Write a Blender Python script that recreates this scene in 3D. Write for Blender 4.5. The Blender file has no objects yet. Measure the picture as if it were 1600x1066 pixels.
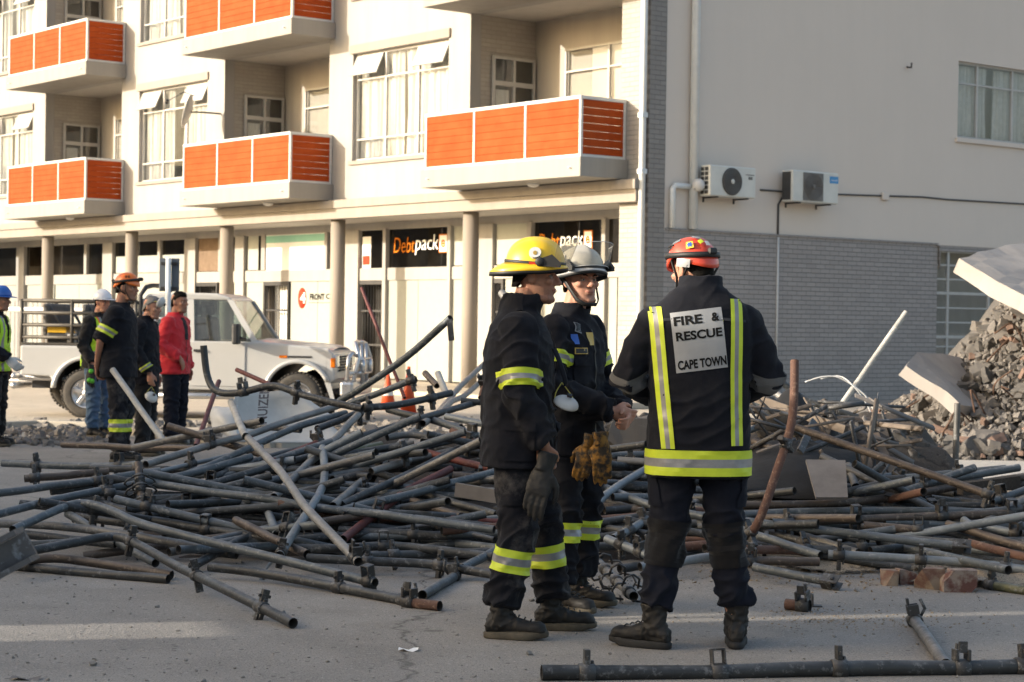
import bpy, bmesh, math, random
import numpy as np
from mathutils import Vector, Matrix, Euler, noise
R = math.radians
rnd = random.Random(7)
scn = bpy.context.scene
col = scn.collection

# ---------------------------------------------------------------- camera
F_PX, PITCH, ROLL, CAM_H = 3077.0, 0.0095, 0.0146, 1.5
cp, sp, cr, sr = math.cos(PITCH), math.sin(PITCH), math.cos(ROLL), math.sin(ROLL)
R0 = Vector((1, 0, 0)); U0 = Vector((0, sp, cp)); FWD = Vector((0, cp, -sp))
RIGHT = R0 * cr + U0 * sr; UP = R0 * -sr + U0 * cr
cam_data = bpy.data.cameras.new('camera')
cam_data.lens = F_PX / 1600 * 36; cam_data.sensor_width = 36
cam_data.clip_start = 0.1; cam_data.clip_end = 3000
cam_data.dof.use_dof = True; cam_data.dof.focus_distance = 9.6; cam_data.dof.aperture_fstop = 7.0
cam = bpy.data.objects.new('camera', cam_data); col.objects.link(cam)
m = Matrix.Identity(4)
for i in range(3):
    m[i][0] = RIGHT[i]; m[i][1] = UP[i]; m[i][2] = -FWD[i]
m.translation = (0, 0, CAM_H)
cam.matrix_world = m
scn.camera = cam

# ---------------------------------------------------------------- light
YAW = 0.6715
A_DIR = Vector((-math.sin(YAW), math.cos(YAW), 0)); B_DIR = Vector((math.cos(YAW), math.sin(YAW), 0))
SUN_EL = R(15.0)
s2 = (-B_DIR) * math.cos(R(25)) + A_DIR * math.sin(R(25))
SUN = Vector((s2.x * math.cos(SUN_EL), s2.y * math.cos(SUN_EL), math.sin(SUN_EL)))
world = bpy.data.worlds.new('World'); scn.world = world; world.use_nodes = True
nt = world.node_tree
sky = nt.nodes.new('ShaderNodeTexSky'); sky.sky_type = 'NISHITA'; sky.sun_disc = False
sky.sun_elevation = SUN_EL; sky.sun_rotation = math.atan2(SUN.x, SUN.y)
sky.air_density = 1.0; sky.dust_density = 5.0; sky.ozone_density = 0.3
bg = nt.nodes['Background']; bg.inputs[1].default_value = 0.15
nt.links.new(sky.outputs[0], bg.inputs[0])
sl = bpy.data.lights.new('sun', 'SUN'); sl.energy = 3.1; sl.angle = R(0.27); sl.color = (1.0, 0.915, 0.79)
so = bpy.data.objects.new('sun', sl); col.objects.link(so)
so.rotation_euler = SUN.to_track_quat('Z', 'Y').to_euler(); so.location = (-20, -10, 30)
scn.view_settings.view_transform = 'Standard'; scn.view_settings.look = 'None'
scn.view_settings.exposure = 1.3; scn.view_settings.gamma = 1.0
scn.cycles.max_bounces = 6; scn.cycles.transparent_max_bounces = 12
try: scn.cycles.use_denoising = True
except Exception: pass

# ---------------------------------------------------------------- helpers: placing
def ray(px, py):
    v = RIGHT * ((px - 800) / F_PX) + UP * (-(py - 533) / F_PX) + FWD
    return v
CAMP = Vector((0, 0, CAM_H))
def G(px, py, z=0.0):                       # pixel -> point on the level z
    v = ray(px, py); t = (z - CAM_H) / v.z
    return CAMP + v * t
def P(px, py, Y):                           # pixel -> point at distance Y
    v = ray(px, py); return CAMP + v * (Y / v.y)
BC = Vector((2.4883, 36.7868, 0))           # building corner
BM = Matrix.Translation(BC) @ Matrix.Rotation(YAW, 4, 'Z')
BI = BM.inverted()
def fy(px, py, x=0.0):                      # pixel -> (y, z) on a plane parallel to the shop front
    o = BI @ CAMP; d = BI.to_3x3() @ ray(px, py); t = (x - o.x) / d.x
    p = o + d * t; return p.y, p.z
def gx(px, py, y=0.0):                      # pixel -> (x, z) on a plane parallel to the gable
    o = BI @ CAMP; d = BI.to_3x3() @ ray(px, py); t = (y - o.y) / d.y
    p = o + d * t; return p.x, p.z

# ---------------------------------------------------------------- helpers: meshes
class MB:
    def __init__(s): s.v = []; s.f = []; s.m = []; s.sm = []
    def add(s, vs, fs, mi=0, smooth=False, M=None):
        o = len(s.v)
        s.v += [tuple(M @ Vector(p)) if M else tuple(p) for p in vs]
        for f in fs:
            s.f.append(tuple(i + o for i in f)); s.m.append(mi); s.sm.append(smooth)
        return s
    def box(s, lo, hi, mi=0, M=None):
        x0, y0, z0 = lo; x1, y1, z1 = hi
        if x0 > x1: x0, x1 = x1, x0
        if y0 > y1: y0, y1 = y1, y0
        if z0 > z1: z0, z1 = z1, z0
        vs = [(x0,y0,z0),(x1,y0,z0),(x1,y1,z0),(x0,y1,z0),(x0,y0,z1),(x1,y0,z1),(x1,y1,z1),(x0,y1,z1)]
        fs = [(0,3,2,1),(4,5,6,7),(0,1,5,4),(1,2,6,5),(2,3,7,6),(3,0,4,7)]
        return s.add(vs, fs, mi, False, M)
    def bbox(s, lo, hi, r=0.01, mi=0, M=None, seg=2):      # bevelled box
        bm = bmesh.new(); bmesh.ops.create_cube(bm, size=1)
        c = [(lo[i] + hi[i]) / 2 for i in range(3)]; d = [abs(hi[i] - lo[i]) for i in range(3)]
        for v in bm.verts: v.co = Vector((v.co.x * d[0] + c[0], v.co.y * d[1] + c[1], v.co.z * d[2] + c[2]))
        bmesh.ops.bevel(bm, geom=bm.edges[:], offset=min(r, min(d) * .45), segments=seg, affect='EDGES', profile=.5)
        bm.verts.index_update()
        s.add([v.co[:] for v in bm.verts], [[v.index for v in f.verts] for f in bm.faces], mi, False, M); bm.free(); return s
    def rings(s, rings, mi=0, closed=True, cap=(True, True), smooth=True, M=None):
        n = len(rings[0]); vs = [p for r_ in rings for p in r_]; fs = []
        for i in range(len(rings) - 1):
            for j in range(n if closed else n - 1):
                k = (j + 1) % n
                fs.append((i*n + j, i*n + k, (i+1)*n + k, (i+1)*n + j))
        if cap[0]: fs.append(tuple(range(n))[::-1])
        if cap[1]: fs.append(tuple(range((len(rings)-1)*n, len(rings)*n)))
        return s.add(vs, fs, mi, smooth, M)
    def tube(s, pts, r, seg=10, mi=0, cap=(True, True), hollow=False, smooth=True, M=None, flat=None):
        pts = [Vector(p) for p in pts]; n = len(pts)
        rr = r if isinstance(r, (list, tuple)) else [r] * n
        tans = []
        for i in range(n):
            t = (pts[min(i+1, n-1)] - pts[max(i-1, 0)]); tans.append(t.normalized() if t.length > 1e-9 else Vector((0, 0, 1)))
        u = tans[0].orthogonal().normalized()
        if flat is not None: u = (Vector(flat) - tans[0] * tans[0].dot(Vector(flat))).normalized()
        rs = []
        for i in range(n):
            u = (u - tans[i] * u.dot(tans[i])).normalized(); w = tans[i].cross(u)
            a = rr[i]; ra, rb = a if isinstance(a, (list, tuple)) else (a, a)
            rs.append([pts[i] + u * (ra * math.cos(2*math.pi*k/seg)) + w * (rb * math.sin(2*math.pi*k/seg)) for k in range(seg)])
        if hollow:
            e0 = [pts[0] + (p - pts[0]) * .82 for p in rs[0]]; e1 = [pts[-1] + (p - pts[-1]) * .82 for p in rs[-1]]
            d0 = [p + tans[0] * .12 for p in e0]; d1 = [p - tans[-1] * .12 for p in e1]
            s.rings([d0, e0, rs[0]], 1 if mi == 0 else mi, True, (True, False), smooth, M)
            s.rings([rs[-1], e1, d1], 1 if mi == 0 else mi, True, (False, True), smooth, M)
            s.rings(rs, mi, True, (False, False), smooth, M)
        else:
            s.rings(rs, mi, True, cap, smooth, M)
        return s
    def ell(s, c, rx, ry, rz, nu=16, nv=10, mi=0, M=None):
        rs = []
        for i in range(nv + 1):
            a = -math.pi/2 + math.pi * i / nv; cz = math.sin(a); q = max(math.cos(a), 1e-3)
            rs.append([(c[0] + rx*q*math.cos(2*math.pi*k/nu), c[1] + ry*q*math.sin(2*math.pi*k/nu), c[2] + rz*cz) for k in range(nu)])
        return s.rings(rs, mi, True, (True, True), True, M)
    def sheet(s, grid, mi=0, smooth=True, M=None):
        h, w = len(grid), len(grid[0]); vs = [p for r_ in grid for p in r_]
        fs = [(i*w+j, i*w+j+1, (i+1)*w+j+1, (i+1)*w+j) for i in range(h-1) for j in range(w-1)]
        return s.add(vs, fs, mi, smooth, M)
    def mesh(s, name, mats):
        me = bpy.data.meshes.new(name); me.from_pydata(s.v, [], s.f)
        for a in (mats if isinstance(mats, (list, tuple)) else [mats]): me.materials.append(a)
        n = len(me.materials)
        me.polygons.foreach_set('material_index', [min(i, n-1) for i in s.m])
        me.polygons.foreach_set('use_smooth', s.sm); me.update(); return me
    def build(s, name, mats, parent=None, loc=None):
        o = bpy.data.objects.new(name, s.mesh(name, mats)); col.objects.link(o)
        if parent: o.parent = parent
        if loc: o.location = loc
        return o
def tag(o, label=None, cat=None, group=None, kind=None):
    if label: o['label'] = label
    if cat: o['category'] = cat
    if group: o['group'] = group
    if kind: o['kind'] = kind
    return o
def thing(name, label, cat, loc=(0,0,0), rz=0, group=None):
    o = bpy.data.objects.new(name, None); col.objects.link(o); o.empty_display_size = .2
    o.location = loc; o.rotation_euler = (0, 0, rz); return tag(o, label, cat, group)
def dup(root, label=None, loc=None, rz=None):
    r = root.copy(); col.objects.link(r)
    if label: r['label'] = label
    if loc: r.location = loc
    if rz is not None: r.rotation_euler = (0, 0, rz)
    for ch in list(root.children):
        c = ch.copy(); col.objects.link(c); c.parent = r
        for g in ch.children:
            d = g.copy(); col.objects.link(d); d.parent = c
    return r
def text_mesh(body, size, depth=0.0, bold=0.0, shear=0.0, sx=1.0):
    c = bpy.data.curves.new('txt', 'FONT'); c.body = body; c.size = size; c.extrude = depth; c.offset = bold; c.shear = shear
    c.align_x = 'LEFT'; c.resolution_u = 3
    o = bpy.data.objects.new('txt', c); col.objects.link(o)
    dg = bpy.context.evaluated_depsgraph_get(); dg.update()
    me = bpy.data.meshes.new_from_object(o.evaluated_get(dg)); bpy.data.objects.remove(o); bpy.data.curves.remove(c)
    if sx != 1.0:
        for v in me.vertices: v.co.x *= sx
    return me
def fit_text(me, w, h):                     # scale to an exact width and height, origin bottom left
    xs = [v.co.x for v in me.vertices]; ys = [v.co.y for v in me.vertices]
    x0, x1, y0, y1 = min(xs), max(xs), min(ys), max(ys)
    for v in me.vertices:
        v.co.x = (v.co.x - x0) / (x1 - x0) * w; v.co.y = (v.co.y - y0) / (y1 - y0) * h
    return me
def link_mesh(name, me, mats, parent, M=None):
    me.materials.clear()
    for a in (mats if isinstance(mats, (list, tuple)) else [mats]): me.materials.append(a)
    if M: me.transform(M)
    me.name = name
    o = bpy.data.objects.new(name, me); col.objects.link(o); o.parent = parent; return o

# ---------------------------------------------------------------- materials
def mk(name):
    mt = bpy.data.materials.new(name); mt.use_nodes = True; t = mt.node_tree
    return mt, t, t.nodes['Principled BSDF']
def N(t, kind, **kw):
    n = t.nodes.new(kind)
    for k, v in kw.items():
        if k.startswith('_'): setattr(n, k[1:], v)
        else: n.inputs[k].default_value = v
    return n
def ramp(t, fac, stops):
    r_ = t.nodes.new('ShaderNodeValToRGB'); el = r_.color_ramp.elements
    while len(el) < len(stops): el.new(.5)
    for e, (p, c) in zip(el, stops):
        e.position = p; e.color = (c[0], c[1], c[2], 1) if not isinstance(c, (int, float)) else (c, c, c, 1)
    t.links.new(fac, r_.inputs[0]); return r_.outputs[0]
def mixc(t, fac, a, b, mode='MIX'):
    n = t.nodes.new('ShaderNodeMix'); n.data_type = 'RGBA'; n.blend_type = mode
    for s_, v in ((0, fac), (6, a), (7, b)):
        if hasattr(v, 'is_output'): t.links.new(v, n.inputs[s_])
        elif s_ == 0: n.inputs[0].default_value = v
        else: n.inputs[s_].default_value = (v[0], v[1], v[2], 1)
    return n.outputs[2]
def coords(t, scale=None, space='Object'):
    c = t.nodes.new('ShaderNodeTexCoord'); o = c.outputs[space]
    if scale is not None:
        mp = t.nodes.new('ShaderNodeMapping')
        mp.inputs['Scale'].default_value = scale if isinstance(scale, (tuple, list)) else (scale,)*3
        t.links.new(o, mp.inputs[0]); o = mp.outputs[0]
    return o
def noi(t, co, scale, detail=4, rough=.55, dist=0):
    n = t.nodes.new('ShaderNodeTexNoise'); n.inputs['Scale'].default_value = scale; n.inputs['Detail'].default_value = detail
    n.inputs['Roughness'].default_value = rough; n.inputs['Distortion'].default_value = dist
    t.links.new(co, n.inputs['Vector']); return n.outputs[0]
def bump(t, bs, h, strength=.3, dist=.01, prev=None):
    b = t.nodes.new('ShaderNodeBump'); b.inputs['Strength'].default_value = strength; b.inputs['Distance'].default_value = dist
    t.links.new(h, b.inputs['Height'])
    if prev: t.links.new(prev, b.inputs['Normal'])
    t.links.new(b.outputs[0], bs.inputs['Normal']); return b.outputs[0]
def MAT(name, c, rough=.6, metal=0, var=.15, vs=6, bs_=.15, bscale=40, bdist=.004, spec=.5, c2=None, lo=.35, hi=.68, sheen=0, coat=0, space='Object'):
    mt, t, b = mk(name); co = coords(t, space=space)
    n1 = noi(t, co, vs, 5, .6)
    a = c2 if c2 else tuple(x * (1 - var) for x in c)
    cc = ramp(t, n1, [(lo, a), (hi, c)])
    t.links.new(cc, b.inputs['Base Color'])
    rr = ramp(t, n1, [(.2, min(1, rough + .12)), (.8, max(0, rough - .08))]); t.links.new(rr, b.inputs['Roughness'])
    b.inputs['Metallic'].default_value = metal; b.inputs['Specular IOR Level'].default_value = spec
    if coat: b.inputs['Coat Weight'].default_value = coat; b.inputs['Coat Roughness'].default_value = .08
    if sheen: b.inputs['Sheen Weight'].default_value = sheen
    if bs_: bump(t, b, noi(t, co, bscale, 3, .6), bs_, bdist)
    return mt
def PLASTER(name, c, rough=.85, streak=.12, fine=.25, space='Object'):
    mt, t, b = mk(name); co = coords(t)
    n1 = noi(t, co, .6, 4, .6); n2 = noi(t, coords(t, (2.2, 2.2, .18)), 1.6, 4, .65); n3 = noi(t, co, 9, 5, .7)
    d = tuple(x * (1 - streak * 1.3) for x in c)
    cc = mixc(t, ramp(t, n2, [(.42, 0.0), (.75, .8 if streak > .06 else .25)]), c, d)
    cc = mixc(t, ramp(t, n1, [(.4, 0.0), (.7, .5)]), cc, tuple(x * (1 - streak) for x in c))
    cc = mixc(t, ramp(t, n3, [(.6, 0.0), (.8, .25)]), cc, tuple(x * .8 for x in c))
    t.links.new(cc, b.inputs['Base Color']); b.inputs['Roughness'].default_value = rough; b.inputs['Specular IOR Level'].default_value = .25
    p = bump(t, b, noi(t, co, 70, 4, .7), fine, .006); bump(t, b, noi(t, co, 2.5, 3), .15, .03, p)
    return mt
def BRICKS(name, c, mortar, axis='x', w=.27, h=.092, rough=.8):
    mt, t, b = mk(name); tc = t.nodes.new('ShaderNodeTexCoord'); sx = t.nodes.new('ShaderNodeSeparateXYZ'); cb = t.nodes.new('ShaderNodeCombineXYZ')
    t.links.new(tc.outputs['Object'], sx.inputs[0]); t.links.new(sx.outputs['X' if axis == 'x' else 'Y'], cb.inputs[0]); t.links.new(sx.outputs['Z'], cb.inputs[1])
    br = t.nodes.new('ShaderNodeTexBrick'); t.links.new(cb.outputs[0], br.inputs['Vector'])
    br.inputs['Scale'].default_value = 1; br.inputs['Brick Width'].default_value = w; br.inputs['Row Height'].default_value = h
    br.inputs['Mortar Size'].default_value = .007; br.inputs['Mortar Smooth'].default_value = .4; br.inputs['Bias'].default_value = -.1
    br.inputs['Color1'].default_value = (*c, 1); br.inputs['Color2'].default_value = (*[x * .88 for x in c], 1); br.inputs['Mortar'].default_value = (*mortar, 1)
    n1 = noi(t, tc.outputs['Object'], 1.3, 5, .65)
    cc = mixc(t, ramp(t, n1, [(.4, 0.0), (.75, .35)]), br.outputs[0], tuple(x * .72 for x in c))
    t.links.new(cc, b.inputs['Base Color']); b.inputs['Roughness'].default_value = rough; b.inputs['Specular IOR Level'].default_value = .3
    inv = t.nodes.new('ShaderNodeMath'); inv.operation = 'SUBTRACT'; inv.inputs[0].default_value = 1; t.links.new(br.outputs['Fac'], inv.inputs[1])
    p = bump(t, b, inv.outputs[0], .8, .012); bump(t, b, noi(t, tc.outputs['Object'], 60, 3), .2, .005, p)
    return mt
def GLASS(name, tint=(.85, .9, .9), clear=.8, rough=.02, dirt_haze=.06):
    mt, t, b = mk(name); t.nodes.remove(b); out = t.nodes['Material Output']
    tr = N(t, 'ShaderNodeBsdfTransparent'); tr.inputs[0].default_value = (*[x * clear for x in tint], 1)
    gl = N(t, 'ShaderNodeBsdfGlossy'); gl.inputs['Roughness'].default_value = rough
    df = N(t, 'ShaderNodeBsdfDiffuse'); df.inputs[0].default_value = (.6, .6, .58, 1)
    fr = N(t, 'ShaderNodeFresnel'); fr.inputs[0].default_value = 1.5
    ad = t.nodes.new('ShaderNodeMath'); ad.operation = 'ADD'; ad.inputs[1].default_value = .03; t.links.new(fr.outputs[0], ad.inputs[0])
    ge = N(t, 'ShaderNodeNewGeometry'); sb = t.nodes.new('ShaderNodeMath'); sb.operation = 'SUBTRACT'; sb.inputs[0].default_value = 1; t.links.new(ge.outputs['Backfacing'], sb.inputs[1])
    ml = t.nodes.new('ShaderNodeMath'); ml.operation = 'MULTIPLY'; t.links.new(ad.outputs[0], ml.inputs[0]); t.links.new(sb.outputs[0], ml.inputs[1])
    m1 = t.nodes.new('ShaderNodeMixShader'); t.links.new(ml.outputs[0], m1.inputs[0]); t.links.new(tr.outputs[0], m1.inputs[1]); t.links.new(gl.outputs[0], m1.inputs[2])
    m2 = t.nodes.new('ShaderNodeMixShader'); co = coords(t)
    f = ramp(t, noi(t, co, 3, 5, .7), [(.35, dirt_haze * .3), (.8, dirt_haze * 2)])
    t.links.new(f, m2.inputs[0]); t.links.new(m1.outputs[0], m2.inputs[1]); t.links.new(df.outputs[0], m2.inputs[2])
    t.links.new(m2.outputs[0], out.inputs[0]); return mt

M = {}
M['cream'] = PLASTER('cream_plaster', (.34, .33, .315))
M['recess'] = PLASTER('recess_plaster', (.40, .37, .33))
M['gable'] = PLASTER('grey_beige_plaster', (.66, .59, .525), streak=.06)
M['gbrick'] = BRICKS('grey_painted_brick', (.345, .32, .305), (.17, .16, .155), 'x')
M['gbrick_hi'] = BRICKS('pale_grey_painted_brick', (.27, .255, .24), (.17, .16, .155), 'x')
M['cbrick'] = BRICKS('cream_painted_brick', (.345, .33, .305), (.26, .25, .23), 'y')
M['cbrick_x'] = BRICKS('cream_painted_brick_return', (.40, .37, .33), (.30, .28, .25), 'x')
M['slab'] = PLASTER('balcony_concrete', (.31, .295, .27))
M['soffit'] = PLASTER('soffit_paint', (.46, .44, .41))
M['fascia'] = PLASTER('fascia_paint', (.29, .265, .235))
M['white'] = MAT('white_paint', (.60, .60, .59), .6, spec=.25, var=.08, bs_=.05)
M['frame'] = MAT('window_frame_paint', (.46, .45, .43), .45, var=.1, bs_=.04)
M['orange'] = MAT('orange_slats', (.36, .060, .009), .7, spec=.15, var=.22, vs=2.5, bs_=.06, c2=(.30, .047, .008))
M['curtain'] = MAT('net_curtain', (.55, .545, .52), .9, var=.15, vs=9, bs_=.1)
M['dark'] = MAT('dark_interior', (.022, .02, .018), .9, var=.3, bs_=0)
M['glass'] = GLASS('window_glass', (.95, .96, .96), clear=.99, dirt_haze=.02)
M['shopglass'] = GLASS('shop_glass', (.62, .58, .5), .6, dirt_haze=.008)
M['panel'] = MAT('pale_panel', (.33, .34, .31), .8, spec=.15, var=.05, bs_=.03)
M['column'] = PLASTER('column_paint', (.27, .24, .21))
M['blackmetal'] = MAT('black_metal', (.02, .02, .022), .5, var=.3)
M['brown'] = MAT('brown_blind', (.17, .11, .065), .7, var=.25)
M['sign_orange'] = MAT('sign_orange', (.50, .15, .012), .8, spec=.1, var=.05, bs_=0)
M['sign_white'] = MAT('sign_white', (.82, .82, .8), .5, var=.04, bs_=0)
M['sign_red'] = MAT('sign_red', (.55, .05, .025), .8, spec=.1, var=.05, bs_=0)
M['sign_black'] = MAT('sign_black', (.012, .012, .012), .8, spec=.1, bs_=0)
M['teal'] = MAT('teal_strip', (.26, .55, .46), .5, var=.05, bs_=0)
M['pipe'] = MAT('downpipe_paint', (.66, .69, .70), .4, var=.10, bs_=.04)
M['acwhite'] = MAT('appliance_casing', (.62, .62, .58), .45, var=.12, vs=3, bs_=.03)
M['grille'] = MAT('grille_plastic', (.05, .05, .05), .5, var=.3)
# ================================================================ ground
def ground_mat(name, c1, c2, spec_dark, ragged=False):
    mt, t, b = mk(name); co = coords(t)
    n1 = noi(t, co, .35, 5, .62); n2 = noi(t, co, 2.1, 5, .6); n3 = noi(t, co, 120, 2, .5); n4 = noi(t, co, 38, 3, .65)
    cc = mixc(t, ramp(t, n1, [(.36, 0.0), (.66, 1.0)]), c1, c2)
    cc = mixc(t, ramp(t, n2, [(.42, 0.0), (.72, .55)]), cc, tuple(x * .74 for x in c1))
    cc = mixc(t, ramp(t, n3, [(.55, 0.0), (.68, .85)]), cc, spec_dark)
    cc = mixc(t, ramp(t, n4, [(.56, 0.0), (.72, .55)]), cc, tuple(min(1, x * 1.5) for x in c2))
    vo = t.nodes.new('ShaderNodeTexVoronoi'); vo.feature = 'DISTANCE_TO_EDGE'; vo.inputs['Scale'].default_value = .22
    wv = t.nodes.new('ShaderNodeVectorMath'); wv.operation = 'ADD'; nn = t.nodes.new('ShaderNodeTexNoise'); nn.inputs['Scale'].default_value = 1.4; nn.inputs['Detail'].default_value = 5
    t.links.new(co, nn.inputs[0]); t.links.new(co, wv.inputs[0]); t.links.new(nn.outputs[1], wv.inputs[1]); t.links.new(wv.outputs[0], vo.inputs['Vector'])
    crack = ramp(t, vo.outputs[0], [(0.0, .75), (.0045, 0.0)])
    cc = mixc(t, crack, cc, tuple(x * .35 for x in c1))
    sp_ = t.nodes.new('ShaderNodeTexVoronoi'); sp_.inputs['Scale'].default_value = 9; t.links.new(co, sp_.inputs['Vector'])
    cc = mixc(t, ramp(t, sp_.outputs[0], [(.0, .75), (.10, .75), (.12, 0.0)]), cc, tuple(x * .4 for x in c1))
    t.links.new(cc, b.inputs['Base Color']); b.inputs['Roughness'].default_value = .9; b.inputs['Specular IOR Level'].default_value = .25
    p = bump(t, b, n3, .55, .006); p = bump(t, b, n4, .45, .015, p); bump(t, b, n2, .2, .05, p)
    if ragged:                                  # the sand thins out: grains gather into patches towards the rim
        at = N(t, 'ShaderNodeAttribute'); at.attribute_name = 'cover'
        s1 = t.nodes.new('ShaderNodeMath'); s1.operation = 'MULTIPLY_ADD'; s1.inputs[1].default_value = 1.5; t.links.new(at.outputs['Fac'], s1.inputs[0])
        nz = t.nodes.new('ShaderNodeMath'); nz.operation = 'MULTIPLY_ADD'; nz.inputs[1].default_value = 3.0; nz.inputs[2].default_value = -1.75; t.links.new(noi(t, co, 3.2, 8, .75), nz.inputs[0]); t.links.new(nz.outputs[0], s1.inputs[2])
        b.inputs['Alpha'].default_value = 1; t.links.new(ramp(t, s1.outputs[0], [(.12, 0.0), (.42, 1.0)]), b.inputs['Alpha'])
    return mt
M['road'] = ground_mat('worn_road', (.242, .226, .206), (.315, .293, .263), (.065, .061, .058))
M['sand'] = ground_mat('sandy_soil', (.27, .225, .17), (.36, .30, .225), (.10, .08, .06), True)
M['pave'] = ground_mat('pale_paving', (.42, .37, .30), (.50, .45, .37), (.25, .22, .19))
M['cslab'] = ground_mat('pale_concrete_floor', (.40, .385, .36), (.48, .46, .43), (.25, .24, .22))
M['gravel'] = ground_mat('grey_gravel', (.15, .14, .13), (.24, .22, .2), (.05, .05, .05))
g = MB()
g.sheet([[(-600 + 1200*i/2, -60 + 800*j/2, 0) for i in range(3)] for j in range(3)])
tag(g.build('ground', M['road']), kind='structure')
def patch(name, poly, z, mat, n=26, jag=.07, kind='structure', seed=1):
    """a level sheet with a ragged outline"""
    rr = random.Random(seed); pts = []
    k = len(poly)
    for i in range(k):
        a, b_ = Vector(poly[i]), Vector(poly[(i+1) % k]); L = (b_ - a).length; m_ = max(2, int(L / .4))
        for j in range(m_):
            p = a.lerp(b_, j / m_); pts.append((p.x + rr.uniform(-jag, jag), p.y + rr.uniform(-jag, jag), z))
    cx, cy = sum(p[0] for p in pts)/len(pts), sum(p[1] for p in pts)/len(pts)
    me = bpy.data.meshes.new(name); n_ = len(pts)
    ar = sum(pts[i][0]*pts[(i+1) % n_][1] - pts[(i+1) % n_][0]*pts[i][1] for i in range(n_))
    if ar < 0: pts = pts[::-1]
    me.from_pydata(pts + [(cx, cy, z)], [], [(i, (i+1) % n_, n_) for i in range(n_)]); me.materials.append(mat)
    at = me.attributes.new('cover', 'FLOAT', 'POINT'); at.data.foreach_set('value', [0.0]*n_ + [1.0])
    o = bpy.data.objects.new(name, me); col.objects.link(o); return tag(o, kind=kind)
def gp(*pp): return [(G(x, y).x, G(x, y).y) for x, y in pp]
patch('sandy_ground', gp((1010, 890), (1180, 905), (1330, 925), (1500, 925), (1650, 930), (1700, 760), (1500, 735), (1250, 740), (1000, 780)), .004, M['sand'], seed=3)
patch('concrete_floor', gp((1330, 752), (1700, 762), (1760, 700), (1360, 690)), .008, M['cslab'], jag=.05, seed=4)
patch('paving', [(-40, 24.5), (-6.2, 24.2), (-3.4, 24.6), (6, 31), (2.6, 36.5), (-30, 78), (-60, 60)], .004, M['pave'], jag=.03, seed=5)
# sand heaps lying on the road
def heap(name, px, py, rx, ry, h, mat, label, cat, seed, kind='stuff'):
    c = G(px, py); mb = MB(); n, k = 26, 9; rs = []
    for i in range(k + 1):
        q = i / k; rs.append([])
        for j in range(n):
            a = 2 * math.pi * j / n; w = 1 + .28 * noise.noise(Vector((math.cos(a)*1.5 + seed, math.sin(a)*1.5, 0)))
            x, y = rx * q * w * math.cos(a), ry * q * w * math.sin(a)
            z = h * (1 - q*q)**1.5 * (1 + .5 * noise.noise(Vector((x*9, y*9, seed)))) + .006 * (1-q)
            rs[-1].append((c.x + x, c.y + y, max(z, 0) + .003 if i < k else .001))
    mb.rings(rs, 0, True, (False, False)); o = mb.build(name, mat); at = o.data.attributes.new('cover', 'FLOAT', 'POINT'); at.data.foreach_set('value', [(1 - i/k) for i in range(k + 1) for _ in range(n)]); return tag(o, label, cat, kind=kind)
heap('sand_heap', 1260, 885, .8, .45, .07, M['sand'], 'brown sandy soil spilling out under the right part of the pole heap', 'sand', 5)
heap('sand_heap', 1560, 915, .7, .3, .09, M['sand'], 'brown sand banked against the red bricks', 'sand', 9)
heap('sand_heap', 1420, 885, .9, .4, .06, M['sand'], 'brown sand behind the four red bricks', 'sand', 13)

# ================================================================ apartment building
bld = thing('apartment_building', 'cream and grey apartment block with orange slatted balconies above a row of shops', 'building', BC, YAW)
L1, BL, PR, ZB, ZT, H2 = (.577, 10.677, 20.891), 4.99, 1.1625, 4.224, 5.724, 3.70
LEN = 40.0
def panels(mb, u0, u1, z0, z1, openings, place, mi=0):
    us = sorted({u0, u1, *[o[0] for o in openings], *[o[1] for o in openings]}); zs = sorted({z0, z1, *[o[2] for o in openings], *[o[3] for o in openings]})
    us = [u for u in us if u0 <= u <= u1]; zs = [z for z in zs if z0 <= z <= z1]
    for j in range(len(zs) - 1):
        run = None
        for i in range(len(us) - 1):
            uc, zc = (us[i] + us[i+1]) / 2, (zs[j] + zs[j+1]) / 2
            hole = any(o[0] < uc < o[1] and o[2] < zc < o[3] for o in openings)
            if hole:
                if run is not None: place(mb, run, us[i], zs[j], zs[j+1]); run = None
            elif run is None: run = us[i]
        if run is not None: place(mb, run, us[-1], zs[j], zs[j+1])
REC = 1.75
rec_r = fy(971, 100)[0]; rec_l = fy(735, 100)[0]
WZ0, WZ1 = 5.086, 7.499
loggia = []; wins = []
for k in range(3):
    off = L1[k] - L1[0]
    for fl in range(3):
        loggia.append((rec_r + off, rec_l + off, ZB + .26 + fl*H2, ZB + H2 + fl*H2))
for w1 in (9.914, 20.107, 30.3):
    for fl in range(2): wins.append((w1 - 3.626, w1, WZ0 + fl*H2, WZ1 + fl*H2))
mb = MB()
panels(mb, rec_r, LEN, 4.21, 15.2, loggia + wins, lambda mb, a, b_, c, d: mb.box((0, a, c), (.28, b_, d)))
mb.build('front_wall', M['cream'], bld)
mb = MB(); mb.box((.0, .13, 0.12), (2.2, rec_r - .004, 15.2)); mb.build('brick_pier', M['cbrick'], bld)
# loggia inner walls
for (a, b_, c, d) in loggia:
    mi = MB(); mr = MB(); fl_ = MB()
    mi.box((REC, a - .1, c), (REC + .1, b_ + .1, d))                 # back wall
    fl_.box((.282, a - .1, c - .26), (REC + .1, b_ + .2, c))          # floor slab
    mr.box((.284, b_ + .001, c), (REC - .002, b_ + .1, d)); mi.build('loggia_back_wall', M['recess'], bld); mr.build('loggia_side_wall', M['cbrick_x'], bld); fl_.build('loggia_floor', M['soffit'], bld)
    mr = MB(); mr.box((.284, a - .1, c), (REC - .002, a - .001, d)); mr.build('loggia_side_wall', M['cbrick_x'], bld)
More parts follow.
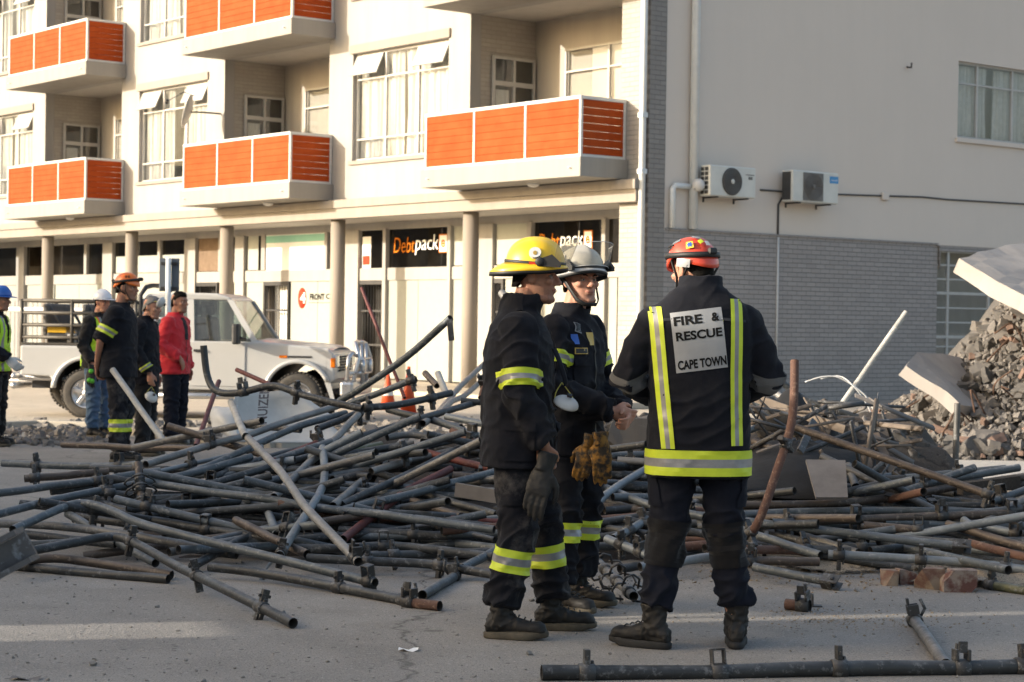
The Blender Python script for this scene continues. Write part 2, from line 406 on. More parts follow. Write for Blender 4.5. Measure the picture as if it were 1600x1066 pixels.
# balconies
def balcony(y0, fl):
    zb, zt = ZB + fl*H2, ZT + fl*H2; y1 = y0 + BL
    s = MB(); s.bbox((-PR - .03, y0 - .03, zb), (-.003, y1 + .03, zb + .37), .015)
    slab = s.build('balcony', M['slab'], bld)
    ry0, ry1, rx0 = y0 + .06, y1 - .06, -PR + .05
    f = MB(); t = .055
    def bar(lo, hi): f.bbox(lo, hi, .006)
    zl, zh = zb + .371, zt
    for yy in [ry0, ry0 + (ry1-ry0)/3, ry0 + 2*(ry1-ry0)/3, ry1]:
        bar((rx0 - t/2, yy - t/2, zl), (rx0 + t/2, yy + t/2, zh - t))
    for yy in (ry0, ry1): bar((-.07, yy - t/2, zl), (-.015, yy + t/2, zh - t))
    bar((rx0 - t/2 - .005, ry0 - t/2, zh - t + .001), (rx0 + t/2 + .005, ry1 + t/2, zh + .012))
    for yy in (ry0, ry1): bar((rx0 + t/2 + .007, yy - t/2, zh - t + .001), (-.01, yy + t/2, zh + .01))
    e = .004
    for i in range(3):
        a, b_ = ry0 + (ry1-ry0)*i/3, ry0 + (ry1-ry0)*(i+1)/3
        f.bbox((rx0 - t/2 + e, a + t/2 + e, zl), (rx0 + t/2 - e, b_ - t/2 - e, zl + t), .005)
    for yy in (ry0, ry1): f.bbox((rx0 + t/2 + e, yy - t/2 + e, zl), (-.075, yy + t/2 - e, zl + t), .005)
    f.build('railing_frame', M['white'], slab)
    n = 7; h = (zh - t - zl - t) / n
    for i in range(3):
        sl_ = MB(); a, b_ = ry0 + (ry1-ry0)*i/3 + t/2, ry0 + (ry1-ry0)*(i+1)/3 - t/2
        for k in range(n): sl_.bbox((rx0 - .012, a, zl + t + h*k + .0015), (rx0 + .02, b_, zl + t + h*(k+1) - .0015), .006)
        sl_.build('slat_panel', M['orange'], slab)
    for yy in (ry0, ry1):
        sl_ = MB()
        for k in range(n): sl_.bbox((rx0 + t/2, yy - .012, zl + t + h*k + .003), (-.07, yy + .012, zl + t + h*(k+1) - .003), .004)
        sl_.build('slat_panel', M['orange'], slab)
    sp_ = MB()
    for yy in (y0 + .25, y1 - .25): sp_.tube([(-PR + .2, yy, zb + .19), (-PR - .09, yy, zb + .17)], .018, 8)
    sp_.build('drain_spout', M['pipe'], slab)
for k in range(3):
    for fl in range(2): balcony(L1[k], fl)
for k in range(3):
    lm = MB(); c = fy((830, 416, 107)[k], (290, 324, 346)[k], -.6)[0]
    lm.ell((-.55, c, ZB - .01), .13, .13, .07, 14, 8); lm.build('dome_lamp', M['white'], bld)
# windows: frame > pane, curtain
def window(y0, y1, z0, z1, x=.10, cols=(0, .34, .68, 1), trans=(.24,), low=(.2,), vents=(0, 2), parent=bld, axis='y', cseed=1):
    """a steel window set into the plane x; the unit is drawn in (u,z) and laid along the wall"""
    def B(mb, u0, u1, za, zb, d0, d1, r=.004):
        if axis == 'y': mb.bbox((x + d0, u0, za), (x + d1, u1, zb), r)
        else: mb.bbox((u0, x + d0, za), (u1, x + d1, zb), r)
    f = MB(); t = .05; W, H = y1 - y0, z1 - z0
    B(f, y0, y1, z0, z0 + t, 0, .06); B(f, y0, y1, z1 - t, z1, 0, .06)
    B(f, y0, y0 + t, z0 + t, z1 - t, 0, .06); B(f, y1 - t, y1, z0 + t, z1 - t, 0, .06)
    us = [y0 + W*c for c in cols]
    for u in us[1:-1]: B(f, u - t*.6, u + t*.6, z0 + t, z1 - t, -.004, .062)
    for i in range(len(us) - 1):
        a, b_ = us[i] + t*.6, us[i+1] - t*.6
        for q in trans: B(f, a, b_, z1 - H*q - t*.4, z1 - H*q + t*.4, .002, .056)
        for q in low: B(f, a, b_, z0 + H*q - t*.4, z0 + H*q + t*.4, .002, .056)
    o = f.build('window', M['frame'], parent)
    p = MB(); B(p, y0 + t, y1 - t, z0 + t, z1 - t, .028, .034, .0005); p.build('pane', M['glass'], o)
    rr = random.Random(cseed); n = 60
    for (a, b_, ph) in ((y0 + .06, y0 + W*rr.uniform(.44, .52), 1), (y1 - W*rr.uniform(.40, .46), y1 - .06, 4)):
        gr = []; cu = MB()
        for zz in (z0 + .08, z0 + H*.3, z0 + H*.6, z1 - .06):
            row = []
            for i in range(n):
                u = a + (b_ - a) * i / (n-1); u += .03 * math.sin(zz*2 + i*.3)
                d = .16 + .045 * math.sin(i * .72 + ph + zz*.4) + .02 * math.sin(i*1.9)
                row.append((x + d, u, zz) if axis == 'y' else (u, x + d, zz))
            gr.append(row)
        cu.sheet(gr); cu.build('curtain', M['curtain'], o)
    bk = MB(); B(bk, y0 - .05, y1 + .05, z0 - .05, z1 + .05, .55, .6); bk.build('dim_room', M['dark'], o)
    if vents:
        for c in vents:
            v = MB()
            a, b_ = us[c] + .06, us[c+1] - .06; zt = z1 - .06; zl = z1 - H*trans[0] + .03; ang = R(24)
            for (aa, bb, s0, s1) in ((a, b_, 0, .05), (a, b_, zt - zl - .05, zt - zl), (a, a + .05, .05, zt - zl - .05), (b_ - .05, b_, .05, zt - zl - .05)):
                Mx = Matrix.Translation((x - .012, 0, zt) if axis == 'y' else (0, x - .012, zt)) @ (Matrix.Rotation(ang, 4, 'Y') if axis == 'y' else Matrix.Rotation(-ang, 4, 'X'))
                if axis == 'y': v.box((-.02, aa, -s1), (.012, bb, -s0), 0, Mx)
                else: v.box((aa, -.02, -s1), (bb, .012, -s0), 0, Mx)
            if axis == 'y': v.box((-.006, a + .05, -(zt-zl) + .05), (.0, b_ - .05, -.05), 1, Mx)
            v.build('open_vent', [M['frame'], M['curtain']], o)
    return o
for i, (a, b_, c, d) in enumerate(wins):
    window(a, b_, c, d, cseed=i + 2)
    sm = MB(); sm.bbox((-.06, a - .07, c - .09), (.10, b_ + .07, c - .002), .008); sm.build('window_sill', M['fascia'], bld); sm = MB(); sm.bbox((-.05, a - .07, d + .002), (-.002, b_ + .07, d + .2), .008); sm.build('window_lintel', M['fascia'], bld)
# loggia doors (in the side wall) and windows (in the back wall)
def loggia_fit(k, fl):
    a, b_, c, d = loggia[k*3 + fl]
    x0 = gx(768, 100, rec_l)[0]; x1 = gx(834, 100, rec_l)[0]
    yy = b_ - .04; f = MB(); t = .06; zt = c + 2.62
    def B(u0, u1, za, zb, d0=0, d1=.05): f.bbox((u0, yy + d0 - .03, za), (u1, yy + d1 - .03, zb), .004)
    B(x0, x1, zt - t, zt); B(x0, x0 + t, c, zt - t); B(x1 - t, x1, c, zt - t); B((x0+x1)/2 - .03, (x0+x1)/2 + .03, c, zt - t, -.003, .053); B(x0 + t, x1 - t, zt - .62, zt - .52, .003, .047)
    o = f.build('balcony_door', M['frame'], bld)
    p = MB(); p.box((x0 + t, yy - .012, c), (x1 - t, yy - .004, zt - t)); p.build('pane', M['glass'], o)
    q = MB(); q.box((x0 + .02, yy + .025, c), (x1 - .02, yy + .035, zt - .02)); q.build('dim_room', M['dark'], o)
    cu = MB(); cu.sheet([[(x0 + .1 + .36 * i/20, yy + .012 + .006 * math.sin(i*1.3), z) for i in range(21)] for z in (c, zt - .7)]); cu.build('curtain', M['curtain'], o)
    ya, yb = a - .02, fy(888, 100, REC)[0] - rec_r + a
    o = window(ya, yb, c + .55, c + 2.75, x=REC - .10, cols=(0, .62, 1), trans=(.22,), low=(), vents=(), cseed=k*5 + fl)
for k in range(3):
    for fl in range(2): loggia_fit(k, fl)
# gable end
gw = gx(1498, 95); gb_ = gx(1494, 214.7); BT = 3.28
lowx = gx(1464, 400)[0]
gwin = (gw[0], gw[0] + 2.6, gb_[1], gw[1]); gwin2 = (lowx, lowx + 4.2, .7, BT - .12)
mb = MB(); panels(mb, .42, 26, BT, 15.2, [gwin], lambda mb, a, b_, c, d: mb.box((a, 0, c), (b_, .24, d))); mb.build('gable_wall', M['gable'], bld)
mb = MB(); panels(mb, .42, lowx, .0, BT, [], lambda mb, a, b_, c, d: mb.box((a, -.015, c), (b_, .22, d))); mb.build('brick_base', M['gbrick'], bld)
mb = MB(); panels(mb, lowx + .002, 26, .0, BT, [gwin2], lambda mb, a, b_, c, d: mb.box((a, .01, c), (b_, .22, d))); mb.build('brick_base', M['gbrick'], bld)
mb = MB(); mb.box((.002, -.02, .1), (.418, .128, 15.2)); mb.build('corner_brick_strip', M['gbrick_hi'], bld)
window(*gwin, x=.07, axis='x', cols=(0, .28, .75, 1), trans=(), low=(.72,), vents=(), cseed=11)
sm = MB(); sm.bbox((gwin[0] - .08, -.06, gwin[2] - .1), (gwin[1] + .08, .06, gwin[2] - .003), .008); sm.build('window_sill', M['gable'], bld)
def big_window():
    a, b_, c, d = gwin2; x = .06; f = MB()
    def B(u0, u1, za, zb, r=.004, d0=0, d1=.05): f.bbox((u0, x + d0, za), (u1, x + d1, zb), r)
    xs = [a + .01, gx(1485, 450)[0], gx(1549, 450)[0], gx(1549, 450)[0] + 1.35, b_]
    zs = [c, 1.32, 2.26, d]
    for u in xs: B(u - .035, u + .035, c, d)
    for z in zs: 
        for i in range(len(xs) - 1): B(xs[i] + .036, xs[i+1] - .036, z - .03, z + .03, d0=.003, d1=.047)
    for j in range(3):
        for q in (1/3, 2/3):
            z = zs[j] + (zs[j+1] - zs[j]) * q
            for i in range(len(xs) - 1): B(xs[i] + .036, xs[i+1] - .036, z - .017, z + .017, d0=.008, d1=.03)
    o = f.build('steel_window', M['frame'], bld)
    p = MB(); p.box((a, x + .031, c), (b_, x + .036, d)); p.build('pane', M['glass'], o)
    # burglar bars and a lit back wall dimly seen in the store room
    q = MB(); q.box((a - .1, 1.9, c - .4), (b_ + .6, 1.95, d + .1)); q.build('store_room', M['storeroom'], o)
M['storeroom'] = MAT('dim_store_room', (.16, .16, .15), .8, var=.6, vs=1.3)
big_window()
# rear core so that no light leaks through the block
mb = MB(); mb.box((2.3, .5, .12), (14, LEN, 15.2)); mb.box((-.3, 0.2, 15.2), (14, LEN, 15.5)); mb.build('building_core', M['recess'], bld)
# fascia and shop front
FX = -.22
mb = MB(); y_end = fy(993, 312, FX)[0]
mb.bbox((FX, y_end, 3.786), (-.004, LEN, 4.02), .01); mb.bbox((FX - .05, y_end - .03, 4.022), (-.006, LEN, 4.208), .012)
mb.build('shop_fascia', M['fascia'], bld)
SX = 1.5
mb = MB(); mb.box((.0, rec_r, 3.80), (2.28, LEN, 4.2)); mb.build('arcade_ceiling', M['soffit'], bld)
for px in (735, 527.5, 354, 205.5, 74.5, -40):
    mb = MB(); y, z = fy(px, 420, .12); mb.tube([(.12, y, .12), (.12, y, 3.786)], .17, 20); mb.build('arcade_column', M['column'], bld)
ms = MB(); mp = MB(); md = MB()
Z = lambda py, px=700: fy(px, py, SX)[1]
def yy(px): return fy(px, 420, SX)[0]
zt_, zs_, zd_, zb_ = 3.62, fy(690, 417, SX)[1], fy(690, 437, SX)[1], .14
ms.box((SX - .05, rec_r, zt_), (SX + .12, LEN, 3.798))                         # bulkhead
ms.box((SX - .06, rec_r, zd_ + .002), (SX + .11, LEN, zs_))                     # transom band
glass_bays = []
def pier(a, b_, zb=.14, zt=zt_, d=.1): ms.bbox((SX - d, yy(b_), zb), (SX + .1, yy(a), zt), .008)
for a, b_ in ((748, 775), (541, 565), (828, 835), (945, 951), (603, 608), (704, 709), (372, 386), (293, 310), (165, 180), (30, 42)):
    ms.bbox((SX - .11, yy(b_), .14), (SX + .09, yy(a), zt_ + .02), .008)
for a, b_ in ((412, 418), (511, 515), (345, 348), (250, 254), (135, 139)):
    ms.bbox((SX - .09, yy(b_), zs_ + .01), (SX + .09, yy(a), zt_ + .01), .006)
ms.build('shop_front', M['cream'], bld)
# panels under the band
def pan(a, b_, zt=None, dx=0):
    mbx = MB(); mbx.bbox((SX - .02 + dx, yy(b_) + .006, .15), (SX + .06, yy(a) - .006, zt or zd_), .004); mbx.build('shop_panel', M['panel'], bld)
for a, b_ in ((604, 655), (655, 705), (705, 747), (791, 850), (850, 900), (900, 966), (456, 498), (498, 540), (387, 414), (216, 262), (262, 292), (182, 214), (88, 125), (125, 164), (44, 86), (-20, 40)): pan(a, b_)
# shop windows
for (a, b_, mat) in ((776, 828, 'shopglass'), (835, 945, 'shopglass'), (951, 967, 'shopglass'), (566, 603, 'shopglass'), (608, 704, 'shopglass'), (709, 747, 'shopglass'), (386, 412, 'shopglass'), (515, 541, 'shopglass'), (310, 372, 'shopglass'), (180, 293, 'shopglass'), (84, 165, 'shopglass'), (-60, 44, 'shopglass')):
    p = MB(); p.box((SX, yy(b_) - .02, zs_), (SX + .01, yy(a) + .02, zt_)); o = p.build('shop_window', M[mat], bld)
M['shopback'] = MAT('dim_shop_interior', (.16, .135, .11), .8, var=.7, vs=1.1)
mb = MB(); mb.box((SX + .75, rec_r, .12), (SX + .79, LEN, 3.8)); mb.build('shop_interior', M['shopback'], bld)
M['paleblind'] = MAT('pale_blind', (.36, .375, .34), .8, var=.06)
for a, b_, q in ((776, 828, 1), (388, 404, 1), (182, 214, .55), (216, 290, .55), (709, 745, 1)):
    bl = MB(); bl.box((SX - .014, yy(b_), zs_ + .02), (SX - .004, yy(a), zs_ + (zt_ - zs_) * q)); bl.build('window_blind', M['paleblind'], bld)
bl = MB(); bl.box((SX - .014, yy(345), zs_ + .02), (SX - .004, yy(311), zt_)); bl.build('window_blind', M['brown'], bld)
bp = MB(); bp.box((SX - .05, yy(511), zs_), (SX + .02, yy(418), zt_)); o = bp.build('white_board', M['sign_white'], bld)
bp = MB(); bp.box((SX - .056, yy(511), zt_ - .2), (SX - .051, yy(418), zt_ - .02)); bp.build('teal_strip', M['teal'], o)
# doors
def door(a, b_, mat, inner=None):
    f = MB(); y0, y1 = yy(b_), yy(a); t = .07
    f.bbox((SX - .07, y0, .14), (SX + .05, y0 + t, zd_), .006); f.bbox((SX - .07, y1 - t, .14), (SX + .05, y1, zd_), .006); f.bbox((SX - .068, y0 + t, zd_ - .1), (SX + .05, y1 - t, zd_ - .002), .006)
    n = 9
    for i in range(n): 
        u = y0 + t + (y1 - y0 - 2*t) * (i + .5) / n; f.tube([(SX - .02, u, .15), (SX - .02, u, zd_ - .1)], .009, 6)
    for z in (.9, 1.7): f.box((SX - .028, y0 + t, z), (SX - .012, y1 - t, z + .04))
    o = f.build('gate_door', M['blackmetal'], bld)
    q = MB(); q.box((SX + .3, y0, .14), (SX + .33, y1, zd_)); q.build('doorway', inner or M['dark'], o)
door(560, 603, None); door(769, 790, None); door(415, 455, None, M['sign_white']); door(308, 343, None)
# signs
def sign_text(body, x0, x1, ybot, ytop, mat, parent, shear=0.0, bold=.0, plane=SX - .015):
    ya, yb = fy(x1, 390, plane)[0], fy(x0, 390, plane)[0]
    zz0, zz1 = fy((x0+x1)/2, ybot, plane)[1], fy((x0+x1)/2, ytop, plane)[1]
    me = fit_text(text_mesh(body, 1, .0, bold, shear), yb - ya, zz1 - zz0)
    Mx = Matrix(((0, 0, -1, plane), (-1, 0, 0, yb), (0, 1, 0, zz0), (0, 0, 0, 1)))
    return link_mesh('lettering', me, mat, parent, Mx)
def debt(dx, y0, s=1.0):
    sign_text('Debt', 615 + dx, 648 + dx, 395 + y0, 371 + y0, M['sign_orange'], bld, .15, .0)
    sign_text('pack', 648.5 + dx, 685 + dx, 398 + y0, 367 + y0, M['sign_white'], bld, .12, .0)
    a, b_ = yy(700 + dx), yy(686 + dx); z0, z1 = fy(693 + dx, 395 + y0, SX)[1], fy(693 + dx, 366 + y0, SX)[1]
    q = MB(); q.bbox((SX - .018, a, z0), (SX - .008, b_, z1), .06, 0, None, 4); o = q.build('logo_tile', M['sign_orange'], bld)
    q = MB(); w = b_ - a; h = z1 - z0
    q.bbox((SX - .022, a + .1*w, z0 + .06*h), (SX - .0185, b_ - .1*w, z1 - .06*h), .04, 0, None, 4)
    q.build('logo_face', M['sign_white'], o)
    sign_text('e', 689 + dx, 697 + dx, 375 + y0, 387 + y0 - 1, M['sign_orange'], o, 0, .02, SX - .0245) if 0 else None
    me = fit_text(text_mesh('e', 1, 0, .03), w*.5, h*.42); link_mesh('logo_mark', me, M['sign_orange'], o, Matrix(((0, 0, -1, SX - .0245), (-1, 0, 0, b_ - .25*w), (0, 1, 0, z0 + .28*h), (0, 0, 0, 1))))
debt(0, 0); debt(226, -6)
a = yy(474); zc = fy(474, 466, SX)[1]
q = MB(); q.rings([[(x, a + .19*math.cos(t), zc + .26*math.sin(t)) for t in [2*math.pi*i/28 for i in range(28)]] for x in (SX - .026, SX - .021)]); o = q.build('logo_disc', M['sign_red'], bld)
sign_text('4', 470, 478.5, 474, 457, M['sign_white'], bld, 0, .03, SX - .03)
sign_text('FRONT', 485, 508, 469, 459, M['sign_black'], bld, 0, .045, SX - .024); sign_text('Capital', 510, 541, 470, 459, M['sign_black'], bld, 0, .03, SX - .024)
q = MB(); q.box((SX - .026, yy(541), fy(510, 473.5, SX)[1]), (SX - .021, yy(485), fy(510, 472.8, SX)[1])); q.build('sign_rule', M['sign_black'], bld)
q = MB(); q.box((SX - .02, yy(580), zs_ + .01), (SX - .012, yy(567), zs_ + .75)); q.build('notice', M['sign_white'], bld)
q = MB(); q.box((SX - .026, yy(579), zs_ + .08), (SX - .021, yy(568), zs_ + .3)); q.build('notice_print', M['sign_red'], bld)
# pavement in front of the shops
pv = MB(); pv.bbox((-2.2, -1.5, 0.0), (2.0, LEN, .12), .02); o = pv.build('pavement', M['pave']); o.matrix_world = BM; tag(o, kind='structure')
# downpipes and the conduit elbow
def bpipe(name, pts, r, mat, seg=12): 
    q = MB(); q.tube(pts, r, seg); return q.build(name, mat, bld)
bpipe('downpipe', [(-.1, .05, .1), (-.1, .05, 14)], .065, M['pipe'])
x1 = gx(1080, 200)[0]; bpipe('downpipe', [(x1, -.09, 3.32), (x1, -.09, 15)], .085, M['pipe'])
xa, za = gx(1047, 290); xb, _ = gx(1075, 285)
bpipe('downpipe', [(xa, -.08, 3.32), (xa, -.08, za - .06), (xa + .05, -.08, za), (xb, -.08, za)], .055, M['pipe'])
q = MB(); xl, zl = gx(1079, 290); q.ell((xl, -.22, zl), .12, .12, .12); q.tube([(xl, -.2, zl), (xl, 0, zl)], .03); q.build('wall_lamp', M['white'], bld)
xq = gx(1213, 450)[0]; bpipe('conduit', [(xq, -.03, .5), (xq, -.03, BT - .02)], .022, M['white'], 8); bpipe('cable', [(xq, -.02, BT), (xq, -.02, 3.9), (xq + .1, -.03, 4.05), (xq + .35, -.06, 4.08)], .02, M['grille'], 8)
cab = [gx(1187, 297), gx(1232, 300), gx(1308, 304), gx(1372, 306), gx(1440, 308), gx(1480, 312), gx(1600, 319), gx(1700, 325)]
bpipe('cable', [(c[0], -.02, c[1]) for c in cab], .018, M['grille'], 6)
q = MB(); c = gx(1381, 307); q.bbox((c[0] - .1, -.07, c[1] - .08), (c[0] + .1, .0, c[1] + .08), .02); q.build('junction_box', M['gable'], bld)
q = MB(); c = gx(1417, 105); q.tube([(c[0], 0, c[1]), (c[0], -.12, c[1] - .02), (c[0], -.13, c[1] + .08)], .02, 6); q.build('wall_bracket', M['grille'], bld)
q = MB(); q.bbox((.45, -.045, BT), (lowx, -.002, BT + .035), .006); q.tube([(lowx - .08, -.035, BT + .01), (lowx + .03, -.035, BT - .02), (lowx + .04, -.035, BT - .5)], .03, 8); q.build('ledge_trim', M['gbrick'], bld)
for zz in (5.35, 4.3):
    q = MB(); q.bbox((-.17, -.02, zz), (-.03, .12, zz + .1), .01); q.build('pipe_clip', M['pipe'], bld)

# ---- things fixed to the building
def ac_unit(px0, px1, py0, py1, label, kind):
    x0, z1 = gx(px0, py0, -.35); x1, z0 = gx(px1, py1, -.35)
    o = thing('air_conditioner', label, 'air conditioner', BM @ Vector(((x0+x1)/2, 0, z0)), YAW, 'outdoor air conditioners on the grey wall')
    W, H = x1 - x0, z1 - z0; D0, D1 = -.40, -.10
    c = MB(); c.bbox((-W/2, D0, 0), (W/2, D1, H), .03, 0, None, 3); body = c.build('casing', M['acwhite'], o)
    cx, r = (-W*.03 if kind == 1 else -.06*W), H*.45
    f = MB(); n = 28
    if kind == 1:
        f.rings([[(cx + rr_*math.cos(2*math.pi*i/n), D0 - .006 - dd, H*.5 + rr_*math.sin(2*math.pi*i/n)) for i in range(n)] for rr_, dd in ((r, 0), (r*.98, .012), (r*.9, .014))], 0, True, (True, True))
    else: f.bbox((cx - r*1.02, D0 - .012, H*.06), (cx + r*1.02, D0 - .002, H*.94), .01)
    fan = f.build('fan_grille', M['grille'] if kind == 1 else M['acgrey'], o)
    f = MB()
    for q in (.3, .45, .6, .75, .9): f.tube([(cx + r*q*math.cos(2*math.pi*i/n), D0 - .024, H*.5 + r*q*math.sin(2*math.pi*i/n)) for i in range(n + 1)], .006, 5)
    f.build('grille_rings', M['acgrey'], fan)
    f = MB(); f.ell((cx, D0 - .03, H*.5), r*.18, .015, r*.18); f.build('hub', M['acwhite'] if kind == 1 else M['acgrey'], fan)
    s = MB()
    if kind == 1:
        for i in range(6):
            for j in range(2): s.bbox((-W/2 - .006, D0 + .05 + j*.11, H*.06 + i*H*.15), (-W/2 + .004, D0 + .14 + j*.11, H*.06 + i*H*.15 + H*.115), .006)
    else: s.bbox((-W/2 - .006, D0 + .05, H*.06), (-W/2 + .004, D1 - .02, H*.94), .006)
    s.build('side_vent', M['grille'], o)
    b2 = MB()
    for sx_ in (-W*.33, W*.33):
        b2.bbox((sx_ - .02, -.40, -.03), (sx_ + .02, 0, -.002), .004); b2.bbox((sx_ - .02, -.02, -.10), (sx_ + .02, -.0, -.032), .004)
    b2.build('bracket', M['grille'], o)
    if kind == 2:
        b3 = MB(); b3.box((W*.30, D0 - .004, H*.66), (W*.49, D0 - .001, H*.88)); l = b3.build('maker_label', M['blue_label'], o)
        me = fit_text(text_mesh('aircool', 1), W*.13, H*.07)
        link_mesh('label_print', me, M['sign_white'], l, Matrix(((1, 0, 0, W*.335), (0, 0, -1, D0 - .006), (0, 1, 0, H*.73), (0, 0, 0, 1))))
    else:
        b3 = MB(); b3.box((W*.27, D0 - .003, H*.74), (W*.46, D0 - .001, H*.77)); b3.box((W*.33, D0 - .003, H*.6), (W*.42, D0 - .001, H*.7)); b3.build('maker_label', M['acgrey'], o)
    return o
M['acgrey'] = MAT('grey_grille', (.16, .15, .14), .6, var=.2)
M['blue_label'] = MAT('blue_label', (.05, .26, .55), .5, bs_=0)
ac_unit(1107, 1178, 257, 311, 'white outdoor unit with a dark round fan beside the white downpipe', 1)
ac_unit(1236, 1307, 265, 320, 'white outdoor unit with a square grey grille and a blue label on the grey wall', 2)
def dish():
    c = fy(298, 175, -.9); o = thing('satellite_dish', 'small satellite dish on a bent arm beside a second floor balcony recess', 'satellite dish', BM @ Vector((0, fy(345, 178)[0], fy(345, 178)[1])), YAW)
    dy = c[0] - fy(345, 178)[0]; dz = c[1] - fy(345, 178)[1]
    d = MB(); n = 24; rs = []
    ax = Vector((-.74, .60, .26)).normalized(); u = Vector((.6, .75, 0)).normalized(); u = (u - ax*u.dot(ax)).normalized(); w = ax.cross(u)
    ce = Vector((-.9, dy, dz))
    for q in (.02, .35, .7, 1.0): rs.append([ce + u*(.40*q*math.cos(2*math.pi*i/n)) + w*(.43*q*math.sin(2*math.pi*i/n)) + ax*(.10*q*q) for i in range(n)])
    d.rings(rs + [[p - ax*.015 for p in r_] for r_ in rs[::-1]], 0, True, (True, True)); d.build('dish_bowl', M['acgrey2'], o)
    a = MB(); a.tube([(0, 0, 0), (-.45, .02, .0), (-.7, dy*.7, dz*.6), ce - ax*.02], .022, 8); a.build('mount_arm', M['blackmetal'], o)
    a = MB(); a.tube([ce - w*.4, ce - w*.42 + ax*.3, ce + ax*.62 - w*.1], .012, 6); a.ell(tuple(ce + ax*.64 - w*.08), .05, .05, .06); a.build('feed_arm', M['blackmetal'], o)
M['acgrey2'] = MAT('dish_grey', (.55, .53, .5), .5, var=.1)
dish()
# pale picket rail in front of the shops at the left
def picket(p0, p1, h, label):
    o = thing('picket_railing', label, 'railing', (0, 0, 0)); a, b_ = Vector(p0), Vector(p1); L = (b_ - a).length; d = (b_ - a) / L
    r_ = MB(); r_.tube([a + Vector((0,0,h)), b_ + Vector((0,0,h))], .05, 8); r_.tube([a + Vector((0,0,.15)), b_ + Vector((0,0,.15))], .03, 8); r_.build('rail', M['white'], o)
    q = MB(); n = int(L / .11)
    for i in range(n + 1):
        p = a + d * (L*i/n); q.box((p.x - .012, p.y - .012, .0), (p.x + .012, p.y + .012, h + .18))
    q.build('pickets', M['frame'], o)
    return o
pa = P(-60, 480, 41.5); pb = P(285, 480, 39.5)
picket((pa.x, pa.y, 0), (pb.x, pb.y, 0), 1.62, 'pale picket railing running along the shop fronts behind the white pickup')
# ================================================================ white pickup
def CARPAINT(name, c):
    mt, t, b = mk(name); co = coords(t); n1 = noi(t, co, 1.2, 5, .65); n2 = noi(t, co, 30, 3, .6)
    cc = mixc(t, ramp(t, n1, [(.45, 0.0), (.8, .35)]), c, tuple(x*.78 for x in c)); cc = mixc(t, ramp(t, n2, [(.62, 0.0), (.8, .25)]), cc, (.35, .31, .25))
    t.links.new(cc, b.inputs['Base Color']); b.inputs['Roughness'].default_value = .38; b.inputs['Coat Weight'].default_value = .5; b.inputs['Coat Roughness'].default_value = .12; return mt
M['carwhite'] = CARPAINT('white_car_paint', (.44, .44, .43))
M['tyre'] = MAT('tyre_rubber', (.035, .033, .03), .85, var=.4, vs=14, bs_=.4, bscale=30, bdist=.01, c2=(.07, .062, .052))
M['alloy'] = MAT('alloy_rim', (.55, .55, .56), .3, .85, var=.15)
M['carglass'] = GLASS('car_glass', (.55, .66, .64), .72, dirt_haze=.05)
M['plastic'] = MAT('black_plastic', (.025, .025, .026), .6, var=.3)
M['amber'] = MAT('amber_lens', (.62, .16, .01), .2, bs_=0)
M['lens'] = MAT('clear_lens', (.6, .62, .64), .1, .6, bs_=0)
M['seat'] = MAT('grey_seat', (.10, .10, .10), .9, var=.3)
M['railsteel'] = MAT('dull_rail_steel', (.075, .068, .058), .55, .3, var=.3)
M['yellow'] = MAT('yellow_plastic', (.62, .36, .01), .45, var=.12)
def prism(mb, poly, y0, y1, mi=0, bev=0.0, seg=2, tap=None):
    bm = bmesh.new(); a = [bm.verts.new((x, y0, z)) for x, z in poly]; f = bm.faces.new(a)
    ex = bmesh.ops.extrude_face_region(bm, geom=[f]); vs = [v for v in ex['geom'] if isinstance(v, bmesh.types.BMVert)]
    for v in vs: v.co.y = y1
    bmesh.ops.recalc_face_normals(bm, faces=bm.faces[:])
    if bev:
        ed = [e for e in bm.edges if len(e.link_faces) == 2 and e.calc_face_angle(0) > .5]
        bmesh.ops.bevel(bm, geom=ed, offset=bev, segments=seg, affect='EDGES', profile=.6)
    if tap:
        for v in bm.verts: v.co = tap(v.co)
    bm.verts.index_update(); mb.add([v.co[:] for v in bm.verts], [[v.index for v in q.verts] for q in bm.faces], mi, False); bm.free()
def arc(cx, cz, r, a0, a1, n=12): return [(cx + r*math.cos(R(a0 + (a1-a0)*i/n)), cz + r*math.sin(R(a0 + (a1-a0)*i/n))) for i in range(n+1)]
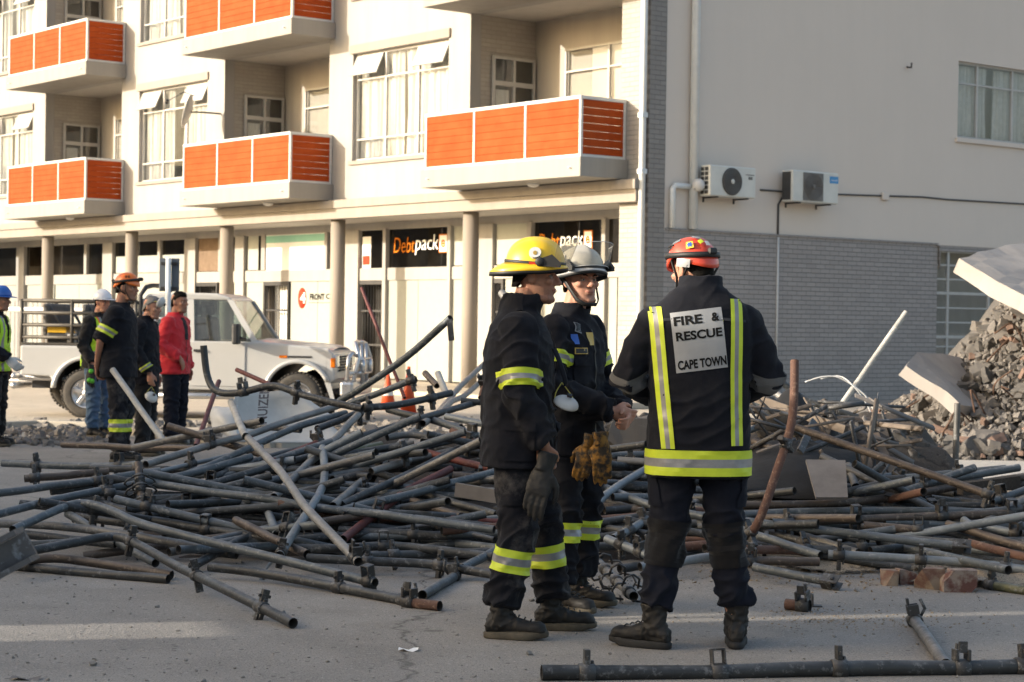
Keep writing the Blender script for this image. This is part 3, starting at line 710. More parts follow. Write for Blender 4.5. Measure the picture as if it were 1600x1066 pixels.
def make_wheel(x, y, parent, alloy=True, r=.36, M_=None, name='wheel'):
    w = .25; T = MB(); n = 40
    prof = [(r*.62, -w/2), (r*.80, -w/2 - .012), (r*.95, -w/2 + .01), (r, -w/2 + .04), (r, w/2 - .04), (r*.95, w/2 - .01), (r*.80, w/2 + .012), (r*.62, w/2)]
    Mx = Matrix.Translation((x, y, r)) if M_ is None else M_
    T.rings([[(q*math.cos(2*math.pi*i/n), yy_, q*math.sin(2*math.pi*i/n)) for i in range(n)] for q, yy_ in prof], 0, True, (False, False), True, Mx)
    for i in range(n):      # tread lugs
        a = 2*math.pi*(i+.5)/n
        for s_ in (-1, 1):
            Q = Mx @ Matrix.Rotation(-a, 4, 'Y') @ Matrix.Translation((r, s_*w*.28, 0)); T.box((-.01, -w*.2, -.018), (.012, w*.2, .018), 0, Q)
    o = T.build(name, M['tyre'], parent)
    q = MB(); s = -1 if y < 0 else 1
    q.rings([[(k*math.cos(2*math.pi*i/n), yy_, k*math.sin(2*math.pi*i/n)) for i in range(n)] for k, yy_ in ((r*.64, -s*.1), (r*.63, s*.10), (r*.56, s*.115), (r*.53, s*.05), (r*.2, s*.06), (r*.17, s*.1), (0.001, s*.1))], 0, True, (False, False), True, Mx)
    for k in range(5):
        a = 2*math.pi*k/5 + .3; Q = Mx @ Matrix.Rotation(-a, 4, 'Y'); q.bbox((r*.14, s*.05, -.035), (r*.6, s*.105, .035), .012, 0, Q)
    q.build('rim', M['alloy'], o); return o
TR0 = P(308, 600, 28.9)
truck = thing('pickup_truck', 'white double cab pickup with steel bull bar and a rail rack over its open bed', 'pickup', (TR0.x, TR0.y + .8, 0), R(-5))
XR, XF = -1.58, 1.58; WD = .86
ox = lambda px: (px - 308) / 107.0
body = MB()
low = [(XR - 1.0, .62), (XR - 1.0, 1.06), (.55*0 - .72, 1.06), (-.72, 1.16), (.86, 1.16), (1.0, 1.17), (2.02, 1.08), (2.10, 1.0), (2.12, .62), (2.02, .56)]
low += arc(XF, .40, .48, 8, 172)[::1] + [(XF - .52, .44), (XR + .52, .44)] + arc(XR, .40, .48, 8, 172) + [(XR - .55, .60)]
prism(body, low, -WD, WD, 0, .035, 3)
o = body.build('body', M['carwhite'], truck)
for s in (-1, 1):
    for X_ in (XF, XR):
        fl = MB()
        aa = (25, 175) if X_ > 0 else (5, 175); a = arc(X_, .40, .52, *aa, 18); b_ = arc(X_, .40, .455, *aa, 18)
        fl.rings([[(p[0], s*(WD - .01), p[1]), (p[0], s*(WD + .06), p[1] - .01), (q[0], s*(WD + .065), q[1]), (q[0], s*(WD - .02), q[1])] for p, q in zip(a, b_)], 0, True, (True, True), True); fl.build('wheel_arch_flare', M['carwhite'], truck)
ins = MB()
for X_ in (XF, XR): ins.rings([[(p[0], yy_, p[1]) for p in arc(X_, .40, .47, 0, 180, 14)] for yy_ in (-WD + .03, WD - .03)], 0, False, (False, False))
ins.box((XR - .9, -.6, .42), (2.0, .6, .6)); ins.build('underbody', M['plastic'], truck)
# hood bulge
hd = MB(); hd.rings([[(x, y*w, z + .045*(1 - (y/.8)**2)) for y in [-.8 + 1.6*i/12 for i in range(13)]] for x, z, w in ((.98, 1.165, .98), (1.5, 1.125, .96), (2.0, 1.08, .92), (2.06, 1.04, .9))], 0, False, (False, False)); hd.build('bonnet', M['carwhite'], truck)
# cab
cb = MB(); TOP = 1.86
def tw(z): return WD - .02 - (z - 1.16) * .16
rf = [(-.78, TOP - .10), (-.70, TOP - .02), (-.3, TOP + .01), (.35, TOP), (.52, TOP - .05), (.56, TOP - .10)]
prism(cb, rf, -tw(1.8), tw(1.8), 0, .03, 3)
for s in (-1, 1):
    def pil(x0, z0, x1, z1, w=.05, d=.05):
        cb.rings([[(x - w, s*(tw(z)), z), (x + w, s*tw(z), z), (x + w, s*(tw(z) - d), z), (x - w, s*(tw(z) - d), z)][:: s] for x, z in ((x0, z0), (x1, z1))], 0, True, (True, True), False)
    pil(.93, 1.155, .53, TOP - .09, .045); pil(-.02, 1.155, -.06, TOP - .09, .05); pil(-.74, 1.155, -.72, TOP - .09, .07); pil(-.30, 1.155, -.30, TOP - .09, .02)
cb.box((.88, -.8, 1.14), (.98, .8, 1.19)); cb.build('cab', M['carwhite'], truck)
gl = MB()
gl.rings([[(.95, y, 1.19), ] for y in ()] or [[(.93, -.78, 1.19), (.93, .78, 1.19)], [(.55, .70, TOP - .10)][:1] * 0 + [(.55, -.68, TOP - .10), (.55, .68, TOP - .10)]], 0, False, (False, False), False); gl.build('windscreen', M['carglass'], truck)
for s in (-1, 1):
    for x0, x1, x2, x3 in ((.03, .86, .48, -.01), (-.67, -.05, -.09, -.66)):
        gl = MB(); gl.add([(x0, s*(tw(1.17) - .02), 1.17), (x1, s*(tw(1.17) - .02), 1.17), (x2, s*(tw(1.75) - .02), 1.76), (x3, s*(tw(1.75) - .02), 1.76)], [(0, 1, 2, 3)]); gl.build('side_window', M['carglass'], truck)
gl = MB(); gl.add([(-.76, -.7, 1.2), (-.76, .7, 1.2), (-.73, .66, 1.74), (-.73, -.66, 1.74)], [(0, 1, 2, 3)]); gl.build('rear_window', M['carglass'], truck)
for y in (-.4, .4):
    for x in (.1, -.55):
        st = MB(); st.bbox((x - .12, y - .25, .9), (x + .35, y + .25, 1.1), .05); st.bbox((x - .2, y - .25, 1.0), (x - .06, y + .25, 1.52), .05); st.bbox((x - .19, y - .13, 1.54), (x - .09, y + .13, 1.7), .04); st.build('seat', M['seat'], truck)
sw = MB(); sw.tube([(.55 + .05*math.sin(a), -.4 + .18*math.cos(a), 1.24 + .17*math.sin(a)) for a in [2*math.pi*i/20 for i in range(21)]], .014, 6); sw.box((.62, -.75, 1.0), (.86, .75, 1.2)); sw.build('steering_wheel', M['plastic'], truck)
# doors: shut lines, handles, sill
for s in (-1, 1):
    for x0, x1 in ((-.03, .80), (-.72, -.05)):
        d = MB(); poly = [(x0, .50), (x1 - .02, .50), (x1, .6), (x1, 1.15), (x0, 1.15)]
        if x0 < -.5: poly = [(x0 + .1, .50), (x1, .50), (x1, 1.15), (x0, 1.15), (x0, .8)]
        prism(d, poly, s*(WD - .02), s*(WD + .012), 0, .010, 2); o = d.build('door', M['carwhite'], truck)
        h = MB(); h.bbox((x0 + .06, s*(WD + .014), 1.0), (x0 + .24, s*(WD + .04), 1.04), .01); h.build('door_handle', M['plastic'], o)
    d = MB(); d.tube([(XR + .58, s*(WD + .08), .36), (XF - .6, s*(WD + .08), .36)], .045, 8); d.build('side_step', M['alloy'], truck)
    mm = MB(); mm.tube([(.78, s*(WD - .02), 1.2), (.74, s*(WD + .12), 1.22)], .018, 6); mm.bbox((.64, s*(WD + .03), 1.12), (.74, s*(WD + .24), 1.42), .03); mm.build('wing_mirror', M['plastic'], truck)
    ind = MB(); ind.bbox((1.30, s*(WD - .02), .93), (1.42, s*(WD + .016), .97), .008); ind.build('side_indicator', M['amber'], truck)
    bd = MB(); bd.bbox((1.43, s*(WD - .02), .935), (1.78, s*(WD + .008), .965), .004); bd.build('badge', M['plastic'], truck)
    hl = MB(); hl.bbox((2.08, s*.52, .80), (2.135, s*.84, .98), .02); hl.build('headlight', M['lens'], truck)
    hi = MB(); hi.bbox((2.06, s*.845, .80), (2.13, s*(WD + .012), .94), .012); hi.build('indicator', M['amber'], truck)
gr = MB()
for i in range(6): gr.bbox((2.10, -.5, .74 + i*.04), (2.14, .5, .765 + i*.04), .006)
gr.build('grille', M['plastic'], truck)
bb = MB()
for s in (-1, 1):
    bb.tube([(2.12, s*.55, .42), (2.34, s*.55, .55), (2.42, s*.52, .95), (2.36, s*.46, 1.14), (2.33, s*.30, 1.17), (2.33, 0, 1.17)], .032, 8)
    bb.tube([(2.38, s*.53, .98), (2.36, s*.72, 1.02), (2.32, s*.84, .95), (2.30, s*.86, .62)], .03, 8); bb.tube([(2.40, s*.54, .72), (2.31, s*.86, .72)], .022, 8)
    bb.tube([(2.42, s*.2, .55), (2.40, s*.2, 1.15)], .026, 8)
for z in (.72, .92): bb.tube([(2.42, -.54, z), (2.42, .54, z)], .024, 8)
bb.bbox((2.2, -.9, .38), (2.40, .9, .60), .04); bb.build('bull_bar', M['alloy'], truck)
for y in (-.32, .32): sp = MB(); sp.rings([[(2.46 + dx, y + q*math.cos(2*math.pi*i/18), .82 + q*math.sin(2*math.pi*i/18)) for i in range(18)] for dx, q in ((-.06, .04), (-.02, .10), (.02, .11))]); sp.build('spotlight', M['lens'], truck)
for x in (XF, XR):
    for s in (-1, 1): make_wheel(x, s*(WD - .09), truck)
make_wheel(0, -1, truck, r=.35, M_=Matrix.Translation((XR - .52, .25, .42)) @ Matrix.Rotation(R(18), 4, 'X') @ Matrix.Rotation(R(8), 4, 'Z'), name='spare_wheel')
rb = MB(); rb.tube([(XR - 1.12, -.8, .60), (XR - 1.12, .8, .60)], .05, 8); rb.tube([(XR - 1.12, -.8, .46), (XR - 1.12, .8, .46)], .05, 8); rb.tube([(XR - .3, -.55, .56), (XR - 1.1, -.62, .58)], .05, 8); rb.build('rear_bumper_tube', M['alloy'], truck)
# bed rack
rk = MB(); x0, x1 = XR - 1.0, -.86
for s in (-1, 1):
    for z in (1.18, 1.36, 1.54, 1.72): rk.tube([(x0, s*.8, z), (x1, s*.8, z)], .028, 6)
    for x in (x0, (x0+x1)/2 - .1, x1): rk.tube([(x, s*.8, 1.05), (x, s*.8, 1.74)], .03, 6)
    rk.bbox((x0, s*.84, 1.06), (x1 + .1, s*.80, 1.10), .01)
for z in (1.36, 1.54, 1.72): rk.tube([(x0, -.8, z), (x0, .8, z)], .028, 6)
rk.build('bed_rack', M['railsteel'], truck)
hp = MB(); hp.tube([(x1 + .06, -.78, 1.05), (x1 + .06, -.78, 1.82), (x1 + .12, -.70, 1.94), (x1 + .14, -.4, 1.97), (x1 + .14, .4, 1.97), (x1 + .12, .7, 1.94), (x1 + .06, .78, 1.82), (x1 + .06, .78, 1.05)], .035, 8); hp.build('roll_hoop', M['plastic'], truck)
for x in (x0 + .5, x0 + 1.1):
    bs = MB(); bs.bbox((x - .2, -.6, 1.15), (x + .2, .6, 1.28), .04); bs.bbox((x - .26, -.6, 1.2), (x - .16, .6, 1.68), .04)
    for s in (-.5, .5): bs.tube([(x - .2, s, 1.68), (x + .15, s, 1.08)], .025, 6)
    bs.build('bench_seat', M['seat'], truck)
# things standing in the bed
tM = truck.matrix_basis.copy()
def inbed(name, x, y, z, label, cat):
    t = thing(name, label, cat, Matrix.Translation(truck.location) @ Matrix.Rotation(R(-5), 4, 'Z') @ Vector((x, y, z)), R(-5)); return t
t = inbed('generator', ox(93), -.55, 1.08, 'yellow topped machine standing in the pickup bed', 'generator'); q = MB(); q.bbox((-.2, -.2, 0), (.22, .2, .16), .02); q.build('base', M['plastic'], t); q = MB(); q.rings([[(x, -.21, z) for x, z in ()]] if 0 else [[(-.2, y, .17), (.24, y, .17), (.12, y, .30), (-.2, y, .30)] for y in (-.2, .2)], 0, True, (True, True), False); q.build('cover', M['yellow'], t)
t = inbed('storage_box', ox(113), -.55, 1.08, 'dark storage box with a white panel standing in the pickup bed', 'box'); q = MB(); q.bbox((-.12, -.2, 0), (.14, .2, .30), .015); q.build('box_body', M['seat'], t); q = MB(); q.bbox((-.08, -.212, .03), (.06, -.202, .15), .004); q.build('panel', M['white'], t)
# second parked vehicle's ladder frame behind the masked man: a pale ladder leaning on the cab
def ladder():
    a0, a1 = P(232, 530, 27.5), P(252, 468, 28.2); t = thing('ladder', 'pale aluminium ladder leaning against the pickup cab behind the masked man', 'ladder')
    for dx in (0, .32):
        q = MB(); d = Vector((dx, .05, 0)); b0 = a0 + d; b0 = b0 + (b0 - (a1 + d)) * .9; b0.z = max(b0.z, .02); q.tube([b0, a1 + d], .035, 6); q.build('side_rail', M['alloy'], t)
    q = MB()
    for i in range(6):
        p = a0.lerp(a1, -.8 + i*.33); q.tube([p, p + Vector((.32, .05, 0))], .015, 6)
    q.build('rungs', M['alloy'], t)
ladder()
# ================================================================ street sign seen from behind
c = P(263, 430, 25.5)
t = thing('street_sign', 'pair of blue grey sign plates seen from behind on a steel post', 'sign', (c.x, c.y, 0))
q = MB(); q.tube([(0, 0, 0), (0, 0, c.z + .22)], .035, 10); q.build('post', M['pipe'], t)
M['signback'] = MAT('sign_back', (.115, .135, .16), .5, .3, var=.15)
for a, b_ in ((-.125, .02), (.03, .135)):
    q = MB(); q.bbox((a, .04, c.z - .21), (b_, .055, c.z + .22), .01); q.build('sign_plate', M['signback'], t)
q = MB(); q.bbox((-.1, .0, c.z + .13), (.11, .038, c.z + .17), .005); q.bbox((-.1, .0, c.z - .19), (.11, .038, c.z - .15), .005); q.build('clamp', M['plastic'], t)
# ================================================================ traffic cones
M['cone'] = MAT('cone_orange', (.55, .07, .015), .5, var=.15); M['conewhite'] = MAT('cone_band', (.65, .64, .6), .4, var=.1)
def cone(px, py_top, py_base, Y, label, sleeve):
    p0, p1 = P(px, py_base, Y), P(px, py_top, Y); h = p1.z; t = thing('traffic_cone', label, 'traffic cone', (p0.x, p0.y, 0.004), 0, 'traffic cones by the pickup')
    q = MB(); n = 24; C = lambda r, z: [(r*math.cos(2*math.pi*i/n), r*math.sin(2*math.pi*i/n), z) for i in range(n)]
    q.rings([C(.135, .03), C(.022, h), C(.012, h)]); q.bbox((-.17, -.17, 0), (.17, .17, .035), .03); o = q.build('cone_body', M['cone'], t)
    if sleeve: q = MB(); q.rings([C(.096, .24), C(.072, .38)], 0, True, (False, False)); q.build('reflective_sleeve', M['conewhite'], t)
cone(606, 585, 640, 33, 'orange traffic cone with a pale band nearest the bull bar', True)
cone(638, 573, 640, 31.5, 'plain orange traffic cone right of the banded one', False)
# ================================================================ kerb and gravel strip
M['kerb'] = PLASTER('kerb_concrete', (.36, .33, .28))
kp = [G(x, y) for x, y in ((-60, 672), (60, 668), (150, 672), (240, 684), (330, 694), (430, 700), (560, 690))]
for i in range(len(kp) - 1):
    d = kp[i+1] - kp[i]; L = d.length; n = max(1, int(L / 1.0))
    for j in range(n):
        a = kp[i] + d*(j/n); t = thing('kerb_stone', 'worn pale kerb stone along the road edge', 'kerb', (a.x, a.y, 0), math.atan2(d.y, d.x), 'kerb stones along the road edge')
        q = MB(); q.bbox((.012, -.08, -.05), (L/n - .012, .08, .10 + rnd.uniform(-.015, .015)), .02, 0, Matrix.Rotation(rnd.uniform(-.02, .02), 4, 'X')); q.build('block', M['kerb'], t)
def chunk_mesh(name, seed, mats, s=(1, 1, 1), cuts=7, rough=.08, mi=0):
    rr = random.Random(seed); bm = bmesh.new(); bmesh.ops.create_cube(bm, size=1)
    for v in bm.verts: v.co = Vector((v.co.x*s[0], v.co.y*s[1], v.co.z*s[2]))
    for _ in range(cuts):
        n = Vector((rr.gauss(0, 1), rr.gauss(0, 1), rr.gauss(0, 1))).normalized(); ext = max(abs(n.x)*s[0], abs(n.y)*s[1], abs(n.z)*s[2]) * .5
        g = bmesh.ops.bisect_plane(bm, geom=bm.verts[:] + bm.edges[:] + bm.faces[:], plane_co=n * (ext * rr.uniform(.75, 1.15)), plane_no=n, clear_outer=True)
        es = [e for e in bm.edges if len(e.link_faces) == 1]
        if es: bmesh.ops.holes_fill(bm, edges=es)
    bmesh.ops.triangulate(bm, faces=bm.faces[:]); bmesh.ops.subdivide_edges(bm, edges=bm.edges[:], cuts=1, use_grid_fill=True)
    for v in bm.verts: v.co += v.co.normalized() * rough * min(s) * noise.noise(v.co * (3.2 / max(s)) + Vector((seed, 0, 0)))
    me = bpy.data.meshes.new(name); bm.to_mesh(me); bm.free()
    for a in (mats if isinstance(mats, list) else [mats]): me.materials.append(a)
    return me
M['chunk'] = PLASTER('broken_concrete', (.165, .152, .14), streak=.25, fine=.6); M['chunk2'] = PLASTER('dusty_brick', (.185, .125, .10), streak=.3, fine=.6); M['chunk3'] = PLASTER('dark_rubble', (.10, .094, .088), streak=.25, fine=.6)  # rubble colours lowered to stand in for shade on the mound
grav = MB(); rr = random.Random(3)
pebs = [chunk_mesh('pebble', 40 + i, M['gravel'], (1, .8, .6), 6, .1) for i in range(6)]
def scatter(mb, n, area, smin, smax, rs, zf=lambda x, y: 0):
    for i in range(n):
        x, y = area(rs); s = smin * (smax/smin) ** (rs.random()**2.2); me = pebs[rs.randrange(6)]
        Q = Matrix.Translation((x, y, zf(x, y) + s*.2)) @ Euler((rs.uniform(-.5, .5), rs.uniform(-.5, .5), rs.uniform(0, 6.3))).to_matrix().to_4x4() @ Matrix.Scale(s, 4)
        mb.add([v.co for v in me.vertices], [tuple(p.vertices) for p in me.polygons], 0, False, Q)
def strip(pxs, w): 
    def f(rs):
        i = rs.randrange(len(pxs) - 1); a, b_ = G(*pxs[i]), G(*pxs[i+1]); p = a.lerp(b_, rs.random()); return p.x + rs.gauss(0, w), p.y + rs.gauss(0, w)
    return f
scatter(grav, 900, strip([(20, 682), (130, 668), (250, 664)], .5), .04, .17, rr); scatter(grav, 300, strip([(60, 690), (150, 696)], .25), .03, .14, rr)
scatter(grav, 500, strip([(330, 690), (480, 672), (760, 662)], .9), .04, .2, rr)
tag(grav.build('gravel_strip', M['gravel']), 'grey broken gravel strewn along the kerb in front of the pickup', 'gravel', kind='stuff')
M['gritmat'] = MAT('grit_stone', (.24, .225, .205), .95, var=.45, vs=3)
M['sandgrain'] = MAT('sand_grains', (.26, .20, .135), .95, var=.3)
grit = MB(); rr = random.Random(8)
def near(rs): 
    y = 8.0 + 8 * rs.random()**1.4; return (rs.uniform(-.28, .28) * y, y)
scatter(grit, 1900, near, .003, .015, rr); scatter(grit, 110, near, .012, .034, rr)
tag(grit.build('road_grit', M['gritmat']), 'small loose stones and grit lying on the road', 'grit', kind='stuff')

sg = MB(); rr = random.Random(18)
def spill(rs):
    c = G(1300, 968); return c.x + rs.gauss(0, .38), c.y + rs.gauss(0, .22)
def spill2(rs):
    c = G(1350, 905); return c.x + rs.gauss(0, .9), c.y + rs.gauss(0, .3)
scatter(sg, 900, spill, .003, .013, rr); scatter(sg, 900, spill2, .004, .02, rr)
tag(sg.build('sand_grains', M['sandgrain']), 'coarse brown sand grains sprinkled on the road by the coupler and bricks', 'sand', kind='stuff')
# ================================================================ heap of scaffold poles
def POLEMAT(name, c, c2, dust=(.36, .365, .37), dl=.52, metal=.35, rough=.48, flake=.5):
    mt, t, b = mk(name); co = coords(t, space='Object')
    oi = N(t, 'ShaderNodeObjectInfo'); ad = t.nodes.new('ShaderNodeVectorMath'); ad.operation = 'ADD'
    sc = t.nodes.new('ShaderNodeVectorMath'); sc.operation = 'SCALE'; sc.inputs['Scale'].default_value = 37.0; cx = t.nodes.new('ShaderNodeCombineXYZ')
    for i in range(3): t.links.new(oi.outputs['Random'], cx.inputs[i])
    t.links.new(cx.outputs[0], sc.inputs[0]); t.links.new(co, ad.inputs[0]); t.links.new(sc.outputs[0], ad.inputs[1]); v = ad.outputs[0]
    n1 = noi(t, v, 3.5, 6, .68); n2 = noi(t, v, 26, 5, .7); n3 = noi(t, v, 9, 4, .6)
    cc = mixc(t, ramp(t, n1, [(.38, 0.0), (.62, 1.0)]), c, c2)
    cc = mixc(t, ramp(t, n2, [(.55, 0.0), (.68, flake)]), cc, dust)
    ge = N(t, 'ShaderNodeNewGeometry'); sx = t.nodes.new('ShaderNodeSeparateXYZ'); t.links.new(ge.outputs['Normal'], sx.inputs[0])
    up = ramp(t, sx.outputs['Z'], [(.45, 0.0), (1.0, 1.0)]); mu = t.nodes.new('ShaderNodeMath'); mu.operation = 'MULTIPLY'; t.links.new(up, mu.inputs[0]); t.links.new(ramp(t, n3, [(.38, .05), (.7, dl)]), mu.inputs[1])  # dust on upward faces, strengthened to paint in light from above
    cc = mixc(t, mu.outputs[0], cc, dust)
    t.links.new(cc, b.inputs['Base Color']); b.inputs['Metallic'].default_value = metal
    t.links.new(ramp(t, n2, [(.3, rough - .1), (.7, min(1, rough + .25))]), b.inputs['Roughness'])
    p = bump(t, b, n2, .35, .004); bump(t, b, n1, .2, .01, p); return mt
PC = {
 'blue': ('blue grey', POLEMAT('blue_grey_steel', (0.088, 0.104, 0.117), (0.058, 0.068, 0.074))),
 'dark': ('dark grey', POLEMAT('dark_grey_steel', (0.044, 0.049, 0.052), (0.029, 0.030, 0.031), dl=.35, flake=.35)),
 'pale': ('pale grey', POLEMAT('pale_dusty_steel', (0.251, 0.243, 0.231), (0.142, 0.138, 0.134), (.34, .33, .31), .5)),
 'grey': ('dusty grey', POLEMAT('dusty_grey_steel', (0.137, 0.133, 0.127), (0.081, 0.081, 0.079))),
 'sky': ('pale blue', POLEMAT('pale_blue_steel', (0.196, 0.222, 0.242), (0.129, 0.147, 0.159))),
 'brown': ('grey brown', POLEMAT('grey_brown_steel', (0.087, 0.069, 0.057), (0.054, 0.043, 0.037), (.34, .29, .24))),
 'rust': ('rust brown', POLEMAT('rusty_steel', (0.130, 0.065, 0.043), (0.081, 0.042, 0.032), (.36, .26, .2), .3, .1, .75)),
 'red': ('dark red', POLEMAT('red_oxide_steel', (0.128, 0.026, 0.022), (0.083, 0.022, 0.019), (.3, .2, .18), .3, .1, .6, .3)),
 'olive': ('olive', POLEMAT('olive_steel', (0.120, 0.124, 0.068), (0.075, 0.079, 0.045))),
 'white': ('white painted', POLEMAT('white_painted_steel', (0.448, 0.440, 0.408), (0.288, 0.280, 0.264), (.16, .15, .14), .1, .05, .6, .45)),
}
M['bore'] = MAT('pipe_bore', (.02, .018, .016), .9, bs_=0)
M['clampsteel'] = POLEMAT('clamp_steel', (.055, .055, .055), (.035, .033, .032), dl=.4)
SPRO = [(9.0, -.02), (11.2, .03), (12.0, .16), (13.0, .36), (14.0, .58), (15.0, .76), (16.0, .86), (18, .92), (24, .95)]
def surf(Y):
    if Y < 9: return -.02
    for (a, za), (b_, zb) in zip(SPRO, SPRO[1:]):
        if a <= Y <= b_: return za + (zb - za) * (Y - a) / (b_ - a)
    return SPRO[-1][1]
def on_heap(px, py):
    v = ray(px, py); Y = 8.5
    while Y < 22:
        if 1.5 + v.z / v.y * Y <= surf(Y): break
        Y += .03
    return Y
def catmull(ps, k=5):
    if len(ps) < 3: return [ps[0].lerp(ps[1], i/4) for i in range(5)]
    out = []; q = [ps[0]*2 - ps[1]] + ps + [ps[-1]*2 - ps[-2]]
    for i in range(1, len(q) - 2):
        a, b_, c, d = q[i-1:i+3]
        for j in range(k):
            t = j/k; out.append(.5*((2*b_) + (c - a)*t + (2*a - 5*b_ + 4*c - d)*t*t + (-a + 3*b_ - 3*c + d)*t**3))
    return out + [ps[-1]]
PR_ = random.Random(21); POLES = 0
def clamp_mesh(kind, r):
    q = MB(); n = 12; C = lambda R_, z: [(R_*math.cos(2*math.pi*i/n), R_*math.sin(2*math.pi*i/n), z) for i in range(n)]
    q.rings([C(r + .001, -.035), C(r + .008, -.033), C(r + .008, .033), C(r + .001, .035)], 0, True, (False, False))
    if kind == 0:                       # V pressing: two cups of folded plate above and below the pole
        for s in (1, -1):
            q.bbox((-.026, s*(r + .002), -.030), (.026, s*(r + .068), -.023), .002); q.bbox((-.026, s*(r + .002), .023), (.026, s*(r + .068), .030), .002); q.bbox((-.026, s*(r + .062), -.023), (.026, s*(r + .069), .023), .002)
    elif kind == 3:                     # plain upright tab with a wedge driven through
        for s in (1, -1):
            q.bbox((-.020, s*(r + .002), -.013), (.020, s*(r + .066), .013), .004)
        q.bbox((-.034, r + .024, -.005), (.036, r + .040, .005), .002); q.bbox((-.012, -r - .03, .02), (.012, r + .02, .030), .003)
    elif kind == 1:                     # hooked coupler on one side
        q.bbox((-.03, r, -.035), (.03, r + .05, -.02), .004); q.bbox((-.03, r, .02), (.03, r + .05, .035), .004); q.bbox((-.026, r + .035, -.02), (-.012, r + .085, .02), .003)
        q.tube([(.03, r*.4, 0), (.06, r + .02, .0), (.045, r + .07, .0)], .009, 6)
    else:                               # rosette: four wire loops round the pole
        for k in range(4):
            a = k*math.pi/2; d = Vector((math.cos(a), math.sin(a), 0)); w = Vector((-math.sin(a), math.cos(a), 0))
            q.tube([d*r + w*.045, d*(r + .055) + w*.038 + Vector((0, 0, .025)), d*(r + .075) + Vector((0, 0, .03)), d*(r + .055) - w*.038 + Vector((0, 0, .025)), d*r - w*.045], .007, 5)
    return q.mesh('clamp', M['clampsteel'])
RP = .0268; CLM = [clamp_mesh(k, RP) for k in range(4)]; CLMB = [clamp_mesh(k, .033) for k in range(4)]
def pole(colr, pts, cl=(), phrase=None, lift=0.0, r=RP, kinds=None, group='scaffold poles in the collapsed heap', name='scaffold_pole', cat='scaffold pole', lab=None, end=None, big=False):
    global POLES
    POLES += 1
    ps = []
    for p in pts:
        if len(p) == 2: Y = on_heap(*p) - lift; q = P(p[0], p[1], Y)
        elif p[2] == 'g': q = G(p[0], p[1], r)
        else: q = P(*p)
        if q.z < r: q = G(p[0], p[1], r)
        ps.append(q)
    if len(ps) > 2:                        # a pole that reads as straight is straight; a bent one has straight runs and short kinks
        A, Z_ = Vector(pts[0][:2]), Vector(pts[-1][:2]); nn = Vector((-(Z_ - A).y, (Z_ - A).x)).normalized()
        if max(abs((Vector(p[:2]) - A).dot(nn)) for p in pts[1:-1]) < 4.5: ps = [ps[0], ps[-1]]
    if len(ps) > 2:
        path = [ps[0]]
        for i in range(1, len(ps) - 1):
            a, c, b_ = ps[i-1], ps[i], ps[i+1]; la, lb = (c - a).length, (b_ - c).length; bend = (c - a).angle(b_ - c, 0); rr_ = .22 if bend < .35 else .11
            p0, p1 = c.lerp(a, min(.48, rr_/max(la, .01))), c.lerp(b_, min(.48, rr_/max(lb, .01)))
            for k in range(5): t_ = k/4; path.append(p0.lerp(c, t_).lerp(c.lerp(p1, t_), t_))
        path.append(ps[-1])
    else: path = [ps[0].lerp(ps[1], i/6) for i in range(7)]
    sag = 0.006 * (path[-1] - path[0]).length
    if len(ps) == 2: path = [p + Vector((0, 0, -sag * math.sin(math.pi * i/6) * (PR_.random() < .5))) for i, p in enumerate(path)]
    base = path[0].copy(); nm, mt = PC[colr]
    t = thing(name, lab or f'{nm} scaffold pole {phrase}', cat, base, 0, group)
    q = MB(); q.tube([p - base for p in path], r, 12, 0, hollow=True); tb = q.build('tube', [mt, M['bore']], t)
    L = [0]
    for a, b_ in zip(path, path[1:]): L.append(L[-1] + (b_ - a).length)
    for i, f in enumerate(cl):
        s = f * L[-1]; k = max(j for j in range(len(L)) if L[j] <= s + 1e-6); k = min(k, len(path) - 2)
        u = (s - L[k]) / max(1e-6, L[k+1] - L[k]); pos = path[k].lerp(path[k+1], u) - base; d = (path[k+1] - path[k]).normalized()
        kd = kinds[i % len(kinds)] if kinds else PR_.choice([0, 3, 3, 3, 1])
        up = Vector((0, 0, 1)); up = up - d * up.dot(d)
        if up.length < .2: up = Vector((0, -1, 0)) - d * -d.y
        up.normalize(); xx = up.cross(d)
        Mx = Matrix(((xx.x, up.x, d.x, pos.x), (xx.y, up.y, d.y, pos.y), (xx.z, up.z, d.z, pos.z), (0, 0, 0, 1))) @ Matrix.Rotation(R(PR_.uniform(-14, 14)), 4, 'Z')
        o = bpy.data.objects.new('clamp', (CLMB if big else CLM)[kd]); col.objects.link(o); o.parent = t; o.matrix_local = Mx
    if end:
        for e in end:
            p, d = (path[0], (path[0] - path[1]).normalized()) if e == 0 else (path[-1], (path[-1] - path[-2]).normalized())
            u = d.orthogonal().normalized(); w = d.cross(u); p = p - base; Mx = Matrix(((u.x, w.x, d.x, p.x), (u.y, w.y, d.y, p.y), (u.z, w.z, d.z, p.z), (0, 0, 0, 1)))
            q = MB(); q.bbox((-r*1.25, -r*1.25, -.02), (r*1.25, -r*.9, .09), .004, 0, Mx); q.bbox((-r*1.25, r*.9, -.02), (r*1.25, r*1.25, .09), .004, 0, Mx); q.bbox((-r*.5, -r*1.6, .04), (r*.2, r*1.6, .06), .003, 0, Mx); q.bbox((-r*1.3, -r*.9, -.02), (-r*1.0, r*.9, .05), .003, 0, Mx)
            q.build('end_coupler', M['clampsteel'], t)
    return t
Ls = -.16    # things underneath
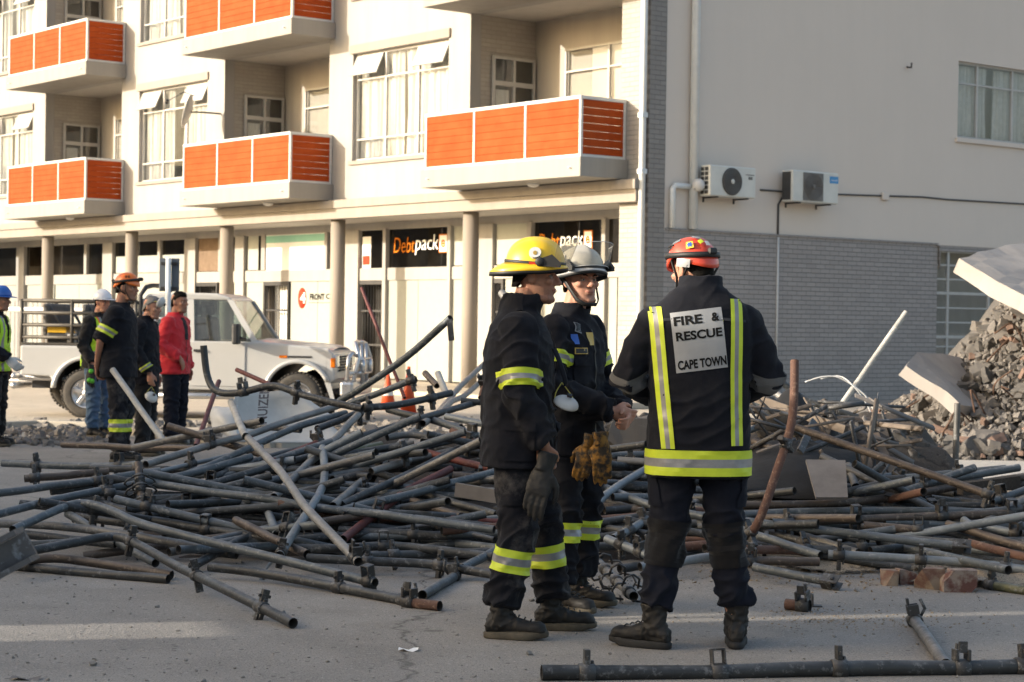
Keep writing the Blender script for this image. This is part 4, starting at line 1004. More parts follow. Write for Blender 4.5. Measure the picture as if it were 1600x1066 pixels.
LIST = [
 # ---- left part, from the back to the front
 ('brown', [(98, 695, 15.6), (200, 697, 15.4), (304, 701, 15.0)], [], 'lying level below the feet of the orange helmeted man', 0),
 ('grey', [(327, 658, 16.4), (385, 668, 16.2), (470, 672, 16)], [], 'with a black open end beside the white sack', 0),
 ('blue', [(4, 724, 14.6), (110, 729, 14.4), (209, 728, 14.2), (262, 715, 14)], [.2, .68], 'with two upright clamps reaching the far left edge', 0),
 ('brown', [(38, 748), (90, 743), (170, 737)], [.12], 'with a lumpy rusted end under the far left clamp', Ls),
 ('blue', [(-12, 772), (70, 757), (162, 745), (250, 736)], [.62], 'bowed and running off the left edge, upper of two', 0),
 ('dark', [(79, 768), (162, 757), (230, 752)], [], 'with a wide dark socket end at the left', Ls),
 ('olive', [(132, 760), (170, 754), (210, 749)], [], 'short and ribbed, left of the upright rosette pole', Ls),
 ('blue', [(-12, 806), (80, 782), (150, 768), (212, 757), (300, 741), (392, 714)], [.42], 'bowed and running off the left edge, lower of two', 0),
 ('grey', [(-10, 818), (70, 820), (155, 829), (270, 848), (330, 858)], [], 'lying behind the big arched pole at the left', 0),
 ('blue', [(106, 803), (158, 829), (243, 880)], [], 'sloping down to the right inside the arched pole', Ls),
 ('dark', [(119, 806), (180, 817), (250, 826)], [], 'short, tucked under the top of the arched pole', Ls),
 ('dark', [(36, 835), (99, 842), (180, 850)], [], 'nearly black, low behind the left steel channel', Ls),
 ('grey', [(43, 850), (99, 845), (200, 838)], [], 'thin, crossing low behind the kinked pole', Ls),
 ('brown', [(14, 878), (86, 871), (180, 884), (268, 899)], [], 'lowest at the left, lying almost on the road', 0),
 ('dark', [(22, 884, 'g'), (140, 893, 'g'), (263, 905, 'g')], [], 'flat on the road at the left below all others', 0),
 ('grey', [(264, 863), (319, 850), (400, 838)], [], 'short, reddened with rust, behind the kinked pole clamps', Ls),
 ('dark', [(300, 886), (377, 842), (470, 808)], [], 'rising right behind the long arched pole', Ls),
 ('dark', [(240, 813), (371, 831), (450, 846)], [.4], 'with an upturned clamp behind the brown open tube', Ls),
 ('blue', [(330, 846), (461, 813), (560, 790)], [], 'passing behind the brown open tube', Ls),
 ('grey', [(225, 801), (345, 787), (418, 790)], [], 'level, below the long straight blue pole', Ls),
 ('grey', [(230, 780), (327, 776), (380, 785)], [], 'dusty and short, right of the upright rosette pole', Ls),
 ('dark', [(235, 806), (300, 792), (380, 770)], [], 'slanting under the long straight blue pole', Ls),
 ('sky', [(414, 786), (424, 805), (432, 835)], [], 'bent short piece standing between two level poles', -.05),
 ('brown', [(368, 813), (440, 846), (480, 866)], [], 'cut short with its open end facing the camera', .05),
 ('pale', [(228, 726), (380, 684), (450, 660), (532, 633)], [.3], 'long and speckled, rising right past the white sack', .05),
 ('blue', [(262, 752), (330, 728), (389, 700), (467, 665), (540, 646)], [], 'lying just below the long speckled one', 0),
 ('sky', [(240, 739), (348, 714), (410, 698)], [.33], 'thin, under the speckled pole left of the white post', -.05),
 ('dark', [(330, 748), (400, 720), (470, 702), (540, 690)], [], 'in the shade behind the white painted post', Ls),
 ('red', [(425, 722), (460, 706), (502, 690)], [.95], 'short, rising towards a red bracket', 0),
 ('dark', [(300, 766), (400, 736), (510, 707), (560, 683), (650, 656), (741, 630)], [], 'long, curving up to an open end behind the left firefighter', .03),
 ('blue', [(356, 764), (440, 748), (520, 729), (630, 704), (745, 680)], [.98], 'long, rising gently to the left firefighter\'s elbow', .06),
 ('grey', [(509, 745), (582, 729), (700, 712)], [], 'half hidden below the long gently rising pole', Ls),
 ('olive', [(505, 712), (545, 704), (596, 695)], [], 'greenish with an open end in mid heap', Ls),
 ('dark', [(496, 670), (530, 660), (560, 645)], [], 'stubby, under the twisted clamps at mid heap', -.05),
 ('grey', [(605, 684), (640, 678), (690, 686)], [], 'short, level, behind the long pale diagonal', Ls),
 ('dark', [(606, 640), (654, 652), (720, 668)], [.45], 'sloping down right behind the diagonal', Ls),
 ('blue', [(545, 631, 15.6), (600, 613, 15.5), (650, 592, 15.4)], [.93], 'rising right to a broken clamp in front of the cones', 0),
 ('blue', [(678, 657), (740, 676), (775, 690)], [], 'sloping down right behind the left firefighter', Ls),
 ('sky', [(697, 651), (763, 665), (800, 670)], [], 'lying level behind the left firefighter\'s back', -.05),
 ('dark', [(720, 626, 15.8), (766, 630, 15.8)], [.9], 'short, level with a clamp behind the left firefighter', 0),
 ('pale', [(580, 737), (615, 727), (640, 719)], [], 'short with a cream end in mid heap', -.02),
 ('red', [(650, 703), (700, 718), (765, 732)], [.1], 'glossy, sloping down to the left firefighter', 0),
 ('red', [(704, 733), (640, 764), (590, 800), (536, 843)], [], 'slanting down left below the blue poles', -.06),
 ('rust', [(460, 806), (570, 814), (640, 812)], [], 'level, lost in the shade below the long straight pole', Ls),
 ('red', [(705, 812), (780, 817)], [], 'short, level, beside the left firefighter\'s knee', Ls),
 ('brown', [(644, 783), (690, 796), (720, 807)], [], 'short, pale-topped, above the long straight pole', Ls),
 ('dark', [(659, 771), (720, 788), (775, 804)], [], 'sloping right to the left firefighter\'s knee', -.08),
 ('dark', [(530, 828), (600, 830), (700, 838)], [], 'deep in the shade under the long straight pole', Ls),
 ('grey', [(640, 812), (700, 826), (772, 843)], [], 'thin, below the long straight blue pole at right', -.1),
 ('dark', [(735, 692), (690, 718), (640, 742), (534, 789)], [.02], 'purple tinged, sloping down left in mid heap', .08),
 ('blue', [(775, 737), (700, 757), (620, 776), (536, 797)], [], 'thick, sloping down left from the left firefighter\'s hip', .12),
 ('pale', [(768, 579), (720, 614), (660, 662)], [], 'shorter of two steep parallels by the left firefighter', .08),
 ('pale', [(774, 552), (720, 598), (669, 650), (610, 703), (520, 791)], [], 'long and steep, running up to the left firefighter', .22),
 ('pale', [(567, 641), (535, 676), (500, 709), (428, 777)], [.05], 'slanting steeply left of the long steep one', .18),
 ('sky', [(504, 700), (508, 735), (505, 762), (488, 790), (463, 826), (437, 868)], [.98], 'crooked, bent in the middle and ending in a black clamp', .22),
 ('blue', [(244, 756), (340, 768), (413, 779), (500, 792), (640, 811), (772, 828)], [], 'long and straight, crossing the whole left half', .2),
 ('dark', [(440, 856), (520, 858), (605, 852), (690, 860), (770, 870)], [.47], 'level, upper of two low ones left of the firefighters', .0),
 ('dark', [(480, 872), (573, 877), (671, 881), (782, 900)], [.66, .3], 'level, lower of two low ones left of the firefighters', .0),
 ('blue', [(660, 930, 'g'), (690, 914, 'g'), (714, 898, 'g')], [.93], 'short stub on the road left of the firefighter', 0),
 ('blue', [(722, 888), (773, 861)], [], 'short, rising right behind the left firefighter\'s knee', 0),
 ('dark', [(327, 886), (395, 893), (510, 914), (600, 932), (637, 939)], [.62, .98], 'black, resting low in front, joined to a brass stub', .1),
 ('white', [(361, 628, 14.9), (372, 655, 14.3), (384, 682, 13.7)], [], 'short collar piece on top of the speckled diagonal', 0),
 ('pale', [(383, 680, 13.8), (440, 738, 12.7), (476, 792, 11.9), (560, 878, 11.0)], [.98], 'mottled, coming straight down to the road at mid left', 0),
 ('blue', [(20, 828), (70, 805), (113, 787), (142, 787), (178, 799), (212, 817), (300, 840), (424, 871), (586, 911)], [.985], 'big arched one, thickest bend at the left', .35),
 ('dark', [(2, 880), (45, 861), (119, 848), (165, 838), (195, 840), (240, 864), (274, 884), (340, 915, 10.2), (458, 974, 'g')], [.29, .62, .90], 'kinked, ending on the road at the lower left', .35),
 ('brown', [(216, 724, 13.0), (219, 755, 12.9), (222, 788, 12.8)], [.4, .62, .95], 'standing upright with rosettes and an open top', 0),
 # standing out at the top
 ('blue', [(704, 497, 14.6), (635, 560, 14.9), (560, 610, 15.1), (530, 627, 15.2)], [], 'steep, its top end highest above the heap', 0),
 ('dark', [(318, 540, 15.0), (323, 590, 15.0), (336, 614, 14.9), (371, 616, 14.8), (427, 600, 14.7), (482, 621, 14.5), (566, 639, 14.3)], [.38, .66], 'hooked, with an upright flattened end by the red jacket', 0),
 ('dark', [(570, 637, 14.4), (616, 634, 14.5), (660, 625, 14.7), (705, 614, 14.9)], [.03, .75], 'with an upright clamp, crossing the crest of the heap', 0),
 ('white', [(176, 578, 16.6), (210, 628, 16.4), (258, 692, 16.0)], [], 'slanting in front of the orange helmeted man', 0),
 ('red', [(565, 450, 19.0), (600, 540, 18.6), (632, 622, 18.2)], [], 'thin, leaning far up in front of the shop door', 0),
 ('pale', [(784, 458, 12.8), (806, 482, 12.6), (860, 548, 12.2)], [], 'end sticking up behind the yellow helmeted firefighter', 0),
 ('brown', [(664, 583, 16.6), (683, 603, 16.4)], [], 'short stub, left of a pair standing at the crest', 0),
 ('white', [(684, 583, 16.4), (697, 615, 16.2)], [], 'short stub, right of a pair standing at the crest', 0),
 ('rust', [(763, 580, 15.4), (752, 622, 15.2)], [.5], 'flaking stub standing behind the left firefighter', 0),
 # ---- between and behind the firefighters
 ('sky', [(930, 790), (952, 768), (1004, 736), (1060, 706)], [], 'thick, rising right behind the middle pair', .1),
 ('blue', [(940, 760), (1012, 789), (1100, 808)], [], 'sloping down behind the right firefighter', 0),
 ('dark', [(945, 798), (996, 793), (1080, 786)], [], 'with an open end right of the middle firefighter', Ls),
 ('pale', [(965, 719), (1003, 722), (1060, 724)], [], 'pale brown one seen between two firefighters', 0),
 ('dark', [(1060, 808), (1100, 824), (1160, 838)], [], 'seen between the right firefighter\'s knees', Ls),
 ('grey', [(1066, 790), (1110, 782), (1160, 770)], [], 'above the one seen between his knees', Ls),
 ('rust', [(1050, 842), (1100, 839), (1150, 843)], [], 'thin maroon, between the right firefighter\'s shins', Ls),
 ('rust', [(1020, 856), (1080, 851), (1160, 848)], [], 'thick maroon, below the thin maroon one', -.05),
 ('sky', [(1000, 886), (1062, 873), (1120, 864), (1190, 858)], [], 'lowest one behind the right firefighter\'s shins', 0),
 ('sky', [(958, 842), (985, 822), (1018, 807), (1050, 790)], [.25, .5], 'with wedge clamps, upper of two beside his right knee', .05),
 ('sky', [(948, 842), (980, 855), (1014, 868)], [.35, .8], 'with wedge clamps, lower of two beside his right knee', .1),
 ('grey', [(925, 868, 11.6), (955, 892, 11.1), (990, 932, 10.5)], [.35, .62, .9], 'with three rosettes and a brass coloured open end', 0),
 ('dark', [(968, 889), (1012, 882)], [], 'short one behind the three rosettes', Ls),
 # ---- right part
 ('sky', [(1120, 690), (1171, 671), (1228, 650)], [], 'thick with a dark end meeting the rusty upright', .05),
 ('brown', [(1110, 790), (1200, 789), (1300, 788), (1400, 777), (1484, 762), (1620, 742)], [], 'thick, topmost of the level ones at right', .1),
 ('dark', [(1360, 789), (1450, 790), (1553, 791)], [], 'green tinged, under the topmost level one at right', Ls),
 ('blue', [(1130, 806), (1240, 800), (1400, 798), (1500, 800), (1560, 801)], [], 'level, second from top at right', 0),
 ('brown', [(1236, 816), (1340, 811), (1467, 808), (1590, 801)], [.28, .66, .97], 'pinkish with three clamps at right', .04),
 ('blue', [(1140, 812), (1240, 822), (1400, 841), (1494, 853)], [], 'long, sloping gently to a black coupler at right', .12),
 ('blue', [(1140, 822), (1180, 834), (1282, 868)], [], 'slanting down left of the patched white one', .1),
 ('sky', [(1294, 866), (1400, 872), (1480, 877), (1566, 885), (1640, 897)], [.05, .42, .8], 'with flaking white patches and three clamps, low at right', .12),
 ('brown', [(1170, 876), (1220, 876), (1280, 878)], [.02], 'short, level, low beside the right firefighter\'s calf', 0),
 ('blue', [(1178, 886), (1230, 894), (1290, 908)], [], 'lowest at right, ending in a black coupler', .05),
 ('brown', [(1480, 819), (1530, 832), (1620, 860)], [], 'sloping off the right edge behind the patched one', .05),
 ('sky', [(1522, 820), (1560, 829), (1592, 834)], [.92], 'short, by the right edge with one clamp', Ls),
 ('sky', [(1506, 813), (1533, 833)], [], 'pale stub crossing three dark ones at right', -.02),
 ('brown', [(1350, 821), (1437, 828)], [.97], 'with a sunlit cream end at right', -.05),
 ('rust', [(1513, 848), (1566, 860), (1620, 875)], [], 'sunlit brown stub at the right edge', 0),
 ('dark', [(1471, 834), (1541, 845)], [], 'short and dark above the sunlit brown stub', Ls),
 ('olive', [(1546, 914, 'g'), (1640, 928, 'g')], [.03], 'lying on the sand at the right edge by the bricks', 0),
 ('dark', [(1360, 861), (1420, 854)], [], 'short, behind the patched white one', Ls),
 ('dark', [(1193, 829), (1250, 842), (1303, 860)], [], 'blackened and splintered, beside the rusty bend', Ls),
 ('grey', [(1257, 838), (1300, 850), (1340, 864)], [], 'short, in the shade left of the patched one', Ls),
 ('dark', [(1313, 856), (1368, 855)], [.6], 'short, level, right of the white clamp', Ls),
 ('grey', [(1330, 834), (1420, 838), (1500, 846)], [], 'thin, beneath the pinkish pole', Ls),
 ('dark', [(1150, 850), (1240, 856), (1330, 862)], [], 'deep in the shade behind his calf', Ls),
 ('brown', [(1244, 668, 13.4), (1290, 685, 13.2), (1400, 722, 12.9), (1480, 747, 12.75), (1553, 776, 12.6)], [.97], 'long diagonal one across the right half', 0),
 ('blue', [(1550, 784, 12.9), (1580, 773, 13), (1630, 755, 13.2)], [.2], 'thick, coming in from the right edge', 0),
 ('rust', [(1241.6, 564, 12.2), (1241, 622, 12.1), (1236, 672, 12.0), (1214, 735, 11.9), (1197, 787, 11.8), (1180, 828, 11.8), (1160, 842, 11.9), (1110, 848, 12.1)], [.37, .77], 'bent upright one with an open sunlit top', 0),
 ('white', [(1416, 488, 18.5), (1370, 555, 18.4), (1308, 642, 18.2)], [], 'sunlit, leaning in front of the grey brick wall', 0),
 ('grey', [(1496, 630, 17.0), (1494, 690, 17.0), (1492, 746, 17.0)], [], 'standing straight up in front of the rubble', 0),
 ('brown', [(1170, 641, 15.6), (1260, 648, 15.6), (1382, 660, 15.6)], [.45, .62], 'white flecked, level across the junk at right', 0),
 ('dark', [(1216, 592, 16.0), (1250, 622, 16), (1303, 641, 15.9), (1340, 652, 15.9)], [], 'crooked, sloping down behind the rusty upright', 0),
 ('pale', [(1194, 601, 15.2), (1215, 618, 15), (1236, 632, 14.9)], [], 'short pale one left of the rusty upright', 0),
 ('brown', [(1288, 626, 15.4), (1288, 652, 15.3)], [], 'short stub standing in the junk at right', 0),
 ('dark', [(1255, 707, 13.6), (1300, 688, 13.7), (1349, 667, 13.9)], [], 'thin and black, crossing under the long diagonal', 0),
 ('grey', [(1338, 760, 13.2), (1380, 722, 13.3)], [], 'thin, rising right below the long diagonal', 0),
 ('grey', [(1325, 727, 13.2), (1337, 760, 13)], [], 'short, leaning against the black sheet', 0),
 ('brown', [(1177, 690, 13.9), (1216, 706, 13.7), (1260, 720, 13.6)], [], 'short, behind the right firefighter\'s jacket', 0),
 ('grey', [(1380, 742, 14.5), (1440, 752, 14.3), (1500, 766, 14.2)], [], 'pale, under the middle of the long diagonal', 0),
 ('pale', [(1420, 720, 15.2), (1450, 760, 14.2)], [], 'thin, sloping to the topmost level one', 0),
]
for it in LIST:
    colr, pts, cl, ph, lift = it
    kinds = [2] if 'rosette' in ph else None
    pole(colr, pts, cl, ph, lift, kinds=kinds, end=(1,) if 'black coupler' in ph else None, r=RP*(.62 if ph.startswith('thin') else 1.0))
# the extra pieces that lie apart
pole('red', [(342, 596, 16.4), (322, 650, 15.9), (306, 697, 15.2)], (), 'and white banded, slanting beside the red jacket', r=.02)
pole('red', [(370, 578, 17.4), (398, 591, 17.2), (424, 602, 17)], (), 'tipped lath end pointing left in front of the pickup door', r=.02)
pole('dark', [(846, 1051, 'g'), (1100, 1049, 'g'), (1350, 1045, 'g'), (1640, 1040, 'g')], (.085, .34, .575, .82, .945), 'with black clamps lying alone along the bottom edge', r=.033, big=True, kinds=[3, 0, 3, 1, 3], group='scaffold poles lying apart')
pole('grey', [(1428, 968, 'g'), (1450, 1000, 'g'), (1478, 1040, 'g')], (.03,), 'short one pointing at the bottom edge pole', r=.03, big=True, kinds=[1], group='scaffold poles lying apart')
pole('rust', [(1228, 944, 'g'), (1262, 947, 'g')], (.8,), None, r=.03, big=True, kinds=[1], group=None, name='pipe_coupler', cat='coupler', lab='short rusty pipe coupler lying on the road behind a boot')
pole('rust', [(637, 941, 'g'), (687, 947, 'g')], (.05,), None, name='pipe_stub', cat='pipe', group=None, lab='sunlit brass coloured pipe stub at the end of a black pole')
c = G(1275, 948); t = thing('wedge_plate', 'small dark bent steel plate right of the rusty coupler', 'steel plate', c); q = MB(); q.bbox((-.025, -.03, 0), (.03, .03, .008), .002); q.bbox((-.025, -.03, .008), (-.017, .03, .07), .002); q.build('plate', M['clampsteel'], t)
# hanging clip at the steep pole's top and the wire off the crooked pole
# underlying poles that fill the heap
FILL = random.Random(77)
fl_lab = {'dark': 'dark grey scaffold pole buried deep under the heap', 'brown': 'grey brown scaffold pole buried deep under the heap', 'rust': 'rust brown scaffold pole buried deep under the heap', 'blue': 'blue grey scaffold pole buried deep under the heap'}
for i in range(135):
    px = FILL.uniform(240, 1040) if i < 80 else FILL.uniform(1060, 1600); py = FILL.uniform(700, 862) if px < 1050 else FILL.uniform(745, 862)
    Y = on_heap(px, py) + FILL.uniform(.10, .5); ang = FILL.gauss(0, .5); L = FILL.uniform(.9, 2.2); c = P(px, py, Y); d = Vector((math.cos(ang), math.sin(ang), FILL.gauss(0, .11))); a, b_ = c - d*L/2, c + d*L/2
    a.z = max(a.z, .03); b_.z = max(b_.z, .03); cc = FILL.choice(['dark', 'dark', 'blue', 'blue', 'brown', 'rust'] if i % 3 == 0 else ['dark', 'dark', 'blue'])
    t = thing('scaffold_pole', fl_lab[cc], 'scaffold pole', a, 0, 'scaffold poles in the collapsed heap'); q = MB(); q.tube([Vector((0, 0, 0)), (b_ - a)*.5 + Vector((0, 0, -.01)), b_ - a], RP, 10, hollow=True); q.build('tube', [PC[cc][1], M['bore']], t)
    for f_ in ((.12,), (.2, .8), (.5,), (), ())[i % 5]:
        o = bpy.data.objects.new('clamp', CLM[(3, 0, 3, 1)[i % 4]]); col.objects.link(o); o.parent = t; dd = (b_ - a).normalized(); xx = Vector((0, 0, 1)).cross(dd).normalized(); up = dd.cross(xx); pp = (b_ - a)*f_
        o.matrix_local = Matrix(((xx.x, up.x, dd.x, pp.x), (xx.y, up.y, dd.y, pp.y), (xx.z, up.z, dd.z, pp.z), (0, 0, 0, 1))) @ Matrix.Rotation(FILL.uniform(-.6, .6), 4, 'Z')
# more poles thrown across the crest
for i in range(22):
    px = FILL.uniform(300, 740) if i < 16 else FILL.uniform(1200, 1560); py = FILL.uniform(668, 790) if px < 1000 else FILL.uniform(770, 850)
    Y = on_heap(px, py) + FILL.uniform(-.05, .16); ang = FILL.choice([1, -1, 1])*FILL.uniform(.3, .85); L = FILL.uniform(.7, 1.7); c = P(px, py, Y); d = Vector((math.cos(ang), FILL.gauss(0, .35), math.sin(ang)*.55)).normalized(); a, b_ = c - d*L/2, c + d*L/2
    a.z = max(a.z, .04); b_.z = max(b_.z, .04); cc = FILL.choice(['blue', 'dark', 'grey', 'sky'])
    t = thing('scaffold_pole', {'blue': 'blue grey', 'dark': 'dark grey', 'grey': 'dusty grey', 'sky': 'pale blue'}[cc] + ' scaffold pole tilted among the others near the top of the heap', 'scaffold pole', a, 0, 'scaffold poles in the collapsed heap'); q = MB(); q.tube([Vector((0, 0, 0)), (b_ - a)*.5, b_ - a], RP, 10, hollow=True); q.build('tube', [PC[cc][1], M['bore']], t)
# soil and splinters under the heap, darkened to deepen the shade and hide the road
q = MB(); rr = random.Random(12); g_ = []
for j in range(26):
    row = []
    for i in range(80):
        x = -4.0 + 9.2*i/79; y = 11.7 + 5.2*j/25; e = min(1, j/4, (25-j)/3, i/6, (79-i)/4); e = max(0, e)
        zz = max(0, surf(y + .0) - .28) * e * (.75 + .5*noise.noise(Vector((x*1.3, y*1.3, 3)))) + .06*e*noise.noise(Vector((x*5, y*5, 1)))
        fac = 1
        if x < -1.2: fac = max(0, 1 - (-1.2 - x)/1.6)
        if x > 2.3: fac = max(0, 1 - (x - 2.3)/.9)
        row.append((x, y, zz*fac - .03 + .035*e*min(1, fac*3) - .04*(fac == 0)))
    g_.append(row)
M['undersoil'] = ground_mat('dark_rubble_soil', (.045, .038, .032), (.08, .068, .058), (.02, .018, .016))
q.sheet(g_); tag(q.build('heap_soil', M['undersoil']), 'soil and dust darkened for the shade under the heap of poles', 'soil', kind='stuff')

# ================================================================ sheets, boards, sack in the heap
def slabpoly(pts3, thick, mat, name, parent, nrm=None):
    n_ = (pts3[1] - pts3[0]).cross(pts3[2] - pts3[0]).normalized() if nrm is None else nrm
    q = MB(); k = len(pts3); q.rings([[p for p in pts3], [p + n_*thick for p in pts3]], 0, True, (True, True), False); return q.build(name, mat, parent)
def grid_sheet(corners, nu, nv, bulge, seed, thick=.008):
    a, b_, c, d = corners; gr = []
    n_ = (b_ - a).cross(d - a).normalized()
    for j in range(nv + 1):
        row = []
        for i in range(nu + 1):
            u, v = i/nu, j/nv; p = a*(1-u)*(1-v) + b_*u*(1-v) + c*u*v + d*(1-u)*v
            row.append(p + n_*(bulge*math.sin(math.pi*u)*math.sin(math.pi*v*.9 + .1) + bulge*.35*noise.noise(Vector((u*2.6, v*2.6, seed)))))
        gr.append(row)
    q = MB(); q.sheet(gr); return q, n_
def sheet_thing(name, label, cat, corners, mat, bulge=.1, seed=1, nu=14, nv=10, thick=.01):
    t = thing(name, label, cat); q, n_ = grid_sheet(corners, nu, nv, bulge, seed); o = q.build('sheet', mat, t); md_ = o.modifiers.new('s', 'SOLIDIFY'); md_.thickness = thick; return t, o
M['sack'] = MAT('printed_white_sack', (.55, .55, .53), .55, var=.2, vs=4, bs_=.3, bscale=9, bdist=.02)
M['tarp'] = MAT('black_sheet', (.008, .0085, .010), .85, var=.4, bs_=.3, bscale=6, bdist=.03)
M['board'] = MAT('grey_board', (.17, .155, .145), .8, var=.3, vs=5, bs_=.2)
t, o = sheet_thing('printed_sack', 'big white printed sack crumpled behind the hooked dark pole', 'sack', (P(345, 690, 16.6), P(545, 690, 16.9), P(470, 612, 17.1), P(372, 606, 16.9)), M['sack'], -.14, 2)
M['ink'] = MAT('sack_ink', (.05, .05, .06), .7, bs_=0)
me = fit_text(text_mesh('NUIZEN', 1, 0, .02), .42, .085)
a = P(417, 662, 16.55); uu = (P(420, 622, 16.75) - a).normalized(); nn_ = Vector((0, -1, .15)).normalized(); ww = nn_.cross(uu).normalized()
link_mesh('sack_print', me, M['ink'], o, Matrix(((uu.x, ww.x, nn_.x, a.x), (uu.y, ww.y, nn_.y, a.y), (uu.z, ww.z, nn_.z, a.z), (0, 0, 0, 1))) )
sheet_thing('crumpled_sheet', 'crumpled silver white sheet under the upright end of the hooked pole', 'sheet', (P(332, 672, 16.2), P(372, 690, 16.0), P(372, 634, 16.3), P(326, 640, 16.4)), M['sack'], .07, 5)
sheet_thing('white_board', 'pale board edge sticking out right of the printed sack', 'board', (P(470, 660, 17.3), P(520, 650, 17.4), P(478, 622, 17.5), P(440, 622, 17.4)), M['sack'], .0, 5)
sheet_thing('black_sheet', 'large black plastic sheet sagging behind the right firefighter', 'sheet', (P(1150, 778, 12.9), P(1305, 782, 12.9), P(1345, 706, 13.9), P(1165, 690, 14.2)), M['tarp'], .12, 3)
sheet_thing('black_sheet', 'curved black sheet standing behind the grey board', 'sheet', (P(1255, 770, 13.1), P(1352, 775, 13.2), P(1340, 715, 13.9), P(1240, 690, 13.9)), M['tarp'], -.2, 8)
sheet_thing('crumpled_sheet', 'dark crumpled metal sheet on top of the junk behind the right firefighter', 'sheet', (P(1178, 668, 14.6), P(1290, 690, 14.3), P(1270, 640, 15.0), P(1200, 632, 15.0)), M['tarp'], .22, 14)
sheet_thing('crumpled_sheet', 'dark torn sheet folded under the long diagonal pole', 'sheet', (P(1290, 712, 13.8), P(1372, 742, 13.6), P(1362, 690, 14.4), P(1300, 668, 14.4)), M['tarp'], -.2, 19)
t = thing('grey_board', 'square grey board leaning on the black sheet', 'board'); slabpoly([P(1259, 718, 12.95), P(1321, 719, 12.95), P(1325, 777, 12.6), P(1275, 777, 12.6)], .02, M['board'], 'board', t)
M['wood'] = MAT('grey_timber', (.17, .135, .105), .85, var=.35, vs=9)
def bar(label, a, b_, w, h, mat, name='timber_batten', cat='batten'):
    t = thing(name, label, cat, a); d = b_ - a; q = MB(); u = d.normalized(); s = u.cross(Vector((0, 1, .1))).normalized(); v = u.cross(s)
    q.rings([[p + s*w*i + v*h*j for i, j in ((-1, -1), (1, -1), (1, 1), (-1, 1))] for p in (Vector((0, 0, 0)), d)], 0, True, (True, True), False); q.build('bar', M[mat], t)
bar('brown batten sloping down from behind his elbow to the junk', P(1172, 619, 14.7), P(1322, 672, 14.0), .03, .02, 'wood')
bar('dark flat bar standing below the rusty upright clamp', P(1272, 658, 13.9), P(1250, 706, 13.5), .025, .01, 'clampsteel', 'flat_bar', 'flat bar')
bar('brown frame bar leaning left at the edge of the junk', P(1367, 680, 14.6), P(1400, 750, 14.0), .03, .02, 'wood')
bar('short brown frame bar left of the longer leaning one', P(1352, 715, 14.1), P(1372, 760, 13.7), .03, .02, 'wood')
bar('yellowish thin batten under the black sheet by his jacket', P(1175, 705, 13.5), P(1207, 723, 13.3), .012, .012, 'sand', 'batten')
bar('grey splintered plank beside the left firefighter\'s thigh', P(712, 765, 13.0), P(790, 778, 12.9), .045, .015, 'board', 'plank', 'plank')
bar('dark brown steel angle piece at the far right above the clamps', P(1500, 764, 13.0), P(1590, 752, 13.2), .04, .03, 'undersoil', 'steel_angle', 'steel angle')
sj = MB(); rj = random.Random(31)
for i in range(58):
    c = P(rj.uniform(1170, 1400), rj.uniform(625, 770), rj.uniform(13.2, 15.2)); d = Vector((rj.gauss(0, 1), rj.gauss(0, .5), rj.gauss(0, .5))).normalized()*rj.uniform(.08, .38); w = rj.uniform(.008, .03)
    sj.tube([c - d, c + d], [(w, w*.5), (w*.8, w*.4)], 5, rj.randrange(3))
tag(sj.build('splinters', [M['wood'], M['clampsteel'], M['board']]), 'splinters, laths and rods tangled in the junk at the edge of the rubble', 'splinters', kind='stuff')
# wires by the white pole
t = thing('loose_wire', 'pale looped wires hanging off the white leaning pole', 'wire', (0, 0, 0)); q = MB()
q.tube(catmull([P(1258, 597, 18.2), P(1285, 589, 18.2), P(1310, 590, 18.2), P(1335, 604, 18.2), P(1355, 622, 18.2), P(1370, 650, 18.2)]), .008, 5); q.tube(catmull([P(1282, 592, 18.2), P(1312, 588, 18.2), P(1333, 603, 18.1), P(1352, 628, 18.1), P(1364, 652, 18.1)]), .006, 5); q.build('wire', M['white'], t)
t = thing('bent_wire', 'thick bent wire hanging from the black clamp of the crooked pole', 'wire'); q = MB(); q.tube(catmull([P(432, 872, 11.5), P(418, 885, 11.4), P(408, 903, 11.3), P(403, 917, 11.25)]), .011, 6); q.build('wire', PC['pale'][1], t)
t = thing('hanging_clip', 'flat steel clip hanging from the top end of the steep pole', 'clip'); q = MB(); q.bbox((-.022, -.03, -.14), (.022, -.02, .02), .004, 0, Matrix.Translation(P(703, 503, 14.55)) @ Matrix.Rotation(R(-6), 4, 'Y')); q.build('clip', M['clampsteel'], t)
t = thing('orange_scrap', 'bright orange plastic scrap deep in the heap', 'scrap', group='orange scraps in the heap'); q = MB(); c = P(678, 843, 12.6); q.rings([[c + Vector((x, y, z)) for x, y, z in ((-.06, 0, 0), (.0, -.05, .01), (.09, 0, .0), (0, .04, .03))], [c + Vector((x, y, z + .02)) for x, y, z in ((-.05, 0, .02), (.0, -.03, .02), (.05, 0, .0), (0, .03, .03))]], 0, True, (True, True)); q.build('scrap', M['cone'], t)
t2 = dup(t, 'smaller orange plastic scrap under the long straight pole'); t2.location = P(600, 818, 12.7) - c
# channel steel close to the lens at the left edge
t = thing('steel_channel', 'out of focus rusty steel channel poking in at the left edge', 'steel channel'); a, b_ = P(42, 850, 5.4), P(-260, 1010, 5.0); d = (b_ - a)
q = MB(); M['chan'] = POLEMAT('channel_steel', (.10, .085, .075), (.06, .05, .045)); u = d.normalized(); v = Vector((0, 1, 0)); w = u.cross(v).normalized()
if w.z < 0: w = -w
for lo, hi in (((-.05, .035), (.05, .05)), ((-.05, -.05), (.05, -.035)), ((.035, -.034), (.05, .034))):
    q.rings([[p + v*i + w*j for i, j in ((lo[0], lo[1]), (hi[0], lo[1]), (hi[0], hi[1]), (lo[0], hi[1]))] for p in (a, b_)], 0, True, (True, True), False)
q.build('channel', M['chan'], t)
